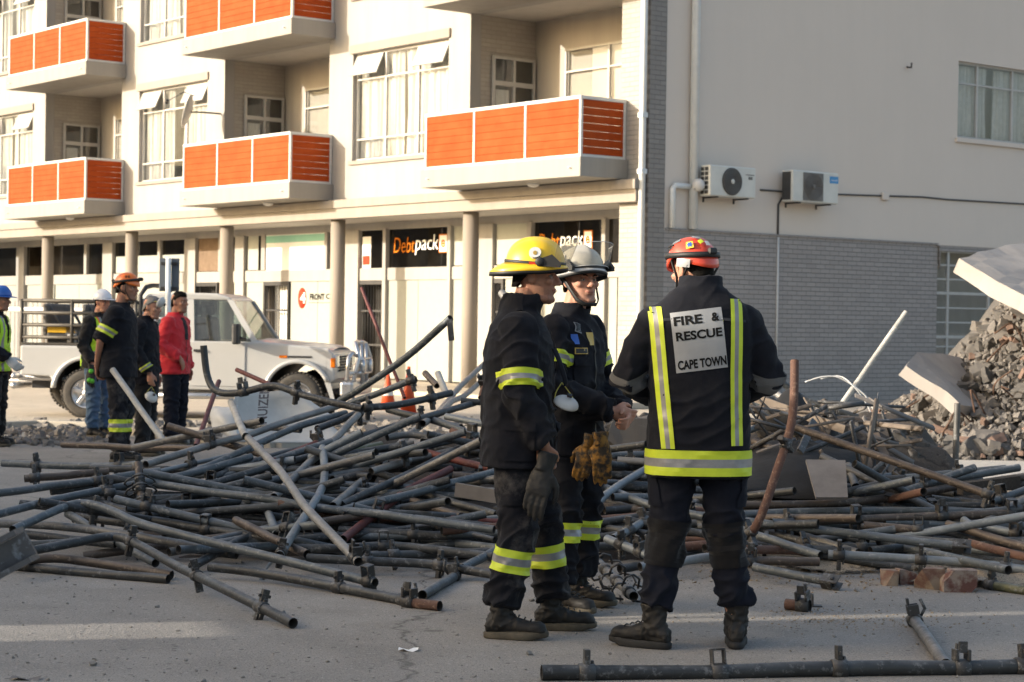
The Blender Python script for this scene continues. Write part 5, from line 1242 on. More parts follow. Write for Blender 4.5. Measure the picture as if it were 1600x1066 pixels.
# ================================================================ bricks, paper
M['redbrick'] = MAT('red_brick', (.12, .052, .04), .9, var=.3, vs=12, bs_=.5, c2=(.25, .20, .165), lo=.4, hi=.55, bscale=60)
M['mortarbrick'] = MAT('mortared_brick', (.23, .185, .14), .9, var=.35, vs=9, bs_=.5, c2=(.13, .07, .052), lo=.42, hi=.6, bscale=60)
def brick(px0, px1, py0, py1, mat, label, seed, rz=0):
    a = G((px0 + px1)/2, py1, 0); W = (px1 - px0)/3077*a.y; H = (py1 - py0)/3077*a.y*.93
    t = thing('brick', label, 'brick', (a.x, a.y + .06, 0), rz, 'bricks on the sand'); me = chunk_mesh('block', seed, M[mat], (W, .12, H), 2, .1); me.transform(Matrix.Translation((0, 0, H/2 - .003))); o = bpy.data.objects.new('block', me); col.objects.link(o); o.parent = t
brick(1379, 1404, 890, 916, 'mortarbrick', 'small pinkish half brick, leftmost of the row on the sand', 5)
brick(1404, 1431, 888, 914, 'redbrick', 'dark red half brick second from the left on the sand', 8, .1)
brick(1433, 1476, 886, 922, 'mortarbrick', 'largest mortar covered brick in the middle of the row', 11, -.05)
brick(1474, 1527, 888, 926, 'redbrick', 'red brick with a pale corner at the right end of the row', 14, .06)
c = G(638, 1017); t = thing('paper_scrap', 'flat white paper scrap lying on the road in front', 'paper', c); q = MB(); q.sheet([[(-.045 + .09*i/4, -.03 + .06*j/2 + .01*math.sin(i*2), .006 + .006*math.sin(i*1.7 + j)) for i in range(5)] for j in range(3)]); q.build('paper', M['sign_white'], t)
c = G(40, 1062); t = thing('paper_scrap', 'grey scrap lying at the lower left corner', 'paper', c); q = MB(); q.sheet([[(-.06 + .12*i/4, -.03 + .06*j/2, .006 + .008*math.sin(i*1.4 + j)) for i in range(5)] for j in range(3)]); q.build('paper', M['board'], t)
# ================================================================ rubble mound
MX0, MY = 4.2, 21.5
def mound(x, y):
    y -= 1.8; a = P(1380, 700, 23.3).x; s = max(0, min(1, (x - a) / 2.3)); front = max(0, min(1, (y - 20.6 - .0*(x - a)) / 2.2)); back = max(0, min(1, (26.5 - y) / 1.5))
    return (.25 * min(1, max(0, (x - a + .2)*3)) + 2.1 * s**1.7) * front**.75 * back
q = MB(); gr = []
for j in range(40):
    gr.append([])
    for i in range(60):
        x = 3.9 + 5.6*i/59; y = 22.0 + 6.6*j/39; gr[-1].append((x, y, max(-.02, mound(x, y) - .16 + .14*noise.noise(Vector((x*3, y*3, 0))))))
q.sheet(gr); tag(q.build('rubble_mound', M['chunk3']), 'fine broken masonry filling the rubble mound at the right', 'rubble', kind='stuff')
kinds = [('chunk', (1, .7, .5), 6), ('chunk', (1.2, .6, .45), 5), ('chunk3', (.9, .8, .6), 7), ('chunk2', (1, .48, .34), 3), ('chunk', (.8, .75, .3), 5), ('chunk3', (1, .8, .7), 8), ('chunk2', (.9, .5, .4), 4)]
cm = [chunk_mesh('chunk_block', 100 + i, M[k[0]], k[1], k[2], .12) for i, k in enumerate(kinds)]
clab = ['grey broken concrete lump in the rubble mound', 'long grey concrete fragment in the rubble mound', 'dark lump of masonry in the rubble mound', 'dusty reddish brick in the rubble mound', 'flat grey concrete flake in the rubble mound', 'rounded dark masonry lump in the rubble mound', 'broken reddish brick piece in the rubble mound']
rr = random.Random(5); placed = 0; tries = 0
fine = MB()
while placed < 290 and tries < 6000:
    tries += 1
    x = rr.uniform(4.2, 7.6); y = 22.3 + 3.2 * rr.random()**1.3; h = mound(x, y)
    if h < .04 or x / y > .275: continue
    s = .11 * (3.4 ** (rr.random()**2.1)); k = rr.randrange(7); z = h + rr.uniform(-.06, .10)
    rot = Euler((rr.gauss(0, .5), rr.gauss(0, .5), rr.uniform(0, 6.28)))
    t = bpy.data.objects.new('rubble_chunk', cm[k]); col.objects.link(t); t.location = (x, y, z); t.rotation_euler = rot; t.scale = (s, s, s); tag(t, clab[k], 'rubble', 'chunks in the rubble mound'); placed += 1
for i in range(4200):
    x = rr.uniform(4.2, 7.6); y = 22.3 + 3.4*rr.random()**1.3; h = mound(x, y)
    if h < .03: continue
    s = rr.uniform(.03, .11); me = cm[rr.randrange(7)]; Q = Matrix.Translation((x, y, h + rr.uniform(-.04, .06))) @ Euler((rr.uniform(0, 6), rr.uniform(0, 6), 0)).to_matrix().to_4x4() @ Matrix.Scale(s, 4); fine.add([v.co for v in me.vertices], [tuple(p.vertices) for p in me.polygons], 0, False, Q)
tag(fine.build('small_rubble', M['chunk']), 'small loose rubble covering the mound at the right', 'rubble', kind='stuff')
# low spread of stones in front of the gable and behind the heap
spread = [((1180, 1440), (665, 715), 150, .04, .15), ((940, 1010), (640, 720), 40, .06, .2), ((560, 770), (632, 668), 110, .04, .17)]
fine = MB()
for xr, yr, n, s0, s1 in spread:
    for i in range(n):
        px, py = rr.uniform(*xr), rr.uniform(*yr); Y = 15.5 if xr[0] > 900 else 18; Y += rr.uniform(-.3, 1.5); p = P(px, py, Y); p.z = max(.0, min(p.z, .75)); me = cm[rr.randrange(7)]; s = rr.uniform(s0, s1)
        if xr[0] < 900: p.z = rr.uniform(0, .05); 
        Q = Matrix.Translation(p) @ Euler((rr.uniform(0, 6), rr.uniform(0, 6), 0)).to_matrix().to_4x4() @ Matrix.Scale(s, 4); fine.add([v.co for v in me.vertices], [tuple(p_.vertices) for p_ in me.polygons], 0, False, Q)
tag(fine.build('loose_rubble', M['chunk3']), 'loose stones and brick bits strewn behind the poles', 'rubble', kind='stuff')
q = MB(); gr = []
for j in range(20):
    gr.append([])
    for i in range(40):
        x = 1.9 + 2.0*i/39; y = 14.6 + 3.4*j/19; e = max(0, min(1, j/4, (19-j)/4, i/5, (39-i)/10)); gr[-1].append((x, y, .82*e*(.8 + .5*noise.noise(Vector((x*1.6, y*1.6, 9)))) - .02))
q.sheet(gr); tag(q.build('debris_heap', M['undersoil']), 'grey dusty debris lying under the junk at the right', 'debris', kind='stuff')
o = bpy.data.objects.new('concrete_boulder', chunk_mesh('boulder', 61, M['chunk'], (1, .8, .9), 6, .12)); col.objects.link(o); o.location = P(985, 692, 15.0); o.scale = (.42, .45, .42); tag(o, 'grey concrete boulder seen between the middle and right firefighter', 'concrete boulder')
# bent reinforcing bars sticking out of the mound
M['rebar'] = MAT('rusty_rebar', (.10, .055, .035), .85, var=.4)
rb_ = random.Random(4)
for i in range(9):
    x = rb_.uniform(4.9, 6.4); y = rb_.uniform(22.9, 24.6); a = Vector((x, y, mound(x, y) - .1)); d = Vector((rb_.gauss(-.3, .5), -.4, rb_.uniform(.2, .8))); b_ = a + d*rb_.uniform(.3, .6); c_ = b_ + Vector((rb_.gauss(0, .25), -.1, rb_.gauss(-.1, .2)))
    q = MB(); q.tube(catmull([a, b_, c_]), .011, 6); tag(q.build('rebar', M['rebar']), 'thin rusty bent bar sticking out of the rubble mound', 'rebar', 'rebar in the rubble mound')
# broken slabs
def big_slab(label, top, thick, seed):
    n_ = (top[1] - top[0]).cross(top[2] - top[0]).normalized()
    if n_.z < 0: n_ = -n_
    bm = bmesh.new(); a = [bm.verts.new(p) for p in top]; b_ = [bm.verts.new(p - n_*thick) for p in top]; k = len(top)
    bm.faces.new(a); bm.faces.new(b_[::-1])
    for i in range(k): bm.faces.new((a[i], b_[i], b_[(i+1) % k], a[(i+1) % k]))
    bmesh.ops.recalc_face_normals(bm, faces=bm.faces[:]); bmesh.ops.triangulate(bm, faces=bm.faces[:]); bmesh.ops.subdivide_edges(bm, edges=bm.edges[:], cuts=6, use_grid_fill=True)
    for v in bm.verts: v.co += Vector((noise.noise(v.co*2.2 + Vector((seed, 0, 0))), noise.noise(v.co*2.2 + Vector((0, seed, 0))), noise.noise(v.co*2.2 + Vector((0, 0, seed))))) * .035
    me = bpy.data.meshes.new('slab'); bm.to_mesh(me); bm.free(); me.materials.append(M['slabtop']); o = bpy.data.objects.new('concrete_slab', me); col.objects.link(o); return tag(o, label, 'concrete slab', 'broken concrete slabs on the mound')
M['slabtop'] = PLASTER('broken_slab', (.38, .35, .325), streak=.18, fine=.9)
big_slab('sunlit tilted concrete slab highest at the right edge', [P(1497, 404, 23.4), P(1640, 486, 22.6), P(1720, 440, 24.4), P(1605, 376, 25.4)], .20, 1)
big_slab('grey broken slab jutting left over the grey wall', [P(1432, 551, 24.2), P(1500, 556, 24.8), P(1570, 640, 24.2), P(1502, 634, 23.0), P(1419, 572, 23.3)], .16, 4)
o = bpy.data.objects.new('concrete_block', cm[4].copy()); col.objects.link(o); o.location = P(1596, 488, 23.6); o.scale = (.35, .35, .5); tag(o, 'pale sunlit block under the highest slab at the right edge', 'concrete block')
# ================================================================ people
from mathutils.bvhtree import BVHTree
def CLOTH(name, c, dust=None, dl=.4, rough=.88, sheen=.15, dscale=3.0):
    mt, t, b = mk(name); co = coords(t); n1 = noi(t, co, dscale, 6, .7); n2 = noi(t, co, 22, 4, .6)
    cc = mixc(t, ramp(t, n2, [(.4, 0.0), (.7, .35)]), c, tuple(min(1, x*1.5 + .002) for x in c))
    if dust: cc = mixc(t, ramp(t, n1, [(.50, 0.0), (.72, dl)]), cc, dust)
    t.links.new(cc, b.inputs['Base Color']); b.inputs['Roughness'].default_value = rough; b.inputs['Specular IOR Level'].default_value = .2
    b.inputs['Sheen Weight'].default_value = sheen; b.inputs['Sheen Roughness'].default_value = .5
    wv = N(t, 'ShaderNodeTexWave'); wv.inputs['Scale'].default_value = 160; wv.inputs['Distortion'].default_value = 1.5; t.links.new(co, wv.inputs[0])
    p = bump(t, b, wv.outputs[0], .12, .002); bump(t, b, noi(t, co, 11, 4, .6), .35, .012, p); return mt
def SKIN(name, c):
    mt, t, b = mk(name); co = coords(t); n1 = noi(t, co, 14, 4, .6)
    cc = mixc(t, ramp(t, n1, [(.38, 0.0), (.68, .45)]), c, (c[0]*.92, c[1]*.70, c[2]*.64))
    sa = N(t, 'ShaderNodeAttribute'); sa.attribute_name = 'stubble'; sm_ = t.nodes.new('ShaderNodeMath'); sm_.operation = 'MULTIPLY'; t.links.new(sa.outputs['Fac'], sm_.inputs[0]); t.links.new(ramp(t, noi(t, co, 260, 2, .6), [(.35, .25), (.65, 1.0)]), sm_.inputs[1])
    cc = mixc(t, sm_.outputs[0], cc, tuple(x*.36 for x in c))
    n9 = noi(t, co, 45, 4, .65); cc = mixc(t, ramp(t, n9, [(.5, 0.0), (.75, .3)]), cc, (c[0]*.72, c[1]*.55, c[2]*.5))
    t.links.new(cc, b.inputs['Base Color']); b.inputs['Roughness'].default_value = .55; b.inputs['Specular IOR Level'].default_value = .35
    b.inputs['Subsurface Weight'].default_value = .12; b.inputs['Subsurface Radius'].default_value = (.012, .004, .002); b.inputs['Subsurface Scale'].default_value = .5
    bump(t, b, noi(t, co, 90, 3, .6), .18, .002); return mt
M['navy'] = CLOTH('navy_turnout_cloth', (.0062, .007, .011), (.10, .095, .09), .13, sheen=.03)
M['navy_d'] = CLOTH('dusty_navy_cloth', (.0068, .0076, .0115), (.16, .15, .14), .5, sheen=.03, dscale=4.5)
M['navy3'] = CLOTH('dark_navy_trousers', (.006, .0075, .014), None, sheen=.02)
M['redcloth'] = CLOTH('red_jacket_cloth', (.50, .022, .03), None, rough=.7); M['jeans'] = CLOTH('blue_denim', (.055, .10, .17), (.2, .25, .3), .3)
M['black'] = CLOTH('black_cloth', (.010, .010, .011)); M['hivis'] = CLOTH('hivis_yellow', (.42, .68, .03), None, rough=.7); M['hiorange'] = CLOTH('hivis_orange', (.75, .12, .02), None, rough=.7)
M['lime'] = MAT('lime_tape', (.55, .66, .03), .55, var=.15, vs=14, bs_=.2, bscale=120, bdist=.002); M['silver'] = MAT('silver_tape', (.27, .27, .275), .4, .2, var=.25, vs=14, bs_=.2, bscale=150, bdist=.002)
M['patch'] = MAT('silver_back_patch', (.33, .335, .34), .45, .15, var=.15, vs=7, bs_=.25, bscale=14, bdist=.006)
M['boot'] = MAT('black_boot_leather', (.010, .010, .010), .6, spec=.3, var=.4, vs=9, c2=(.028, .026, .024), bs_=.3, bscale=22, bdist=.004); M['sole'] = MAT('boot_sole', (.10, .085, .06), .8, var=.5, vs=14); M['solek'] = MAT('black_sole', (.02, .02, .02), .8, var=.4)
M['skin_a'] = SKIN('fair_skin', (.47, .255, .175)); M['skin_b'] = SKIN('tanned_skin', (.36, .19, .125))
M['hair_d'] = MAT('dark_hair', (.012, .010, .008), .85, spec=.15, var=.5, vs=60, bs_=.6, bscale=120, bdist=.006); M['hair_g'] = MAT('grey_hair', (.22, .21, .2), .6, var=.5, vs=60, bs_=.6, bscale=120, bdist=.006)
M['eyew'] = MAT('eye_white', (.42, .38, .35), .25, bs_=0); M['eyed'] = MAT('iris', (.03, .02, .014), .15, bs_=0); M['lip'] = MAT('lip_skin', (.34, .13, .10), .5, bs_=0)
def PLASTIC(name, c, rough=.28, scuff=.5):
    mt, t, b = mk(name); co = coords(t); n1 = noi(t, co, 7, 6, .75, .6); n2 = noi(t, co, 26, 4, .7)
    cc = mixc(t, ramp(t, n1, [(.55, 0.0), (.72, scuff*.6)]), c, tuple(x*.6 for x in c)); cc = mixc(t, ramp(t, n2, [(.62, 0.0), (.72, scuff)]), cc, tuple(x*.4 + .02 for x in c))
    t.links.new(cc, b.inputs['Base Color']); t.links.new(ramp(t, n1, [(.3, rough), (.75, rough + .25)]), b.inputs['Roughness']); b.inputs['Coat Weight'].default_value = .3; return mt
M['h_yellow'] = PLASTIC('yellow_helmet', (.78, .50, .015)); M['h_white'] = PLASTIC('white_helmet', (.46, .46, .45)); M['h_red'] = PLASTIC('red_helmet', (.62, .065, .03)); M['h_orange'] = PLASTIC('orange_helmet', (.76, .16, .012), scuff=.2); M['h_blue'] = PLASTIC('blue_helmet', (.015, .10, .40), scuff=.1); M['h_hard'] = PLASTIC('white_hard_hat', (.64, .66, .70), scuff=.1)
M['rubber'] = MAT('black_trim', (.018, .018, .018), .55, var=.3); M['visor'] = GLASS('helmet_visor', (.93, .90, .82), .93, .05, .13); M['glove_y'] = MAT('ochre_glove', (.26, .13, .022), .85, var=.5, vs=20, c2=(.03, .025, .02), lo=.44, hi=.58, bs_=.4); M['glove_k'] = MAT('black_glove', (.020, .020, .020), .7, var=.4, vs=20, bs_=.4, bscale=30); M['mask'] = MAT('dust_mask_felt', (.60, .60, .58), .85, var=.12, bs_=.2); M['elastic'] = MAT('yellow_elastic', (.55, .48, .10), .7, bs_=0); M['tagw'] = MAT('white_badge', (.6, .6, .58), .5, var=.1, bs_=0); M['gold'] = MAT('gold_badge', (.5, .33, .08), .4, .4, bs_=0)  # visor: whitish haze mixed in to stand for its gloss

M['seam'] = CLOTH('seam_binding', (.022, .024, .030))
def V(x, f, z): return Vector((x, -f, z))           # body frame: x to the person's left, f forward, z up
def se(c, rx, ry, n=28, e=2.4):                     # super-ellipse ring in the level plane
    out = []
    for k in range(n):
        a = 2*math.pi*k/n; ca, sa = math.cos(a), math.sin(a)
        out.append(Vector((c[0] + rx*math.copysign(abs(ca)**(2/e), ca), c[1] + ry*math.copysign(abs(sa)**(2/e), sa), c[2])))
    return out
def bake(mb, name, voxel, smooth=3, shade=True):
    me = mb.mesh(name, [M['dark']]); o = bpy.data.objects.new('tmp', me); col.objects.link(o)
    r_ = o.modifiers.new('r', 'REMESH'); r_.mode = 'VOXEL'; r_.voxel_size = voxel
    if smooth: s_ = o.modifiers.new('s', 'SMOOTH'); s_.iterations = smooth; s_.factor = .5
    dg = bpy.context.evaluated_depsgraph_get(); dg.update(); out = bpy.data.meshes.new_from_object(o.evaluated_get(dg))
    bpy.data.objects.remove(o); bpy.data.meshes.remove(me); out.name = name
    out.polygons.foreach_set('use_smooth', [True]*len(out.polygons)); return out
def wrinkle(me, amp, seed, hot=(), freq=7.0, base=.45, calm=()):
    """cloth folds: ridged noise pushed along the normals, stronger near the joints in hot=[(point, radius)]"""
    nv = len(me.vertices); nr = np.empty(nv*3, np.float32); me.vertex_normals.foreach_get('vector', nr); nr = nr.reshape(-1, 3)
    for i, v in enumerate(me.vertices):
        p = v.co; w = base
        for h, r in hot:
            d = (p - h).length / r
            if d < 1: w += (1 - d*d)*1.1
        for h, r in calm: w *= min(1, ((p - h).length/r)**3)
        q = Vector((p.x*freq + seed, p.y*freq, p.z*freq*1.55 + (p.x + p.y)*freq*.5))
        a = noise.noise(q); b_ = noise.noise(q*2.1 + Vector((seed*3, 5, 1)))
        rg = max(0, 1 - 2.6*abs(a)); d = amp*w*(rg*rg*1.15 + b_*.5 - .35)
        v.co = p + Vector(nr[i]) * d
    me.update(); return me
def put(me, name, mat, parent):
    me.materials.clear(); me.materials.append(mat); me.name = name
    o = bpy.data.objects.new(name, me); col.objects.link(o); o.parent = parent; return o
def tree_of(me): return BVHTree.FromPolygons([v.co.copy() for v in me.vertices], [tuple(p.vertices) for p in me.polygons])
def band(tree, a, b_, s0, s1, parent, name='reflective_stripe', rows=(('lime', 2), ('silver', 2), ('lime', 2)), n=56, off=.0075, maxr=.30, tilt=Vector((0, 0, 0)), guess=.09, only=None):
    """tape wrapped round the limb that runs a->b, from fraction s0 to s1"""
    ax = (b_ - a).normalized(); u = ax.orthogonal().normalized(); w = ax.cross(u); tot = sum(r[1] for r in rows); mats = []; mi = []
    for nm, k in rows:
        if nm not in mats: mats.append(nm)
        mi += [mats.index(nm)]*k
    g_ = []
    for j in range(tot + 1):
        c = a.lerp(b_, s0 + (s1 - s0)*j/tot); ds = []; hs = []
        for k in range(n):
            d = u*math.cos(2*math.pi*k/n) + w*math.sin(2*math.pi*k/n); h = tree.ray_cast(c, d, maxr); ds.append(d); hs.append(h[3] if h[0] is not None else None)
        ok = sorted(x for x in hs if x is not None) or [guess]; med = ok[len(ok)//2]; lim = med*(1.3 if maxr < .2 else 3)
        row = [c + d*(min(x if x is not None else med*1.1, lim) + off) for d, x in zip(ds, hs)]
        g_.append(row)
    q = MB()
    for j in range(tot): q.rings([g_[j], g_[j+1]], mi[j], True, (False, False))
    return q.build(name, [M[x] for x in mats], parent)
def project(tree, pts, d, off):
    out = []
    for p in pts:
        h = tree.ray_cast(p - d*.6, d, 1.2)
        if h[0] is None:
            nn = tree.find_nearest(p - d*.3); out.append(nn[0] + nn[1]*off)
        else: out.append(h[0] - d*off)
    return out
def strip(tree, path, width, d, parent, name='reflective_stripe', rows=(('lime', 2), ('silver', 2), ('lime', 2)), off=.006, n=30, side=Vector((1, 0, 0))):
    pts = [Vector(p) for p in path]; tot = sum(r[1] for r in rows); mats = []; mi = []
    for nm, k in rows:
        if nm not in mats: mats.append(nm)
        mi += [mats.index(nm)]*k
    cols = []
    for j in range(tot + 1):
        base = []
        for i in range(n + 1):
            t = i/n*(len(pts) - 1); k = min(int(t), len(pts) - 2); base.append(pts[k].lerp(pts[k+1], t - k) + side*(width*(j/tot - .5)))
        cols.append(project(tree, base, d, off))
    q = MB()
    for j in range(tot): q.sheet([cols[j], cols[j+1]], mi[j])
    return q.build(name, [M[x] for x in mats], parent)
def patchgrid(tree, o, ux, uz, w, h, d, mat, name, parent, off=.004, n=12):
    g_ = [project(tree, [o + ux*(w*i/n) + uz*(h*j/n) for i in range(n+1)], d, off) for j in range(n+1)]
    q = MB(); q.sheet(g_); return q.build(name, mat, parent)
def letters(tree, body, o, ux, uz, w, h, d, mat, parent, off=.0065, bold=.035):
    me = fit_text(text_mesh(body, 1, 0, bold), w, h)
    ps = project(tree, [o + ux*v.co.x + uz*v.co.y for v in me.vertices], d, off)
    for v, p in zip(me.vertices, ps): v.co = p
    return link_mesh('lettering', me, mat, parent)
# ---- anatomy
HEADR = [(-.004, .022, -.078, -.040), (.006, .036, -.090, -.020), (.022, .046, -.094, .0), (.05, .056, -.091, .035), (.08, .063, -.091, .066), (.105, .068, -.090, .084), (.13, .072, -.087, .095), (.155, .075, -.092, .100), (.18, .075, -.088, .100), (.205, .068, -.072, .088), (.225, .050, -.045, .062), (.237, .02, -.012, .03)]
def head_parts(mb, Mh):
    mb.rings([[Mh @ p for p in se((0, (f + b_)/2, z), hw, (b_ - f)/2, 26, 2.25)] for z, hw, f, b_ in HEADR])
    mb.tube([Mh @ Vector(p) for p in ((0, -.088, .138), (0, -.103, .118), (0, -.116, .098), (0, -.108, .088))], [(.009, .009), (.010, .011), (.014, .014), (.012, .010)], 10)
    for s in (-1, 1):
        mb.ell((s*.012, -.102, .092), .009, .012, .008, 10, 8, 0, Mh); mb.ell((s*.030, -.086, .146), .026, .011, .008, 12, 8, 0, Mh); mb.ell((s*.044, -.066, .104), .024, .024, .020, 12, 8, 0, Mh)
        mb.ell((0, 0, 0), .010, .021, .033, 12, 10, 0, Mh @ Matrix.Translation((s*.078, .012, .118)) @ Matrix.Rotation(s*R(-14), 4, 'Z') @ Matrix.Rotation(R(-10), 4, 'X'))
        mb.ell((s*.03, -.045, .022), .028, .04, .022, 12, 8, 0, Mh)
    mb.ell((0, -.094, .067), .024, .010, .006, 12, 8, 0, Mh); mb.ell((0, -.093, .056), .021, .010, .007, 12, 8, 0, Mh); mb.ell((0, -.088, .018), .020, .013, .015, 12, 8, 0, Mh)
def face_finish(me, Mh, stub=.6):
    at = me.attributes.new('stubble', 'FLOAT', 'POINT'); sv = [0.0]*len(me.vertices)
    inv = Mh.inverted(); fw = (Mh.to_3x3() @ Vector((0, 1, 0))).normalized()
    for v in me.vertices:
        p = inv @ v.co
        if p.y < .0 and -.01 < p.z < .2: sv[v.index] = stub*max(0, min(1, (.088 - p.z)/.03))*max(0, min(1, (-p.y + .0)/.03))
        if p.y < -.03 and 0 < p.z < .2:
            for s in (-1, 1):
                d = ((p.x - s*.032)/.017)**2 + ((p.z - .127)/.012)**2
                if d < 6: v.co += fw*(.011*math.exp(-d))
            d = ((p.x)/.026)**2 + ((p.z - .0615)/.0028)**2
            if d < 6: v.co += fw*(.004*math.exp(-d))
    at.data.foreach_set('value', sv)
def face_parts(Mh, parent, brow='hair_d', smile=0):
    for s in (-1, 1):
        e = MB(); e.ell((s*.032, -.0745, .1265), .0125, .0125, .0105, 16, 10, 0, Mh); o = e.build('eye', M['eyew'], parent)
        e = MB(); e.ell((s*.032 - .0015, -.0850, .1265), .0060, .0030, .0060, 12, 8, 0, Mh); e.build('iris', M['eyed'], o)
        b_ = MB(); b_.tube([Mh @ Vector((s*x, y, z)) for x, y, z in ((.014, -.097, .143), (.028, -.098, .149), (.044, -.088, .148), (.053, -.078, .143))], [(.004, .0028), (.0055, .003), (.005, .003), (.002, .002)], 6); b_.build('eyebrow', M[brow], parent)
        l = MB(); l.tube([Mh @ Vector((s*.032 + x*1.0, y, z)) for x, y, z in ((-.013, -.080, .1275), (-.006, -.0868, .1325), (.004, -.0872, .1328), (.013, -.079, .128))], .0026, 6); l.build('eyelid', M['skin_b'], parent)
    m_ = MB(); m_.tube([Mh @ Vector(p) for p in ((-.027, -.090, .063 + smile), (-.012, -.1015, .061), (0, -.1035, .0615), (.012, -.1015, .061), (.027, -.090, .063 + smile))], [(.002, .0018), (.0035, .002), (.0035, .002), (.0035, .002), (.002, .0018)], 6); m_.build('mouth', M['lip'], parent)
def hand(mb, wrist, d, palm, thumb, curl=.35, sc=1.0, fist=False, spread=.06):
    """palm plus five fingers; d runs along the fingers, palm is the side they close towards, thumb the thumb side"""
    d = d.normalized(); palm = (palm - d*palm.dot(d)).normalized(); lat = (thumb - d*thumb.dot(d) - palm*thumb.dot(palm)).normalized()
    L = .088*sc; rs = []
    for t, w, h in ((-.25, .027, .021), (0, .029, .020), (.35, .038, .019), (.75, .043, .017), (1.0, .041, .013), (1.08, .036, .008)):
        c = wrist + d*(L*t); rs.append([c + lat*(w*sc*math.cos(2*math.pi*k/16)) + palm*(h*sc*math.sin(2*math.pi*k/16)) for k in range(16)])
    mb.rings(rs)
    for i, (off, ln) in enumerate(((.030, .92), (.010, 1.04), (-.010, .97), (-.029, .78))):
        p = wrist + d*(L*.96) + lat*(off*sc); ang = 0; pts = [p]; cl = curl*(1 + .12*i)
        dd = (d + lat*(off*spread*10)).normalized()
        for seg, k in ((.044, .9), (.028, 1.25), (.022, .9)):
            ang += cl*k; pts.append(pts[-1] + (dd*math.cos(ang) + palm*math.sin(ang))*(seg*ln*sc))
        mb.tube(pts, [.0098*sc, .0094*sc, .0086*sc, .0070*sc], 9)
        mb.ell(tuple(pts[-1]), .0068*sc, .0068*sc, .0068*sc, 8, 6); mb.ell(tuple(pts[0]), .0102*sc, .0102*sc, .0102*sc, 8, 6)
    b_ = wrist + d*(L*.30) + lat*(.026*sc); t1 = b_ + (d*.62 + lat*.62 + palm*(.25 + curl*.4)).normalized()*(.040*sc); t2 = t1 + (d*.9 + lat*(.25 - curl*.4) + palm*(.2 + curl*.7)).normalized()*(.032*sc); t3 = t2 + (d*.9 - lat*curl*.5 + palm*(.2 + curl*.8)).normalized()*(.022*sc)
    mb.tube([b_, t1, t2, t3], [.0155*sc, .0118*sc, .0105*sc, .0075*sc], 9); mb.ell(tuple(t3), .0072*sc, .0072*sc, .0072*sc, 8, 6)
def boot(ankle, dirf, parent, L=.29, sole='sole', high=.17, mat='boot', name='boot'):
    """ankle: joint; dirf: level pointing direction of the toe"""
    d = Vector((dirf.x, dirf.y, 0)).normalized(); s = Vector((-d.y, d.x, 0)); z0 = 0.0; q = MB(); b_ = Vector((ankle.x, ankle.y, z0)) - d*.075
    prof = [(0.0, .030, .030, .085), (.02, .036, .028, .11), (.07, .040, .028, .125), (.13, .041, .028, .112), (.18, .044, .028, .092), (.225, .047, .028, .082), (.265, .042, .028, .070), (.288, .026, .028, .052)]
    k = L/.29; rs = []
    for t, w, lo, hi in prof:
        c = b_ + d*(t*k); ring = []
        for i in range(16):
            a = 2*math.pi*i/16; zz = (lo + hi)/2 + (hi - lo)/2*math.sin(a); ww = w*math.copysign(abs(math.cos(a))**.75, math.cos(a))*(1 if zz > .05 else 1.05); ring.append(c + s*ww + Vector((0, 0, zz)))
        rs.append(ring)
    q.rings(rs); top = [Vector((ankle.x, ankle.y, .06)), Vector((ankle.x, ankle.y, .12)) , ankle + Vector((0, 0, high - .1))]
    q.tube(top, [(.048, .052), (.047, .052), (.056, .058)], 14)
    q.tube([ankle + Vector((0, 0, high - .115)), ankle + Vector((0, 0, high - .10))], [(.060, .064), (.060, .064)], 14); q.ell(tuple(b_ + d*(.235*k) + Vector((0, 0, .062))), .05, .05, .026, 14, 8); me = bake(q, name, .007, 2); wrinkle(me, .008, ankle.x*9, [(ankle, .12)], freq=20, base=.25); o = put(me, name, M[mat], parent)
    q = MB(); n = 26
    def outline(z, gr):
        pts = []
        for i in range(n):
            a = 2*math.pi*i/n; t = .144 - .150*math.cos(a); wd = .050 if t > .15 else .043; pts.append(b_ + d*((.144 + (t - .144)*(1 + gr))*k) + s*(math.copysign(abs(math.sin(a))**.7, math.sin(a))*wd*(1 + gr)) + Vector((0, 0, z + (.012 if t > .25 else 0))))
        return pts
    q.rings([outline(.001, -.04), outline(.006, .02), outline(.026, .03), outline(.034, -.02)], 0); q.build('sole', M[sole], o)
    q = MB()
    for i in range(4):
        t = .13 + .028*i; zz = .112 - .009*i; c = b_ + d*(t*k) + Vector((0, 0, zz + .004)); q.tube([c - s*.02, c + Vector((0, 0, .006)), c + s*.02], .0035, 5)
    q.build('lace', M['rubber'], o); return o
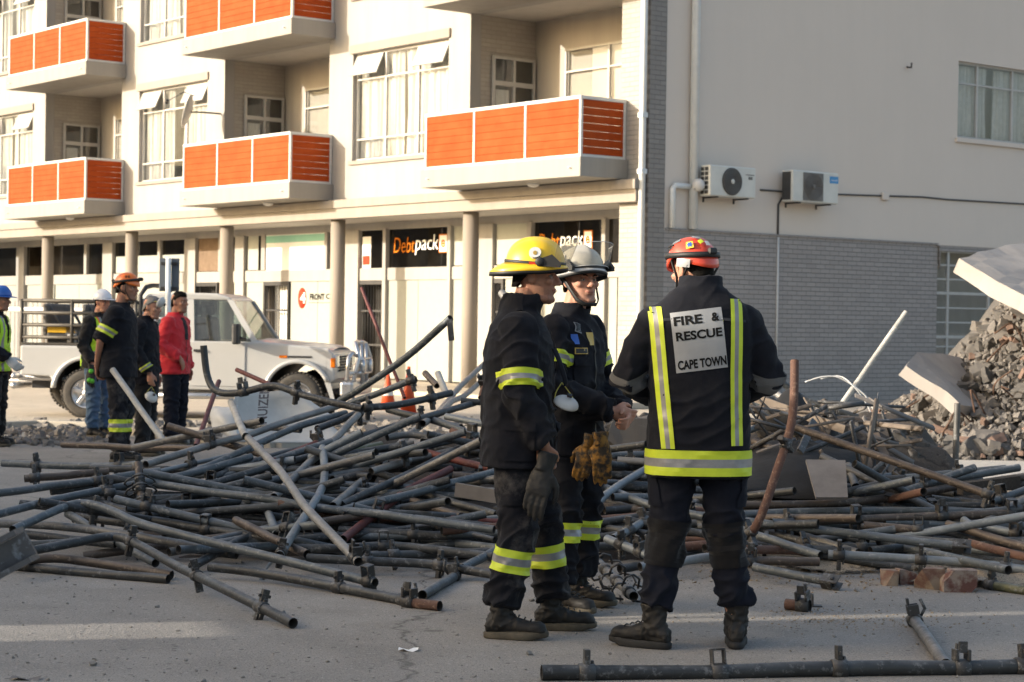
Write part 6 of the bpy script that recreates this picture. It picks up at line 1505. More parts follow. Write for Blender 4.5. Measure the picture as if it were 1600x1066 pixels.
# ---- helmets (head frame, chin bottom at the origin)
def dome(mb, a, bf, bb, z0, h, M_, n=40, k=12, ridge=0.0, e=2.0, mi=0, flare=None):
    rs = []
    for i in range(k + 1):
        t = i/k*math.pi/2*.985; cz = z0 + h*math.sin(t)**.92; q = math.cos(t)**.86; row = []
        for j in range(n):
            p = 2*math.pi*j/n; x, y = math.sin(p), -math.cos(p); by = bf if y < 0 else bb
            rr = 1 + ridge*math.exp(-(x*q/.12)**2)*math.sin(t); zz = cz + ridge*.22*math.exp(-(x*q/.16)**2)*math.sin(t)
            row.append(M_ @ Vector((a*q*x, by*q*y*rr, zz)))
        rs.append(row)
    mb.rings(rs, mi, True, (False, True)); return rs
def ringloop(mb, M_, a, bf, bb, z, w, h, dz=lambda p: 0, ext=lambda p: 0, n=48, mi=0):
    g_ = [[], [], [], []]
    for j in range(n):
        p = 2*math.pi*j/n; x, y = math.sin(p), -math.cos(p); by = bf if y < 0 else bb; e = ext(p); zz = z + dz(p)
        for r_, (da, hh) in enumerate(((0, -h/2), (w + e, -h/2 - e*.28), (w + e, h/2 - e*.28), (0, h/2))): g_[r_].append(M_ @ Vector(((a + da)*x, (by + da)*y, zz + hh)))
    mb.rings(g_ + [g_[0]], mi, True, (False, False))
def fire_helmet(Mh, parent, mat, tilt=8, visor_up=True, badge=True, strap=True, wrap=82, edge=True):
    Q = Mh @ Matrix.Translation((0, .0, .170)) @ Matrix.Rotation(R(-tilt), 4, 'X') @ Matrix.Translation((0, 0, -.172)); back = lambda p: max(0, -math.cos(p))
    q = MB(); dome(q, .119, .136, .144, .168, .134, Q, ridge=.05)
    n = 48; sd = lambda p: abs(math.sin(p)); sk = []; tr_ = []
    for u in (0, .5, 1.0, 1.06):
        row = []
        for k in range(n):
            p = 2*math.pi*k/n; x, y = math.sin(p), -math.cos(p); by = .134 if y < 0 else .142; e = (.012 + .060*back(p)**1.2)*u + .004; dz_ = -(.012 + .016*sd(p)**2 + .034*back(p)**1.3)*u**1.25
            row.append(Q @ Vector(((.117 + e)*x, (by + e)*y, .176 + .012*back(p) + dz_)))
        sk.append(row)
    q.rings(sk[:3], 0, True, (False, False))
    o = q.build('helmet', M[mat], parent); md_ = o.modifiers.new('s', 'SOLIDIFY'); md_.thickness = .004
    q = MB(); dn = Q.to_3x3() @ Vector((0, 0, -.014)); q.rings([[v + (Q.to_3x3() @ Vector((0, 0, .003))) for v in sk[2]], sk[3], [v + dn for v in sk[3]], [v + dn for v in sk[1]]], 0, True, (False, False)); g4 = []
    for da, dz_ in ((.004, -.009), (.008, -.009), (.008, .009), (.004, .009)): g4.append([Q @ Vector(((.1165 + da)*math.sin(2*math.pi*k/n), -((.134 if math.cos(2*math.pi*k/n) > 0 else .142) + da)*math.cos(2*math.pi*k/n), .182 + .014*back(2*math.pi*k/n) + dz_)) for k in range(n)])
    q.rings(g4 + [g4[0]], 0, True, (False, False)); q.build('helmet_trim', M['rubber'], o)
    for s in (-1, 1):
        q = MB(); q.rings([[Q @ Vector((s*x, y, z)) for y, z in ((-.02, .17), (-.125, .165), (-.128, .185), (-.085, .225), (-.03, .205))] for x in (.112, .128)], 0, True, (True, True), False)
        q.ell((s*.128, -.028, .19), .010, .022, .022, 14, 8, 0, Q); q.build('visor_mount', M['rubber'], o)
    q = MB(); gr = []
    for j in range(7):
        t = j/6; row = []
        for i in range(25):
            p = R(-wrap + 2*wrap*i/24); rad = .136 + .018*t; row.append(Q @ Vector((rad*math.sin(p), -.012 - (rad + .01 + .03*t)*math.cos(p), .175 + .115*t + .015*math.cos(p))))
        gr.append(row)
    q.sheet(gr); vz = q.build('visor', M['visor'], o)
    if edge: q = MB(); q.tube(gr[-1], .0016, 6); q.tube(gr[0], .0016, 6); q.build('visor_edge_glint', M['tagw'], vz)  # pale rim painted as the gloss along the visor edge
    q = MB(); q.tube([Q @ Vector((s_*.105, .03, .165)) for s_ in (1,)] + [Q @ Vector((.083, -.02, .085)), Q @ Vector((.066, -.060, .022)), Q @ Vector((.036, -.088, -.004)), Q @ Vector((-.036, -.088, -.004)), Q @ Vector((-.066, -.060, .022)), Q @ Vector((-.083, -.02, .085)), Q @ Vector((-.105, .03, .165))], [(.012, .004)]*8, 6)
    if strap: q.build('chin_strap', M['rubber'], o)
    q = MB(); q.tube([Q @ Vector((0.05*s_, .125, .15)) for s_ in (-1, 1)], .012, 8); q.tube([Q @ Vector((.07, .11, .15)), Q @ Vector((.0, .135, .14)), Q @ Vector((-.07, .11, .15))], .012, 8); q.build('helmet_ratchet', M['rubber'], o)
    if badge:
        for s in (-1, 1):
            q = MB(); c = Vector((s*.1115, -.005 if 1 else 0, .232)); nrm = Vector((s*.86, -.05, .5)).normalized(); u = nrm.cross(Vector((0, 0, 1))).normalized(); w = u.cross(nrm)
            q.rings([[Q @ (c + nrm*hh + u*(.028*math.cos(a)) + w*(.028*math.sin(a))) for a in [2*math.pi*i/20 for i in range(20)]] for hh in (-.012, .006)], 0, True, (True, True), False); b_ = q.build('badge', M['tagw'], o)
            q = MB(); q.rings([[Q @ (c + nrm*hh + u*(.010*math.cos(a)) + w*(.012*math.sin(a) - .004)) for a in [2*math.pi*i/7 for i in range(7)]] for hh in (.005, .008)], 0, True, (True, True), False); q.build('badge_mark', M['gold'], b_)
            q = MB(); q.rings([[Q @ Vector((s*x, y, z)) for y, z in ((.022, .176), (-.020, .176), (-.02, .187), (.022, .190))] for x in (.10, .1245)], 0, True, (True, True), False); q.build('red_tab', M['sign_red'], o)
    return o, Q
def climb_helmet(Mh, parent, mat, tilt=4, stickers=False):
    Q = Mh @ Matrix.Translation((0, 0, .16)) @ Matrix.Rotation(R(-tilt), 4, 'X') @ Matrix.Translation((0, .004, -.16)); q = MB(); side = lambda p: abs(math.sin(p)); back = lambda p: max(0, -math.cos(p)); fr = lambda p: max(0, math.cos(p))
    n, k = 48, 14; rs = []
    for i in range(k + 1):
        t = i/k; row = []
        for j in range(n):
            p = 2*math.pi*j/n; x, y = math.sin(p), -math.cos(p); by = .128 if y < 0 else .130
            zlow = .150 - .035*back(p)**2*1.0 - .020*fr(p)**3 + .028*math.exp(-((abs(p - math.pi) - math.pi/2 - .05)/.33)**2)
            tt = t*math.pi/2*.985; qq = math.cos(tt)**.82; z = zlow + (.272 - zlow)*math.sin(tt)**1.0
            row.append(Q @ Vector((.106*qq*x, by*qq*y + (.0 if y > 0 else -.004), z)))
        rs.append(row)
    q.rings(rs, 0, True, (False, True)); o = q.build('helmet', M[mat], parent); md_ = o.modifiers.new('s', 'SOLIDIFY'); md_.thickness = .006
    q = MB(); g_ = []
    for dz, da in ((-.013, .005), (.011, .005), (.011, .009), (-.013, .009)): g_.append([Q @ Vector(((.1035 + da)*math.sin(2*math.pi*j/n), -((.126 + da) if math.cos(2*math.pi*j/n) > 0 else (.128 + da))*math.cos(2*math.pi*j/n), .188 + dz + .012*math.cos(2*math.pi*j/n))) for j in range(n)])
    q.rings(g_ + [g_[0]], 0, True, (False, False)); st_ = q.build('headlamp_strap', M['rubber'], o)
    q = MB(); q.bbox((-.028, -.158, .185), (.028, -.126, .222), .008, 0, Q); q.tube([Q @ Vector((0, -.158, .204)), Q @ Vector((0, -.166, .204))], .015, 12); q.build('headlamp', M['rubber'], o)
    q = MB(); q.bbox((-.022, .124, .175), (.022, .148, .205), .008, 0, Q); q.build('battery_pack', M['rubber'], o)
    q = MB()
    for s in (-1, 1):
        q.tube([Q @ Vector((s*.098, -.03, .17)), Q @ Vector((s*.082, -.02, .09)), Q @ Vector((s*.062, -.05, .02)), Q @ Vector((s*.03, -.08, -.012)), Q @ Vector((0, -.088, -.018))], [(.009, .003)]*5, 6)
        q.tube([Q @ Vector((s*.09, .07, .135)), Q @ Vector((s*.085, .03, .09)), Q @ Vector((s*.078, -.02, .06))], [(.009, .003)]*3, 6)
    q.build('chin_strap', M['rubber'], o)
    q = MB()
    for p in (R(60), R(75), R(-60), R(-75)):
        for dz in (.222, .235): q.ell((.094*math.sin(p), -.112*math.cos(p), dz), .006, .011, .005, 10, 6, 0, Q)
    q.build('vent_hole', M['rubber'], o)
    if stickers:
        def stick(name, mat, phi, th, w, h, rot=0, n_=6, lift=.007, par=o):
            gr = []
            for j in range(n_ + 1):
                row = []
                for i in range(n_ + 1):
                    u, v = (i/n_ - .5)*w, (j/n_ - .5)*h; uu, vv = u*math.cos(rot) - v*math.sin(rot), u*math.sin(rot) + v*math.cos(rot); p = phi + uu/.115; t = th + vv/.115; qq = math.cos(t)**.82
                    by = .128 if -math.cos(p) < 0 else .130; zl = .150; row.append(Q @ Vector(((.106*qq + lift)*math.sin(p), -(by*qq + lift)*math.cos(p), zl + (.272 - zl)*math.sin(t) + lift*.6)))
                gr.append(row)
            m_ = MB(); m_.sheet(gr); return m_.build(name, M[mat], par)
        stick('reflective_sticker', 'silver', R(78), R(52), .07, .022, .25); stick('reflective_sticker', 'silver', R(150), R(62), .06, .022, -.3)
        s_ = stick('yellow_sticker', 'st_yellow', R(128), R(36), .036, .038, .1); 
        for k_ in range(3): stick('star_mark', 'st_blue', R(128), R(36), .028, .007, .1 + k_*math.pi/3, 4, .0082 + .0002*k_, s_)
        stick('lime_sticker', 'lime', R(158), R(44), .03, .022, .5); stick('scuffed_sticker', 'patch', R(112), R(-4), .06, .035, -.2); stick('white_sticker', 'tagw', R(176), R(38), .026, .026)
    return o, Q
M['st_yellow'] = MAT('sticker_yellow', (.70, .55, .05), .5, bs_=0); M['st_blue'] = MAT('sticker_blue', (.02, .10, .42), .5, bs_=0)
def hard_hat(Mh, parent, mat, tilt=6):
    Q = Mh @ Matrix.Translation((0, 0, .165)) @ Matrix.Rotation(R(-tilt), 4, 'X') @ Matrix.Translation((0, .006, -.165)); q = MB(); dome(q, .108, .130, .132, .160, .118, Q, ridge=.06)
    ringloop(q, Q, .106, .128, .131, .161, .012, .008, ext=lambda p: .050*max(0, math.cos(p))**1.5, dz=lambda p: -.004*max(0, math.cos(p)))
    o = q.build('helmet', M[mat], parent); md_ = o.modifiers.new('s', 'SOLIDIFY'); md_.thickness = .004; return o, Q
# ---- one person
def person(label, base, rz, J, top, legs, feet, head, skin='skin_a', sc=1.0, hands=None, voxel=.007, hair=None, helmet=None, face=True, smile=0, seed=1):
    t = thing('person', label, 'person', base, rz); t.scale = (sc, sc, sc)
    sides = ('L', 'R'); j = {k: V(*v) for k, v in J.items()}
    Mh = Matrix.Translation(V(*head['pos'])) @ Matrix.Rotation(R(head.get('yaw', 0)), 4, 'Z') @ Matrix.Rotation(R(head.get('pitch', 0)), 4, 'X') @ Matrix.Rotation(R(head.get('roll', 0)), 4, 'Y')
    # body: one skin surface from crown to feet
    b_ = MB(); head_parts(b_, Mh)
    nb = V(0, -.02, 1.44 + top.get('zoff', 0)); b_.tube([nb, nb.lerp(Mh @ Vector((0, .035, .03)), .6), Mh @ Vector((0, .030, .06))], [(.070, .062), (.058, .060), (.055, .058)], 16)
    b_.rings([se((0, .01, z), rx, ry) for z, rx, ry in ((.84, .13, .09), (.93, .165, .105), (1.08, .145, .09), (1.28, .165, .105), (1.42 + top.get('zoff', 0), .15, .085), (1.49 + top.get('zoff', 0), .07, .06))])
    for s in sides:
        b_.tube([j['hip'+s], j['knee'+s], j['ank'+s]], [.078, .052, .038], 14); a = j['ank'+s]
        b_.tube([a, a + V(0, .10, -.055)], [.036, .028], 10)
        b_.tube([j['sh'+s] * .92 + j['el'+s]*.08, j['el'+s], j['wr'+s]], [.046, .038, .027], 14)
    for s in sides:
        h = (hands or {}).get(s)
        if h: hand(b_, j['wr'+s], V(*h['d']), V(*h['palm']), V(*h['thumb']), h.get('curl', .35), h.get('sc', 1.0))
    me = bake(b_, 'body', voxel*.72, 2); face_finish(me, Mh); body = put(me, 'body', M[skin], t)
    if face: face_parts(Mh, body, 'hair_d' if hair != 'hair_g' else 'hair_g', smile)
    if hair:
        q = MB(); n, k = 30, 9; rs = []
        for i in range(k + 1):
            row = []
            for jx in range(n):
                p = 2*math.pi*jx/n; x, y = math.sin(p), -math.cos(p); zl = .185 if y < -.55 else (.185 + (y + .55)*-.06 if y < 0 else .152 - .085*min(1, y*1.2)); tt = i/k*math.pi/2*.98; qq = math.cos(tt)**.62; z = zl + (.250 - zl)*math.sin(tt)
                row.append(Mh @ (Vector((.0815*qq*x, (.0965 if y < 0 else .106)*qq*y + .004, z)) * (1 + .035*noise.noise(Vector((x*6, y*6, z*50))))))
            rs.append(row)
        q.rings(rs, 0, True, (False, True)); o = q.build('hair', M[hair], body); md_ = o.modifiers.new('s', 'SOLIDIFY'); md_.thickness = .007
    # trousers
    q = MB(); w = legs.get('w', 1.0)
    q.rings([se((0, .012, z), rx*w, ry*w) for z, rx, ry in ((.80, .165, .115), (.88, .185, .128), (.98, .180, .122), (1.06, .165, .11))])
    for s in sides:
        a, kn, hp = j['ank'+s], j['knee'+s], j['hip'+s]; lo = legs.get('cuff', .05)
        end = a + Vector((0, 0, lo)); q.tube([hp + Vector((0, 0, .0)), hp.lerp(kn, .45), kn, kn.lerp(end, .55), end], [(.110*w, .115*w), (.102*w, .105*w), (.083*w, .086*w), (.082*w, .086*w), (.078*w, .084*w)], 20)
    me = bake(q, 'trousers', voxel, 4)
    hot = [(j['knee'+s], .17) for s in sides] + [(j['ank'+s] + Vector((0, 0, .1)), .20) for s in sides] + [(V(0, .05, .84), .2)]
    wrinkle(me, .0155, seed + 3, hot, 8.0); tr = tree_of(me); trousers = put(me, 'trousers', M[legs['mat']], t)
    for s in sides:
        if legs.get('stripe'):
            z0, z1 = legs['stripe']; kn, a = j['knee'+s], j['ank'+s]; f = lambda z: (kn.z - z)/(kn.z - a.z); band(tr, kn, a, f(z1), f(z0), trousers, maxr=.16)
        if legs.get('pads'):
            kn, a, hp = j['knee'+s], j['ank'+s], j['hip'+s]; o = band(tr, kn.lerp(hp, .16), kn.lerp(a, .34), 0, 1, trousers, 'knee_pad', (('padk', 10),), off=.008, maxr=.16); q2 = band(tr, kn.lerp(hp, .02), kn.lerp(a, .03), 0, 1, trousers, 'pad_slit', (('silver', 1),), off=.0095, maxr=.16) if 0 else None
        if legs.get('pocket'):
            kn, hp = j['knee'+s], j['hip'+s]; sg = 1 if s == 'L' else -1; c = hp.lerp(kn, .42); d = Vector((-sg, 0, 0)); patchgrid(tr, c + V(0, -.075, -.10), V(0, 1, 0), Vector((0, 0, 1)), .15, .19, d, M[legs['mat']], 'cargo_pocket', trousers, .012); patchgrid(tr, c + V(0, -.08, .06), V(0, 1, 0), Vector((0, 0, 1)), .16, .055, d, M[legs['mat']], 'pocket_flap', trousers, .019)
    # jacket or shirt
    q = MB(); B = top.get('bulk', 1.0); hem = top.get('hem', .80); zs = [(hem, .222, .152), (hem + .13, .222, .152), (1.08, .212, .146), (1.28, .226, .148), (1.38, .222, .140), (1.455, .185, .115), (1.50, .135, .092), (1.535, .085, .078)]
    lean = top.get('lean', 0); zo = top.get('zoff', 0); zs = [(z + (zo*min(1, max(0, (z - 1.0)/.3)) if z > 1 else 0), a_, b2) for z, a_, b2 in zs]
    q.rings([se((0, .012 - lean*(z - .9), z), rx*B, ry*B, 32, 2.5) for z, rx, ry in zs])
    sl = top.get('sleeve', 1.0)
    for s in sides:
        a, e, wr_ = j['sh'+s], j['el'+s], j['wr'+s]; inn = a.lerp(V(0, -.01, 1.44 + zo), .40)
        pts = [inn, a, a.lerp(e, .5), e]; rad = [.066*B, .080*B, .076*B, .070*B]
        if sl >= 1: pts += [e.lerp(wr_, .5), e.lerp(wr_, sl*.97)]; rad += [.066*B, .062*B]
        elif sl > .5: f = (sl - .5)*2; pts += [e.lerp(wr_, f)]; rad += [.066*B]
        else: pts[-1] = a.lerp(e, sl*2)
        q.tube(pts, rad, 20); q.ell(tuple(a + Vector((0, 0, -.004))), .080*B, .084*B, .080*B, 18, 12)
    if top.get('collar', 1):
        cz, ch, cr = 1.505 + zo, top.get('collar_h', .085), top.get('collar_r', .088); hd = Mh @ Vector((0, .03, .03)); n = 30
        for lay in (0,):
            o_, i_ = [], []
            def cring(r_, z, op=.6): return [Vector((r_*1.02*math.sin(2*math.pi*k/n), .012 - lean*(z - .9) - r_*math.cos(2*math.pi*k/n) + (hd.y - .03)*.35*((z - cz)/ch if z > cz else 0), z - (.03 if abs(2*math.pi*k/n - (math.pi if 0 else 0)) < .5 or k > n - 3 else 0) * ((z - cz)/ch if z > cz else 0))) for k in range(n)]
            q.rings([cring(cr + .018, cz - .04), cring(cr + .006, cz + .02), cring(cr + .004, cz + ch), cring(cr - .010, cz + ch), cring(cr - .014, cz + .02), cring(cr - .010, cz - .04)] , 0, True, (False, False)); q.rings([cring(cr - .010, cz - .04), cring(cr + .018, cz - .04)], 0, True, (False, False))
    me = bake(q, 'jacket', voxel, 3)
    hot = [(j['el'+s], .16) for s in sides] + [(j['wr'+s], .14) for s in sides] + [(V(0, 0, 1.05), .24)] + [(j['sh'+s] + Vector((0, 0, -.09)), .13) for s in sides]
    wrinkle(me, .015*top.get('fold', 1), seed, hot, 7.0, calm=top.get('calm', ())); jt = tree_of(me); jacket = put(me, top.get('name', 'jacket'), M[top['mat']], t)
    for s in sides:
        if top.get('arm_stripe'):
            f0, f1 = top['arm_stripe']; band(jt, j['sh'+s], j['el'+s], f0, f1, jacket, maxr=.13)
        if top.get('patch_sleeve'): e, wr_ = j['el'+s], j['wr'+s]; band(jt, e.lerp(j['sh'+s], .18), e.lerp(wr_, .16), 0, 1, jacket, 'elbow_pad', (('padg', 6),), off=.004, maxr=.13)
    for s in sides:
        f = feet.get(s, {}); dv = V(*f.get('d', (0, 1, 0))); boot(j['ank'+s], dv, t, f.get('L', .29), f.get('sole', 'sole'), f.get('high', .2), f.get('mat', 'boot'), f.get('name', 'boot'))
    hel = None
    if helmet: hel = helmet(Mh, t)
    return dict(t=t, body=body, jacket=jacket, jt=jt, trousers=trousers, tr=tr, Mh=Mh, j=j, hel=hel)
M['padk'] = CLOTH('black_knee_pad', (.006, .006, .007), rough=.95); M['padg'] = CLOTH('grey_elbow_pad', (.09, .088, .085))
def ear_marks(Q): pass

# ---------------------------------------------------------------- left firefighter, yellow helmet, in profile
c1 = G(808, 992)
J1 = dict(hipL=(.10, .0, .90), hipR=(-.10, -.01, .90), kneeL=(.13, .115, .50), kneeR=(-.12, .0, .49), ankL=(.17, .155, .10), ankR=(-.12, -.07, .10),
          shL=(.185, .0, 1.44), shR=(-.185, -.01, 1.44), elL=(.26, .02, 1.15), elR=(-.255, .005, 1.15), wrL=(.20, .13, .92), wrR=(-.235, .115, .915))
f1 = person('firefighter in a yellow helmet standing in profile with one black glove in hand', (c1.x, c1.y, 0), R(88), J1,
    dict(mat='navy', hem=.80, arm_stripe=(.66, .93), bulk=1.13, collar_h=.10, collar_r=.095), dict(mat='navy_d', stripe=(.315, .42), w=1.03, pocket=1, cuff=.06),
    dict(L=dict(d=(.05, 1, 0)), R=dict(d=(-.12, 1, 0))), dict(pos=(0, .055, 1.565), yaw=-4, pitch=3), 'skin_b', 1.02,
    dict(R=dict(d=(.05, .12, -1), palm=(.9, .2, 0), thumb=(.2, 1, 0), curl=.75)), .0075, 'hair_d', lambda Mh, p: fire_helmet(Mh, p, 'h_yellow', 3, strap=False, wrap=58, edge=False), seed=1)
q = MB(); q.tube([f1['Mh'] @ Vector((0, .06, -.02 + 0*i)) + Vector((0, 0, 0)) for i in range(1)] + [f1['Mh'] @ Vector((0, .07, -.055))], .001, 6)
# ---------------------------------------------------------------- middle firefighter, white helmet
c2 = G(888, 951)
J2 = dict(hipL=(.10, .0, .90), hipR=(-.10, 0, .90), kneeL=(.12, .03, .50), kneeR=(-.12, .04, .50), ankL=(.13, -.02, .10), ankR=(-.14, .03, .10),
          shL=(.185, .0, 1.44), shR=(-.185, 0, 1.44), elL=(.265, .03, 1.15), elR=(-.265, .04, 1.15), wrL=(.045, .285, 1.015), wrR=(-.065, .275, 1.03))
f2 = person('firefighter in a white helmet and clear visor smiling with clasped hands', (c2.x, c2.y, 0), R(58), J2,
    dict(mat='navy', hem=.80, arm_stripe=(.42, .64), collar_h=.075, collar_r=.092), dict(mat='navy', stripe=(.36, .46), w=.98, pocket=0, cuff=.06),
    dict(L=dict(d=(.1, 1, 0)), R=dict(d=(-.1, 1, 0))), dict(pos=(0, .045, 1.565), yaw=-28, pitch=-2), 'skin_a', 1.02,
    dict(R=dict(d=(.62, .68, -.25), palm=(.6, -.8, .1), thumb=(.2, .2, 1), curl=.5), L=dict(d=(-.55, .55, -.35), palm=(-.5, -.8, .1), thumb=(.2, .2, 1), curl=.55)), .0075, 'hair_d', lambda Mh, p: fire_helmet(Mh, p, 'h_white', 3), smile=.004, seed=11)
# ---------------------------------------------------------------- right firefighter seen from behind, red helmet
c3 = G(1086, 1012)
J3 = dict(hipL=(.105, .0, .90), hipR=(-.105, 0, .90), kneeL=(.125, .02, .50), kneeR=(-.125, .02, .50), ankL=(.185, -.03, .10), ankR=(-.185, .03, .10),
          shL=(.20, .01, 1.445), shR=(-.20, .01, 1.45), elL=(.335, .0, 1.19), elR=(-.315, .0, 1.20), wrL=(.13, .27, 1.10), wrR=(-.12, .27, 1.10))
f3 = person('firefighter seen from behind in a red helmet with FIRE & RESCUE on his back', (c3.x, c3.y, 0), R(180), J3,
    dict(mat='navy', calm=((V(-.01, -.15, 1.37), .27),), hem=.765, bulk=1.04, zoff=.075, patch_sleeve=1, collar_h=.075, collar_r=.092, fold=.8), dict(mat='navy3', w=.94, pads=1, pocket=1, cuff=.085),
    dict(L=dict(d=(.75, .45, 0), sole='solek'), R=dict(d=(-.12, 1, 0), sole='solek')), dict(pos=(.015, .085, 1.56), yaw=36, pitch=9), 'skin_a', 1.045,
    dict(L=dict(d=(-.8, .5, 0), palm=(0, -.3, -1), thumb=(0, 1, .3), curl=.4), R=dict(d=(.8, .5, 0), palm=(0, -.3, -1), thumb=(0, 1, .3), curl=.4)), .0075, 'hair_d', lambda Mh, p: climb_helmet(Mh, p, 'h_red', 2, True), face=True, seed=23)
jt, jk = f3['jt'], f3['jacket']; D = Vector((0, -1, 0))
# in his own frame +x is screen left, so text runs along -x
k3 = 342*1.045
def b3(px, py): return Vector((-(px - 1086)/k3, .5, (1019 - py)/k3))
strip(jt, [b3(1011, 478), b3(1022, 590), b3(1034, 700)], .058, D, jk); strip(jt, [b3(1139, 464), b3(1139, 580), b3(1142, 694)], .054, D, jk)
band(jt, Vector((0, .01, (1019 - 742)/k3)), Vector((0, .01, (1019 - 702)/k3)), 0, 1, jk, n=90, maxr=.36, guess=.2, tilt=Vector((0, 0, 0)))
ux = (b3(1125, 571) - b3(1045, 582)); w_ = ux.length; ux.normalize(); uz = (b3(1034, 488) - b3(1045, 582)); h_ = uz.length; uz.normalize()
o = patchgrid(jt, b3(1045, 582), ux, uz, w_, h_, D, M['patch'], 'back_patch', jk, .0045, 16)
org = b3(1045, 582)
ptree = tree_of(o.data)
def L3(body, u0, u1, v0, v1): letters(ptree, body, org + ux*(w_*u0) + uz*(h_*v0), ux, uz, w_*(u1 - u0), h_*(v1 - v0), D, M['sign_black'], o, .0025)
L3('FIRE', .05, .60, .775, .925); L3('&', .78, .94, .78, .925); L3('RESCUE', .06, .96, .52, .67); L3('CAPE TOWN', .04, .985, .045, .20)
# pockets, epaulettes, name tags
t1, j1 = f1['jt'], f1['jacket']
patchgrid(t1, V(-.155, -.06, 1.47) , V(1, 0, 0), V(0, 1, 0), .085, .07, Vector((0, 0, -1)), M['navy'], 'epaulette', j1, .006)
t2, j2 = f2['jt'], f2['jacket']; dF = Vector((0, 1, 0))
o = patchgrid(t2, V(-.155, .5, 1.315), Vector((1, 0, 0)), Vector((0, 0, 1)), .085, .032, dF, M['gold'], 'name_tag', j2, .005, 6); patchgrid(t2, V(-.15, .5, 1.319), Vector((1, 0, 0)), Vector((0, 0, 1)), .075, .024, dF, M['rubber'], 'tag_face', o, .0065, 4)
patchgrid(t2, V(-.16, .5, 1.365), Vector((1, 0, 0)), Vector((0, 0, 1)), .035, .05, dF, M['st_blue'], 'badge', j2, .005, 5); patchgrid(t2, V(-.055, .5, 1.36), Vector((1, 0, 0)), Vector((0, 0, 1)), .05, .065, dF, M['gold'], 'badge', j2, .005, 5)
o = patchgrid(t2, V(-.135, .5, 1.43), Vector((.8, 0, -.3)), Vector((.3, 0, .8)), .04, .06, dF, M['silver'], 'rank_tab', j2, .006, 5); patchgrid(t2, V(-.130, .5, 1.434), Vector((.8, 0, -.3)), Vector((.3, 0, .8)), .032, .051, dF, M['rubber'], 'tab_face', o, .0075, 4)
strip(t2, [V(.0, .5, 1.44), V(.005, .5, 1.2), V(.0, .5, .86)], .012, dF, j2, 'zip', (('rubber', 2),), .004)
strip(t1, [V(.0, .5, 1.44), V(.005, .5, 1.2), V(.0, .5, .86)], .03, dF, j1, 'storm_flap', (('navy', 2),), .009)
seam = (('seam', 2),)
strip(jt, [Vector((-.19, .5, 1.455)), Vector((0, .5, 1.47)), Vector((.19, .5, 1.455))], .012, D, jk, 'yoke_seam', seam, .004, side=Vector((0, 0, 1)))
for sx_ in (-.165, .165): strip(jt, [Vector((sx_, .5, 1.28)), Vector((sx_*1.02, .5, .95))], .008, D, jk, 'side_seam', seam, .0035)
strip(jt, [Vector((-.2, .5, .785)), Vector((0, .5, .783)), Vector((.2, .5, .785))], .008, D, jk, 'hem_seam', seam, .0035, side=Vector((0, 0, 1)))
dR = Vector((1, 0, 0))
patchgrid(t1, V(-.5, -.075, .835), V(0, 1, 0), Vector((0, 0, 1)), .15, .17, dR, M['navy'], 'hip_pocket', j1, .010); patchgrid(t1, V(-.5, -.080, .975), V(0, 1, 0), Vector((0, 0, 1)), .16, .05, dR, M['navy'], 'pocket_flap', j1, .017)
patchgrid(t2, V(-.165, .5, 1.16), Vector((1, 0, 0)), Vector((0, 0, 1)), .12, .13, dF, M['navy'], 'chest_pocket', j2, .008); patchgrid(t2, V(-.168, .5, 1.255), Vector((1, 0, 0)), Vector((0, 0, 1)), .126, .045, dF, M['navy'], 'pocket_flap', j2, .014)
patchgrid(t2, V(-.17, .5, .86), Vector((1, 0, 0)), Vector((0, 0, 1)), .14, .15, dF, M['navy'], 'hip_pocket', j2, .009)
# things they hold or wear loose
def W(f, v): return f['t'].matrix_basis @ v
def loose_glove(label, at, d, palm, thumb, mat, sc, curl, seed, cuffd=.05):
    g_ = thing('work_glove', label, 'glove', at); q = MB(); hand(q, Vector((0, 0, 0)), d, palm, thumb, curl, sc, spread=.03); q.tube([-d.normalized()*cuffd, -d.normalized()*.0, d.normalized()*.02], [(.040*sc, .028*sc), (.034*sc, .024*sc), (.034*sc, .022*sc)], 14); me = bake(q, 'glove', .006, 1); wrinkle(me, .004, seed, freq=18); return put(me, 'glove', M[mat], g_)
for f in (f1, f2, f3): bpy.context.view_layer.update()
wr = W(f1, f1['j']['wrR']); hd_ = wr + Vector((.012, -.01, -.075)); loose_glove('black glove gripped in the hand of the yellow helmeted firefighter', hd_ + Vector((-.005, -.012, -.03)), Vector((-.28, -.1, -1)), Vector((.2, 1, 0)), Vector((1, -.2, 0)), 'glove_k', 1.45, .22, 2, .07)
gp_ = P(921, 694, c2.y - .22); loose_glove('ochre and black work glove hanging at the middle firefighter\'s belt, left one', gp_, Vector((-.28, -.05, -1)), Vector((.1, 1, 0)), Vector((-1, .1, 0)), 'glove_y', 1.2, .25, 4)
gp_ = P(939, 690, c2.y - .25); loose_glove('ochre and black work glove hanging at the middle firefighter\'s belt, right one', gp_, Vector((.05, -.05, -1)), Vector((.1, 1, 0)), Vector((-1, .1, 0)), 'glove_y', 1.3, .2, 6)
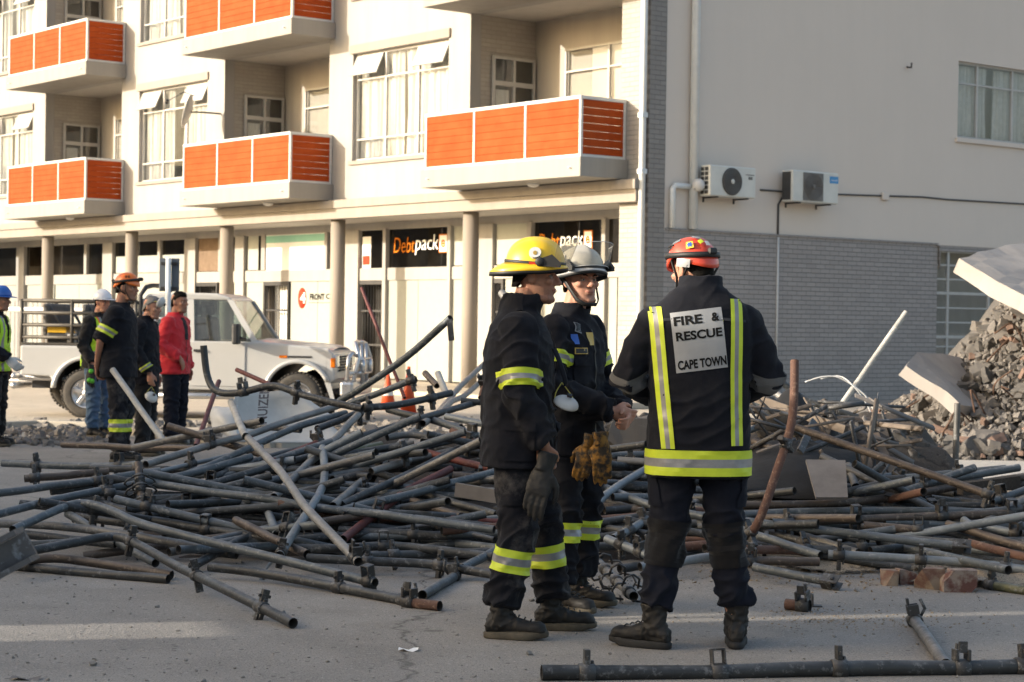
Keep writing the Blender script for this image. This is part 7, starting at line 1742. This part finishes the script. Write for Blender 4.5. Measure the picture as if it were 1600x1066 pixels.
def dust_mask(label, at, rot, strap_to, s=1.0):
    t = thing('dust_mask', label, 'dust mask', at); Q = rot.to_4x4() @ Matrix.Scale(s, 4); q = MB(); n = 22; rs = []
    for i in range(7):
        u = i/6; rs.append([(.060*math.cos(u*math.pi/2*.95)**.85*math.cos(2*math.pi*k/n), -.034*math.sin(u*math.pi/2), .052*math.cos(u*math.pi/2*.95)**.85*math.sin(2*math.pi*k/n)) for k in range(n)])
    q.rings(rs, 0, True, (False, True), True, Q); o = q.build('cup', M['mask'], t); md_ = o.modifiers.new('s', 'SOLIDIFY'); md_.thickness = .003
    q = MB(); q.bbox((-.012, -.056, -.012), (.012, -.044, .012), .004, 0, Q); q.build('valve', M['rubber'], t)
    q = MB()
    for k, sx_ in enumerate((-.055, .05)): q.tube(catmull([Q @ Vector((sx_, -.005, .01)), (Q @ Vector((sx_, 0, .01))).lerp(strap_to - at, .5) + Vector((.008*(k*2-1), -.008, 0)), strap_to - at]), .0028, 5)
    q.build('strap', M['elastic'], t)
    return t
mk1 = P(884, 632, c1.y - .12); dust_mask('white cup dust mask hanging by yellow elastic from the front of a dark jacket', mk1, Euler((R(-58), R(14), R(12))).to_matrix(), P(878, 598, c1.y - .08), 1.05)
# lanyard strap hanging between the two
t = thing('strap', 'dark webbing strap hanging at the front of the left firefighter', 'strap'); q = MB(); q.tube(catmull([P(866, 545, c1.y - .1), P(876, 570, c1.y - .13), P(884, 598, c1.y - .12), P(880, 604, c1.y - .11)]), [(.018, .003)]*16, 6); q.build('webbing', M['navy'], t)
# ---------------------------------------------------------------- people in the background
def stand(**kw):
    d = dict(hipL=(.10, .0, .90), hipR=(-.10, 0, .90), kneeL=(.11, .02, .50), kneeR=(-.11, .02, .50), ankL=(.12, -.02, .10), ankR=(-.12, .02, .10),
             shL=(.185, .0, 1.44), shR=(-.185, 0, 1.44), elL=(.26, -.02, 1.15), elR=(-.26, -.02, 1.15), wrL=(.25, .05, .90), wrR=(-.25, .05, .90)); d.update(kw); return d
HANG = dict(d=(0, .1, -1), palm=(0, -.2, 0), thumb=(0, 1, 0), curl=.4)
def hang(s): return dict(d=(0, .12, -1), palm=(-1 if s == 'L' else 1, 0, 0), thumb=(0, 1, 0), curl=.4)
VX = .012
def at_feet(px, py): g = G(px, py); return (g.x, g.y, 0)
b1 = person('man in an orange climbing helmet and navy overalls with bare forearms behind his back', at_feet(186, 722), R(86), stand(elL=(.23, -.12, 1.17), elR=(-.25, -.13, 1.17), wrL=(.05, -.20, .93), wrR=(-.08, -.21, .92)),
    dict(mat='navy', hem=.82, sleeve=.50, arm_stripe=(.50, .74), collar_h=.05, bulk=1.08, name='overall_top'), dict(mat='navy_d', stripe=(.30, .42), cuff=.03), {}, dict(pos=(0, .05, 1.565), yaw=-6, pitch=2), 'skin_b', 1.065,
    dict(L=dict(d=(-.3, 0, -1), palm=(0, 1, 0), thumb=(-1, 0, 0), curl=.5), R=dict(d=(.3, 0, -1), palm=(0, 1, 0), thumb=(1, 0, 0), curl=.5)), VX, 'hair_d', lambda Mh, p: climb_helmet(Mh, p, 'h_orange', 3), seed=31)
b2 = person('man in a dark turnout coat with a white dust mask pushed up on his forehead', at_feet(225, 712), R(80), stand(wrR=(-.23, .14, .93), elR=(-.27, .0, 1.15)),
    dict(mat='navy', hem=.80, collar_h=.06), dict(mat='black', cuff=.03), {}, dict(pos=(0, .06, 1.53), yaw=-10, pitch=6), 'skin_a', .97, dict(R=hang('R'), L=hang('L')), VX, 'hair_g', None, seed=37)
band(b2['jt'], b2['j']['elR'], b2['j']['wrR'], .62, .80, b2['jacket'], maxr=.13, rows=(('lime', 1), ('silver', 2), ('lime', 1)))
b3_ = person('man in a red zip jacket and dark trousers with one hand on his front', at_feet(272, 696), R(72), stand(elR=(-.28, -.04, 1.17), wrR=(-.17, .15, 1.03), elL=(.27, -.02, 1.16)),
    dict(mat='redcloth', hem=.84, bulk=1.05, collar_h=.06, fold=.9), dict(mat='navy3', cuff=.02, w=1.02), dict(L=dict(mat='boot'), R=dict(mat='boot')), dict(pos=(0, .045, 1.555), yaw=-8, pitch=0), 'skin_b', 1.0,
    dict(R=dict(d=(.45, .25, -.85), palm=(0, -1, 0), thumb=(.6, .3, .5), curl=.3), L=hang('L')), VX, 'hair_d', None, seed=41)
strip(b3_['jt'], [V(0, .5, 1.50), V(0, .5, 1.36), V(0, .5, 1.24)], .085, dF, b3_['jacket'], 'dark_shirt', (('black', 2),), .004); strip(b3_['jt'], [V(0, .5, 1.235), V(0, .5, 1.0), V(0, .5, .86)], .012, dF, b3_['jacket'], 'zip', (('rubber', 2),), .004)
b4 = person('man in a white hard hat, orange safety vest and blue jeans holding green tipped gloves', at_feet(152, 684), R(62), stand(elR=(-.27, -.02, 1.15), wrR=(-.25, .12, .92)),
    dict(mat='black', hem=.86, collar_h=.05), dict(mat='jeans', cuff=.02, w=.95), {}, dict(pos=(0, .05, 1.55), yaw=-4, pitch=3), 'skin_a', 1.0, dict(R=hang('R'), L=hang('L')), VX, 'hair_d', lambda Mh, p: hard_hat(Mh, p, 'h_hard'), seed=47)
b5 = person('man in a blue hard hat and yellow safety vest at the left edge', at_feet(-9, 697), R(84), stand(elR=(-.28, .04, 1.16), wrR=(-.20, .22, 1.0)),
    dict(mat='navy', hem=.84, collar_h=.05), dict(mat='black', cuff=.02), {}, dict(pos=(0, .05, 1.55), yaw=-4, pitch=4), 'skin_b', 1.0, dict(R=dict(d=(.2, .8, -.6), palm=(.8, 0, 0), thumb=(0, .6, 1), curl=.5, sc=1.15), L=hang('L')), VX, 'hair_d', lambda Mh, p: hard_hat(Mh, p, 'h_blue'), seed=53)
def vest(p, mat, edge, z0=.86, z1=1.49):
    """a sleeveless safety vest hugging the jacket: front, back and shoulder panels as one shell"""
    jt_ = p['jt']; jk_ = p['jacket']; mats = [M[mat], M[edge], M['silver']]
    for d, nm in ((dF, 'vest_front'), (-dF, 'vest_back')):
        g_ = []; mi = []
        for j in range(25):
            z = z0 + (z1 - z0)*j/24; hw = .212 - (.05 if z > 1.22 else 0)*min(1, (z - 1.22)/.08 if z > 1.22 else 0); row = []
            vn = (.02 + .07*max(0, (z - 1.16)/.27)) if d is dF else (.05*max(0, (z - 1.36)/.07))
            for i in range(21):
                u = -1 + 2*i/20; x = hw*u; row.append(V(x, .5 if d is dF else -.5, z))
            g_.append(project(jt_, row, d, .017))
        q = MB()
        for j in range(24):
            for i in range(20):
                u = (i + .5)/20*2 - 1; z = z0 + (z1 - z0)*(j + .5)/24; vn = .07*max(0, (z - 1.14)/.27)
                if d is dF and abs(u)*.19 < vn: continue
                m_ = 1 if abs(u) > .84 or (d is dF and abs(u)*.19 < vn + .03) else 0
                if 1.02 < z < 1.08 or .46 < abs(u) < .66: m_ = 2
                q.add([g_[j][i], g_[j][i+1], g_[j+1][i+1], g_[j+1][i]], [(0, 1, 2, 3)], m_, True)
        q.build(nm, mats, jk_)
vest(b4, 'hiorange', 'hivis'); vest(b5, 'hivis', 'hivis')
bpy.context.view_layer.update()
loose = W(b4, b4['j']['wrR']); loose_glove('dark glove with bright green finger tips held by the man in the orange vest', loose + Vector((0, -.05, -.06)), Vector((-.1, -.1, -1)), Vector((.2, 1, 0)), Vector((1, 0, 0)), 'glove_k', 1.4, .3, 8)
q = MB(); gl_ = bpy.data.objects[[o.name for o in col.objects if o.name.startswith('work_glove')][-1]]
for dx, dz in ((-.02, -.14), (.015, -.15), (.0, -.03)): q.ell((dx, -.03, dz), .030, .026, .030)
M['green'] = MAT('green_rubber', (.10, .50, .03), .5, bs_=0); q.build('fingertip', M['green'], gl_)
dust_mask('grey white dust mask dangling from the hand of the man in the dark coat', P(236, 621, b2['t'].location.y - .28), Euler((R(-30), R(10), R(40))).to_matrix(), P(237, 604, b2['t'].location.y - .25), 1.25)
hm = W(b2, b2['Mh'] @ Vector((0, -.095, .195))); dust_mask('white dust mask worn up on a grey haired man\'s forehead', hm, Euler((R(28), 0, R(72))).to_matrix(), hm + Vector((-.12, .02, -.01)), 1.25)
gw_ = W(b5, b5['j']['wrR']); q = MB(); hand(q, gw_ + Vector((0, -.0, 0)), Vector((.75, -.1, -.6)), Vector((0, 1, 0)), Vector((0, 0, 1)), .5, 1.35); me = bake(q, 'glove', .009, 1); t = thing('work_glove', 'white red tipped glove in the hand of the blue helmeted man', 'glove'); put(me, 'glove', M['mask'], t)
# the rest of the board letters and clip boards on the walls stay part of the shops
# ================================================================ buildings across the street, left of the frame: they cast the long shade
uD = Vector((-SUN.x, -SUN.y, 0)).normalized(); vD = Vector((-uD.y, uD.x, 0))
def occl(name, label, v0, v1, u0, u1, z0, z1, mat):
    q = MB(); q.box((u0, v0, z0), (u1, v1, z1)); o = q.build('wall', M[mat])
    t = thing(name, label, 'building', (0, 0, 0)); o.parent = t
    t.matrix_world = Matrix(((uD.x, vD.x, 0, 0), (uD.y, vD.y, 0, 0), (0, 0, 1, 0), (0, 0, 0, 1)))
    return t
U1 = -12.0; HT = 1.62 + math.tan(SUN_EL) * (2.39 - U1)
M['shed'] = PLASTER('shed_wall', (.35, .32, .28))
hall = occl('low_warehouse', 'long low warehouse across the street that shades the road', -14, 9.32, U1 - 6, U1, 0, HT, 'shed')
q = MB()
q.box((U1 - .6, 9.322, 0), (U1, 9.80, 1.4))                                   # sill of an opening shaped to throw the left sun streak
q.box((U1 - .6, 9.322, 3.6), (U1, 9.44, HT)); q.box((U1 - .6, 9.44, 3.6), (U1, 9.56, 3.95)); q.box((U1 - .6, 9.56, 3.6), (U1, 9.62, HT)); q.box((U1 - .6, 9.62, 3.6), (U1, 9.72, 3.95)); q.box((U1 - .6, 9.62, 4.35), (U1, 9.72, HT)); q.box((U1 - .6, 9.72, 3.6), (U1, 9.80, HT))  # slits shaped to throw the thin sun streaks on the road
q.build('streak_slit_wall', M['shed'], hall)
q = MB(); q.box((U1 - 6, 9.802, 0), (U1, 26.3, HT)); q.build('wall', M['shed'], hall)
# an unseen block, added to give the shop windows a dark reflection
M['far_block'] = PLASTER('far_block_wall', (.16, .14, .12))
q = MB(); q.box((-58, 49, 0), (-46, 120, 8.5)); o = q.build('reflection_block', M['far_block']); tag(o, 'unseen brown block added for the shop windows to reflect', 'building')
# ================================================================ a thing made of one mesh is that mesh
bpy.context.view_layer.update()
for o in list(col.objects):
    if o.parent is None and o.type == 'EMPTY' and len(o.children) == 1 and 'category' in o:
        c = o.children[0]; mw = c.matrix_world.copy(); nm = o.name
        props = {k: o[k] for k in ('label', 'category', 'group') if k in o}
        c.parent = None; c.matrix_world = mw
        bpy.data.objects.remove(o); c.name = nm
        for k, x in props.items(): c[k] = x
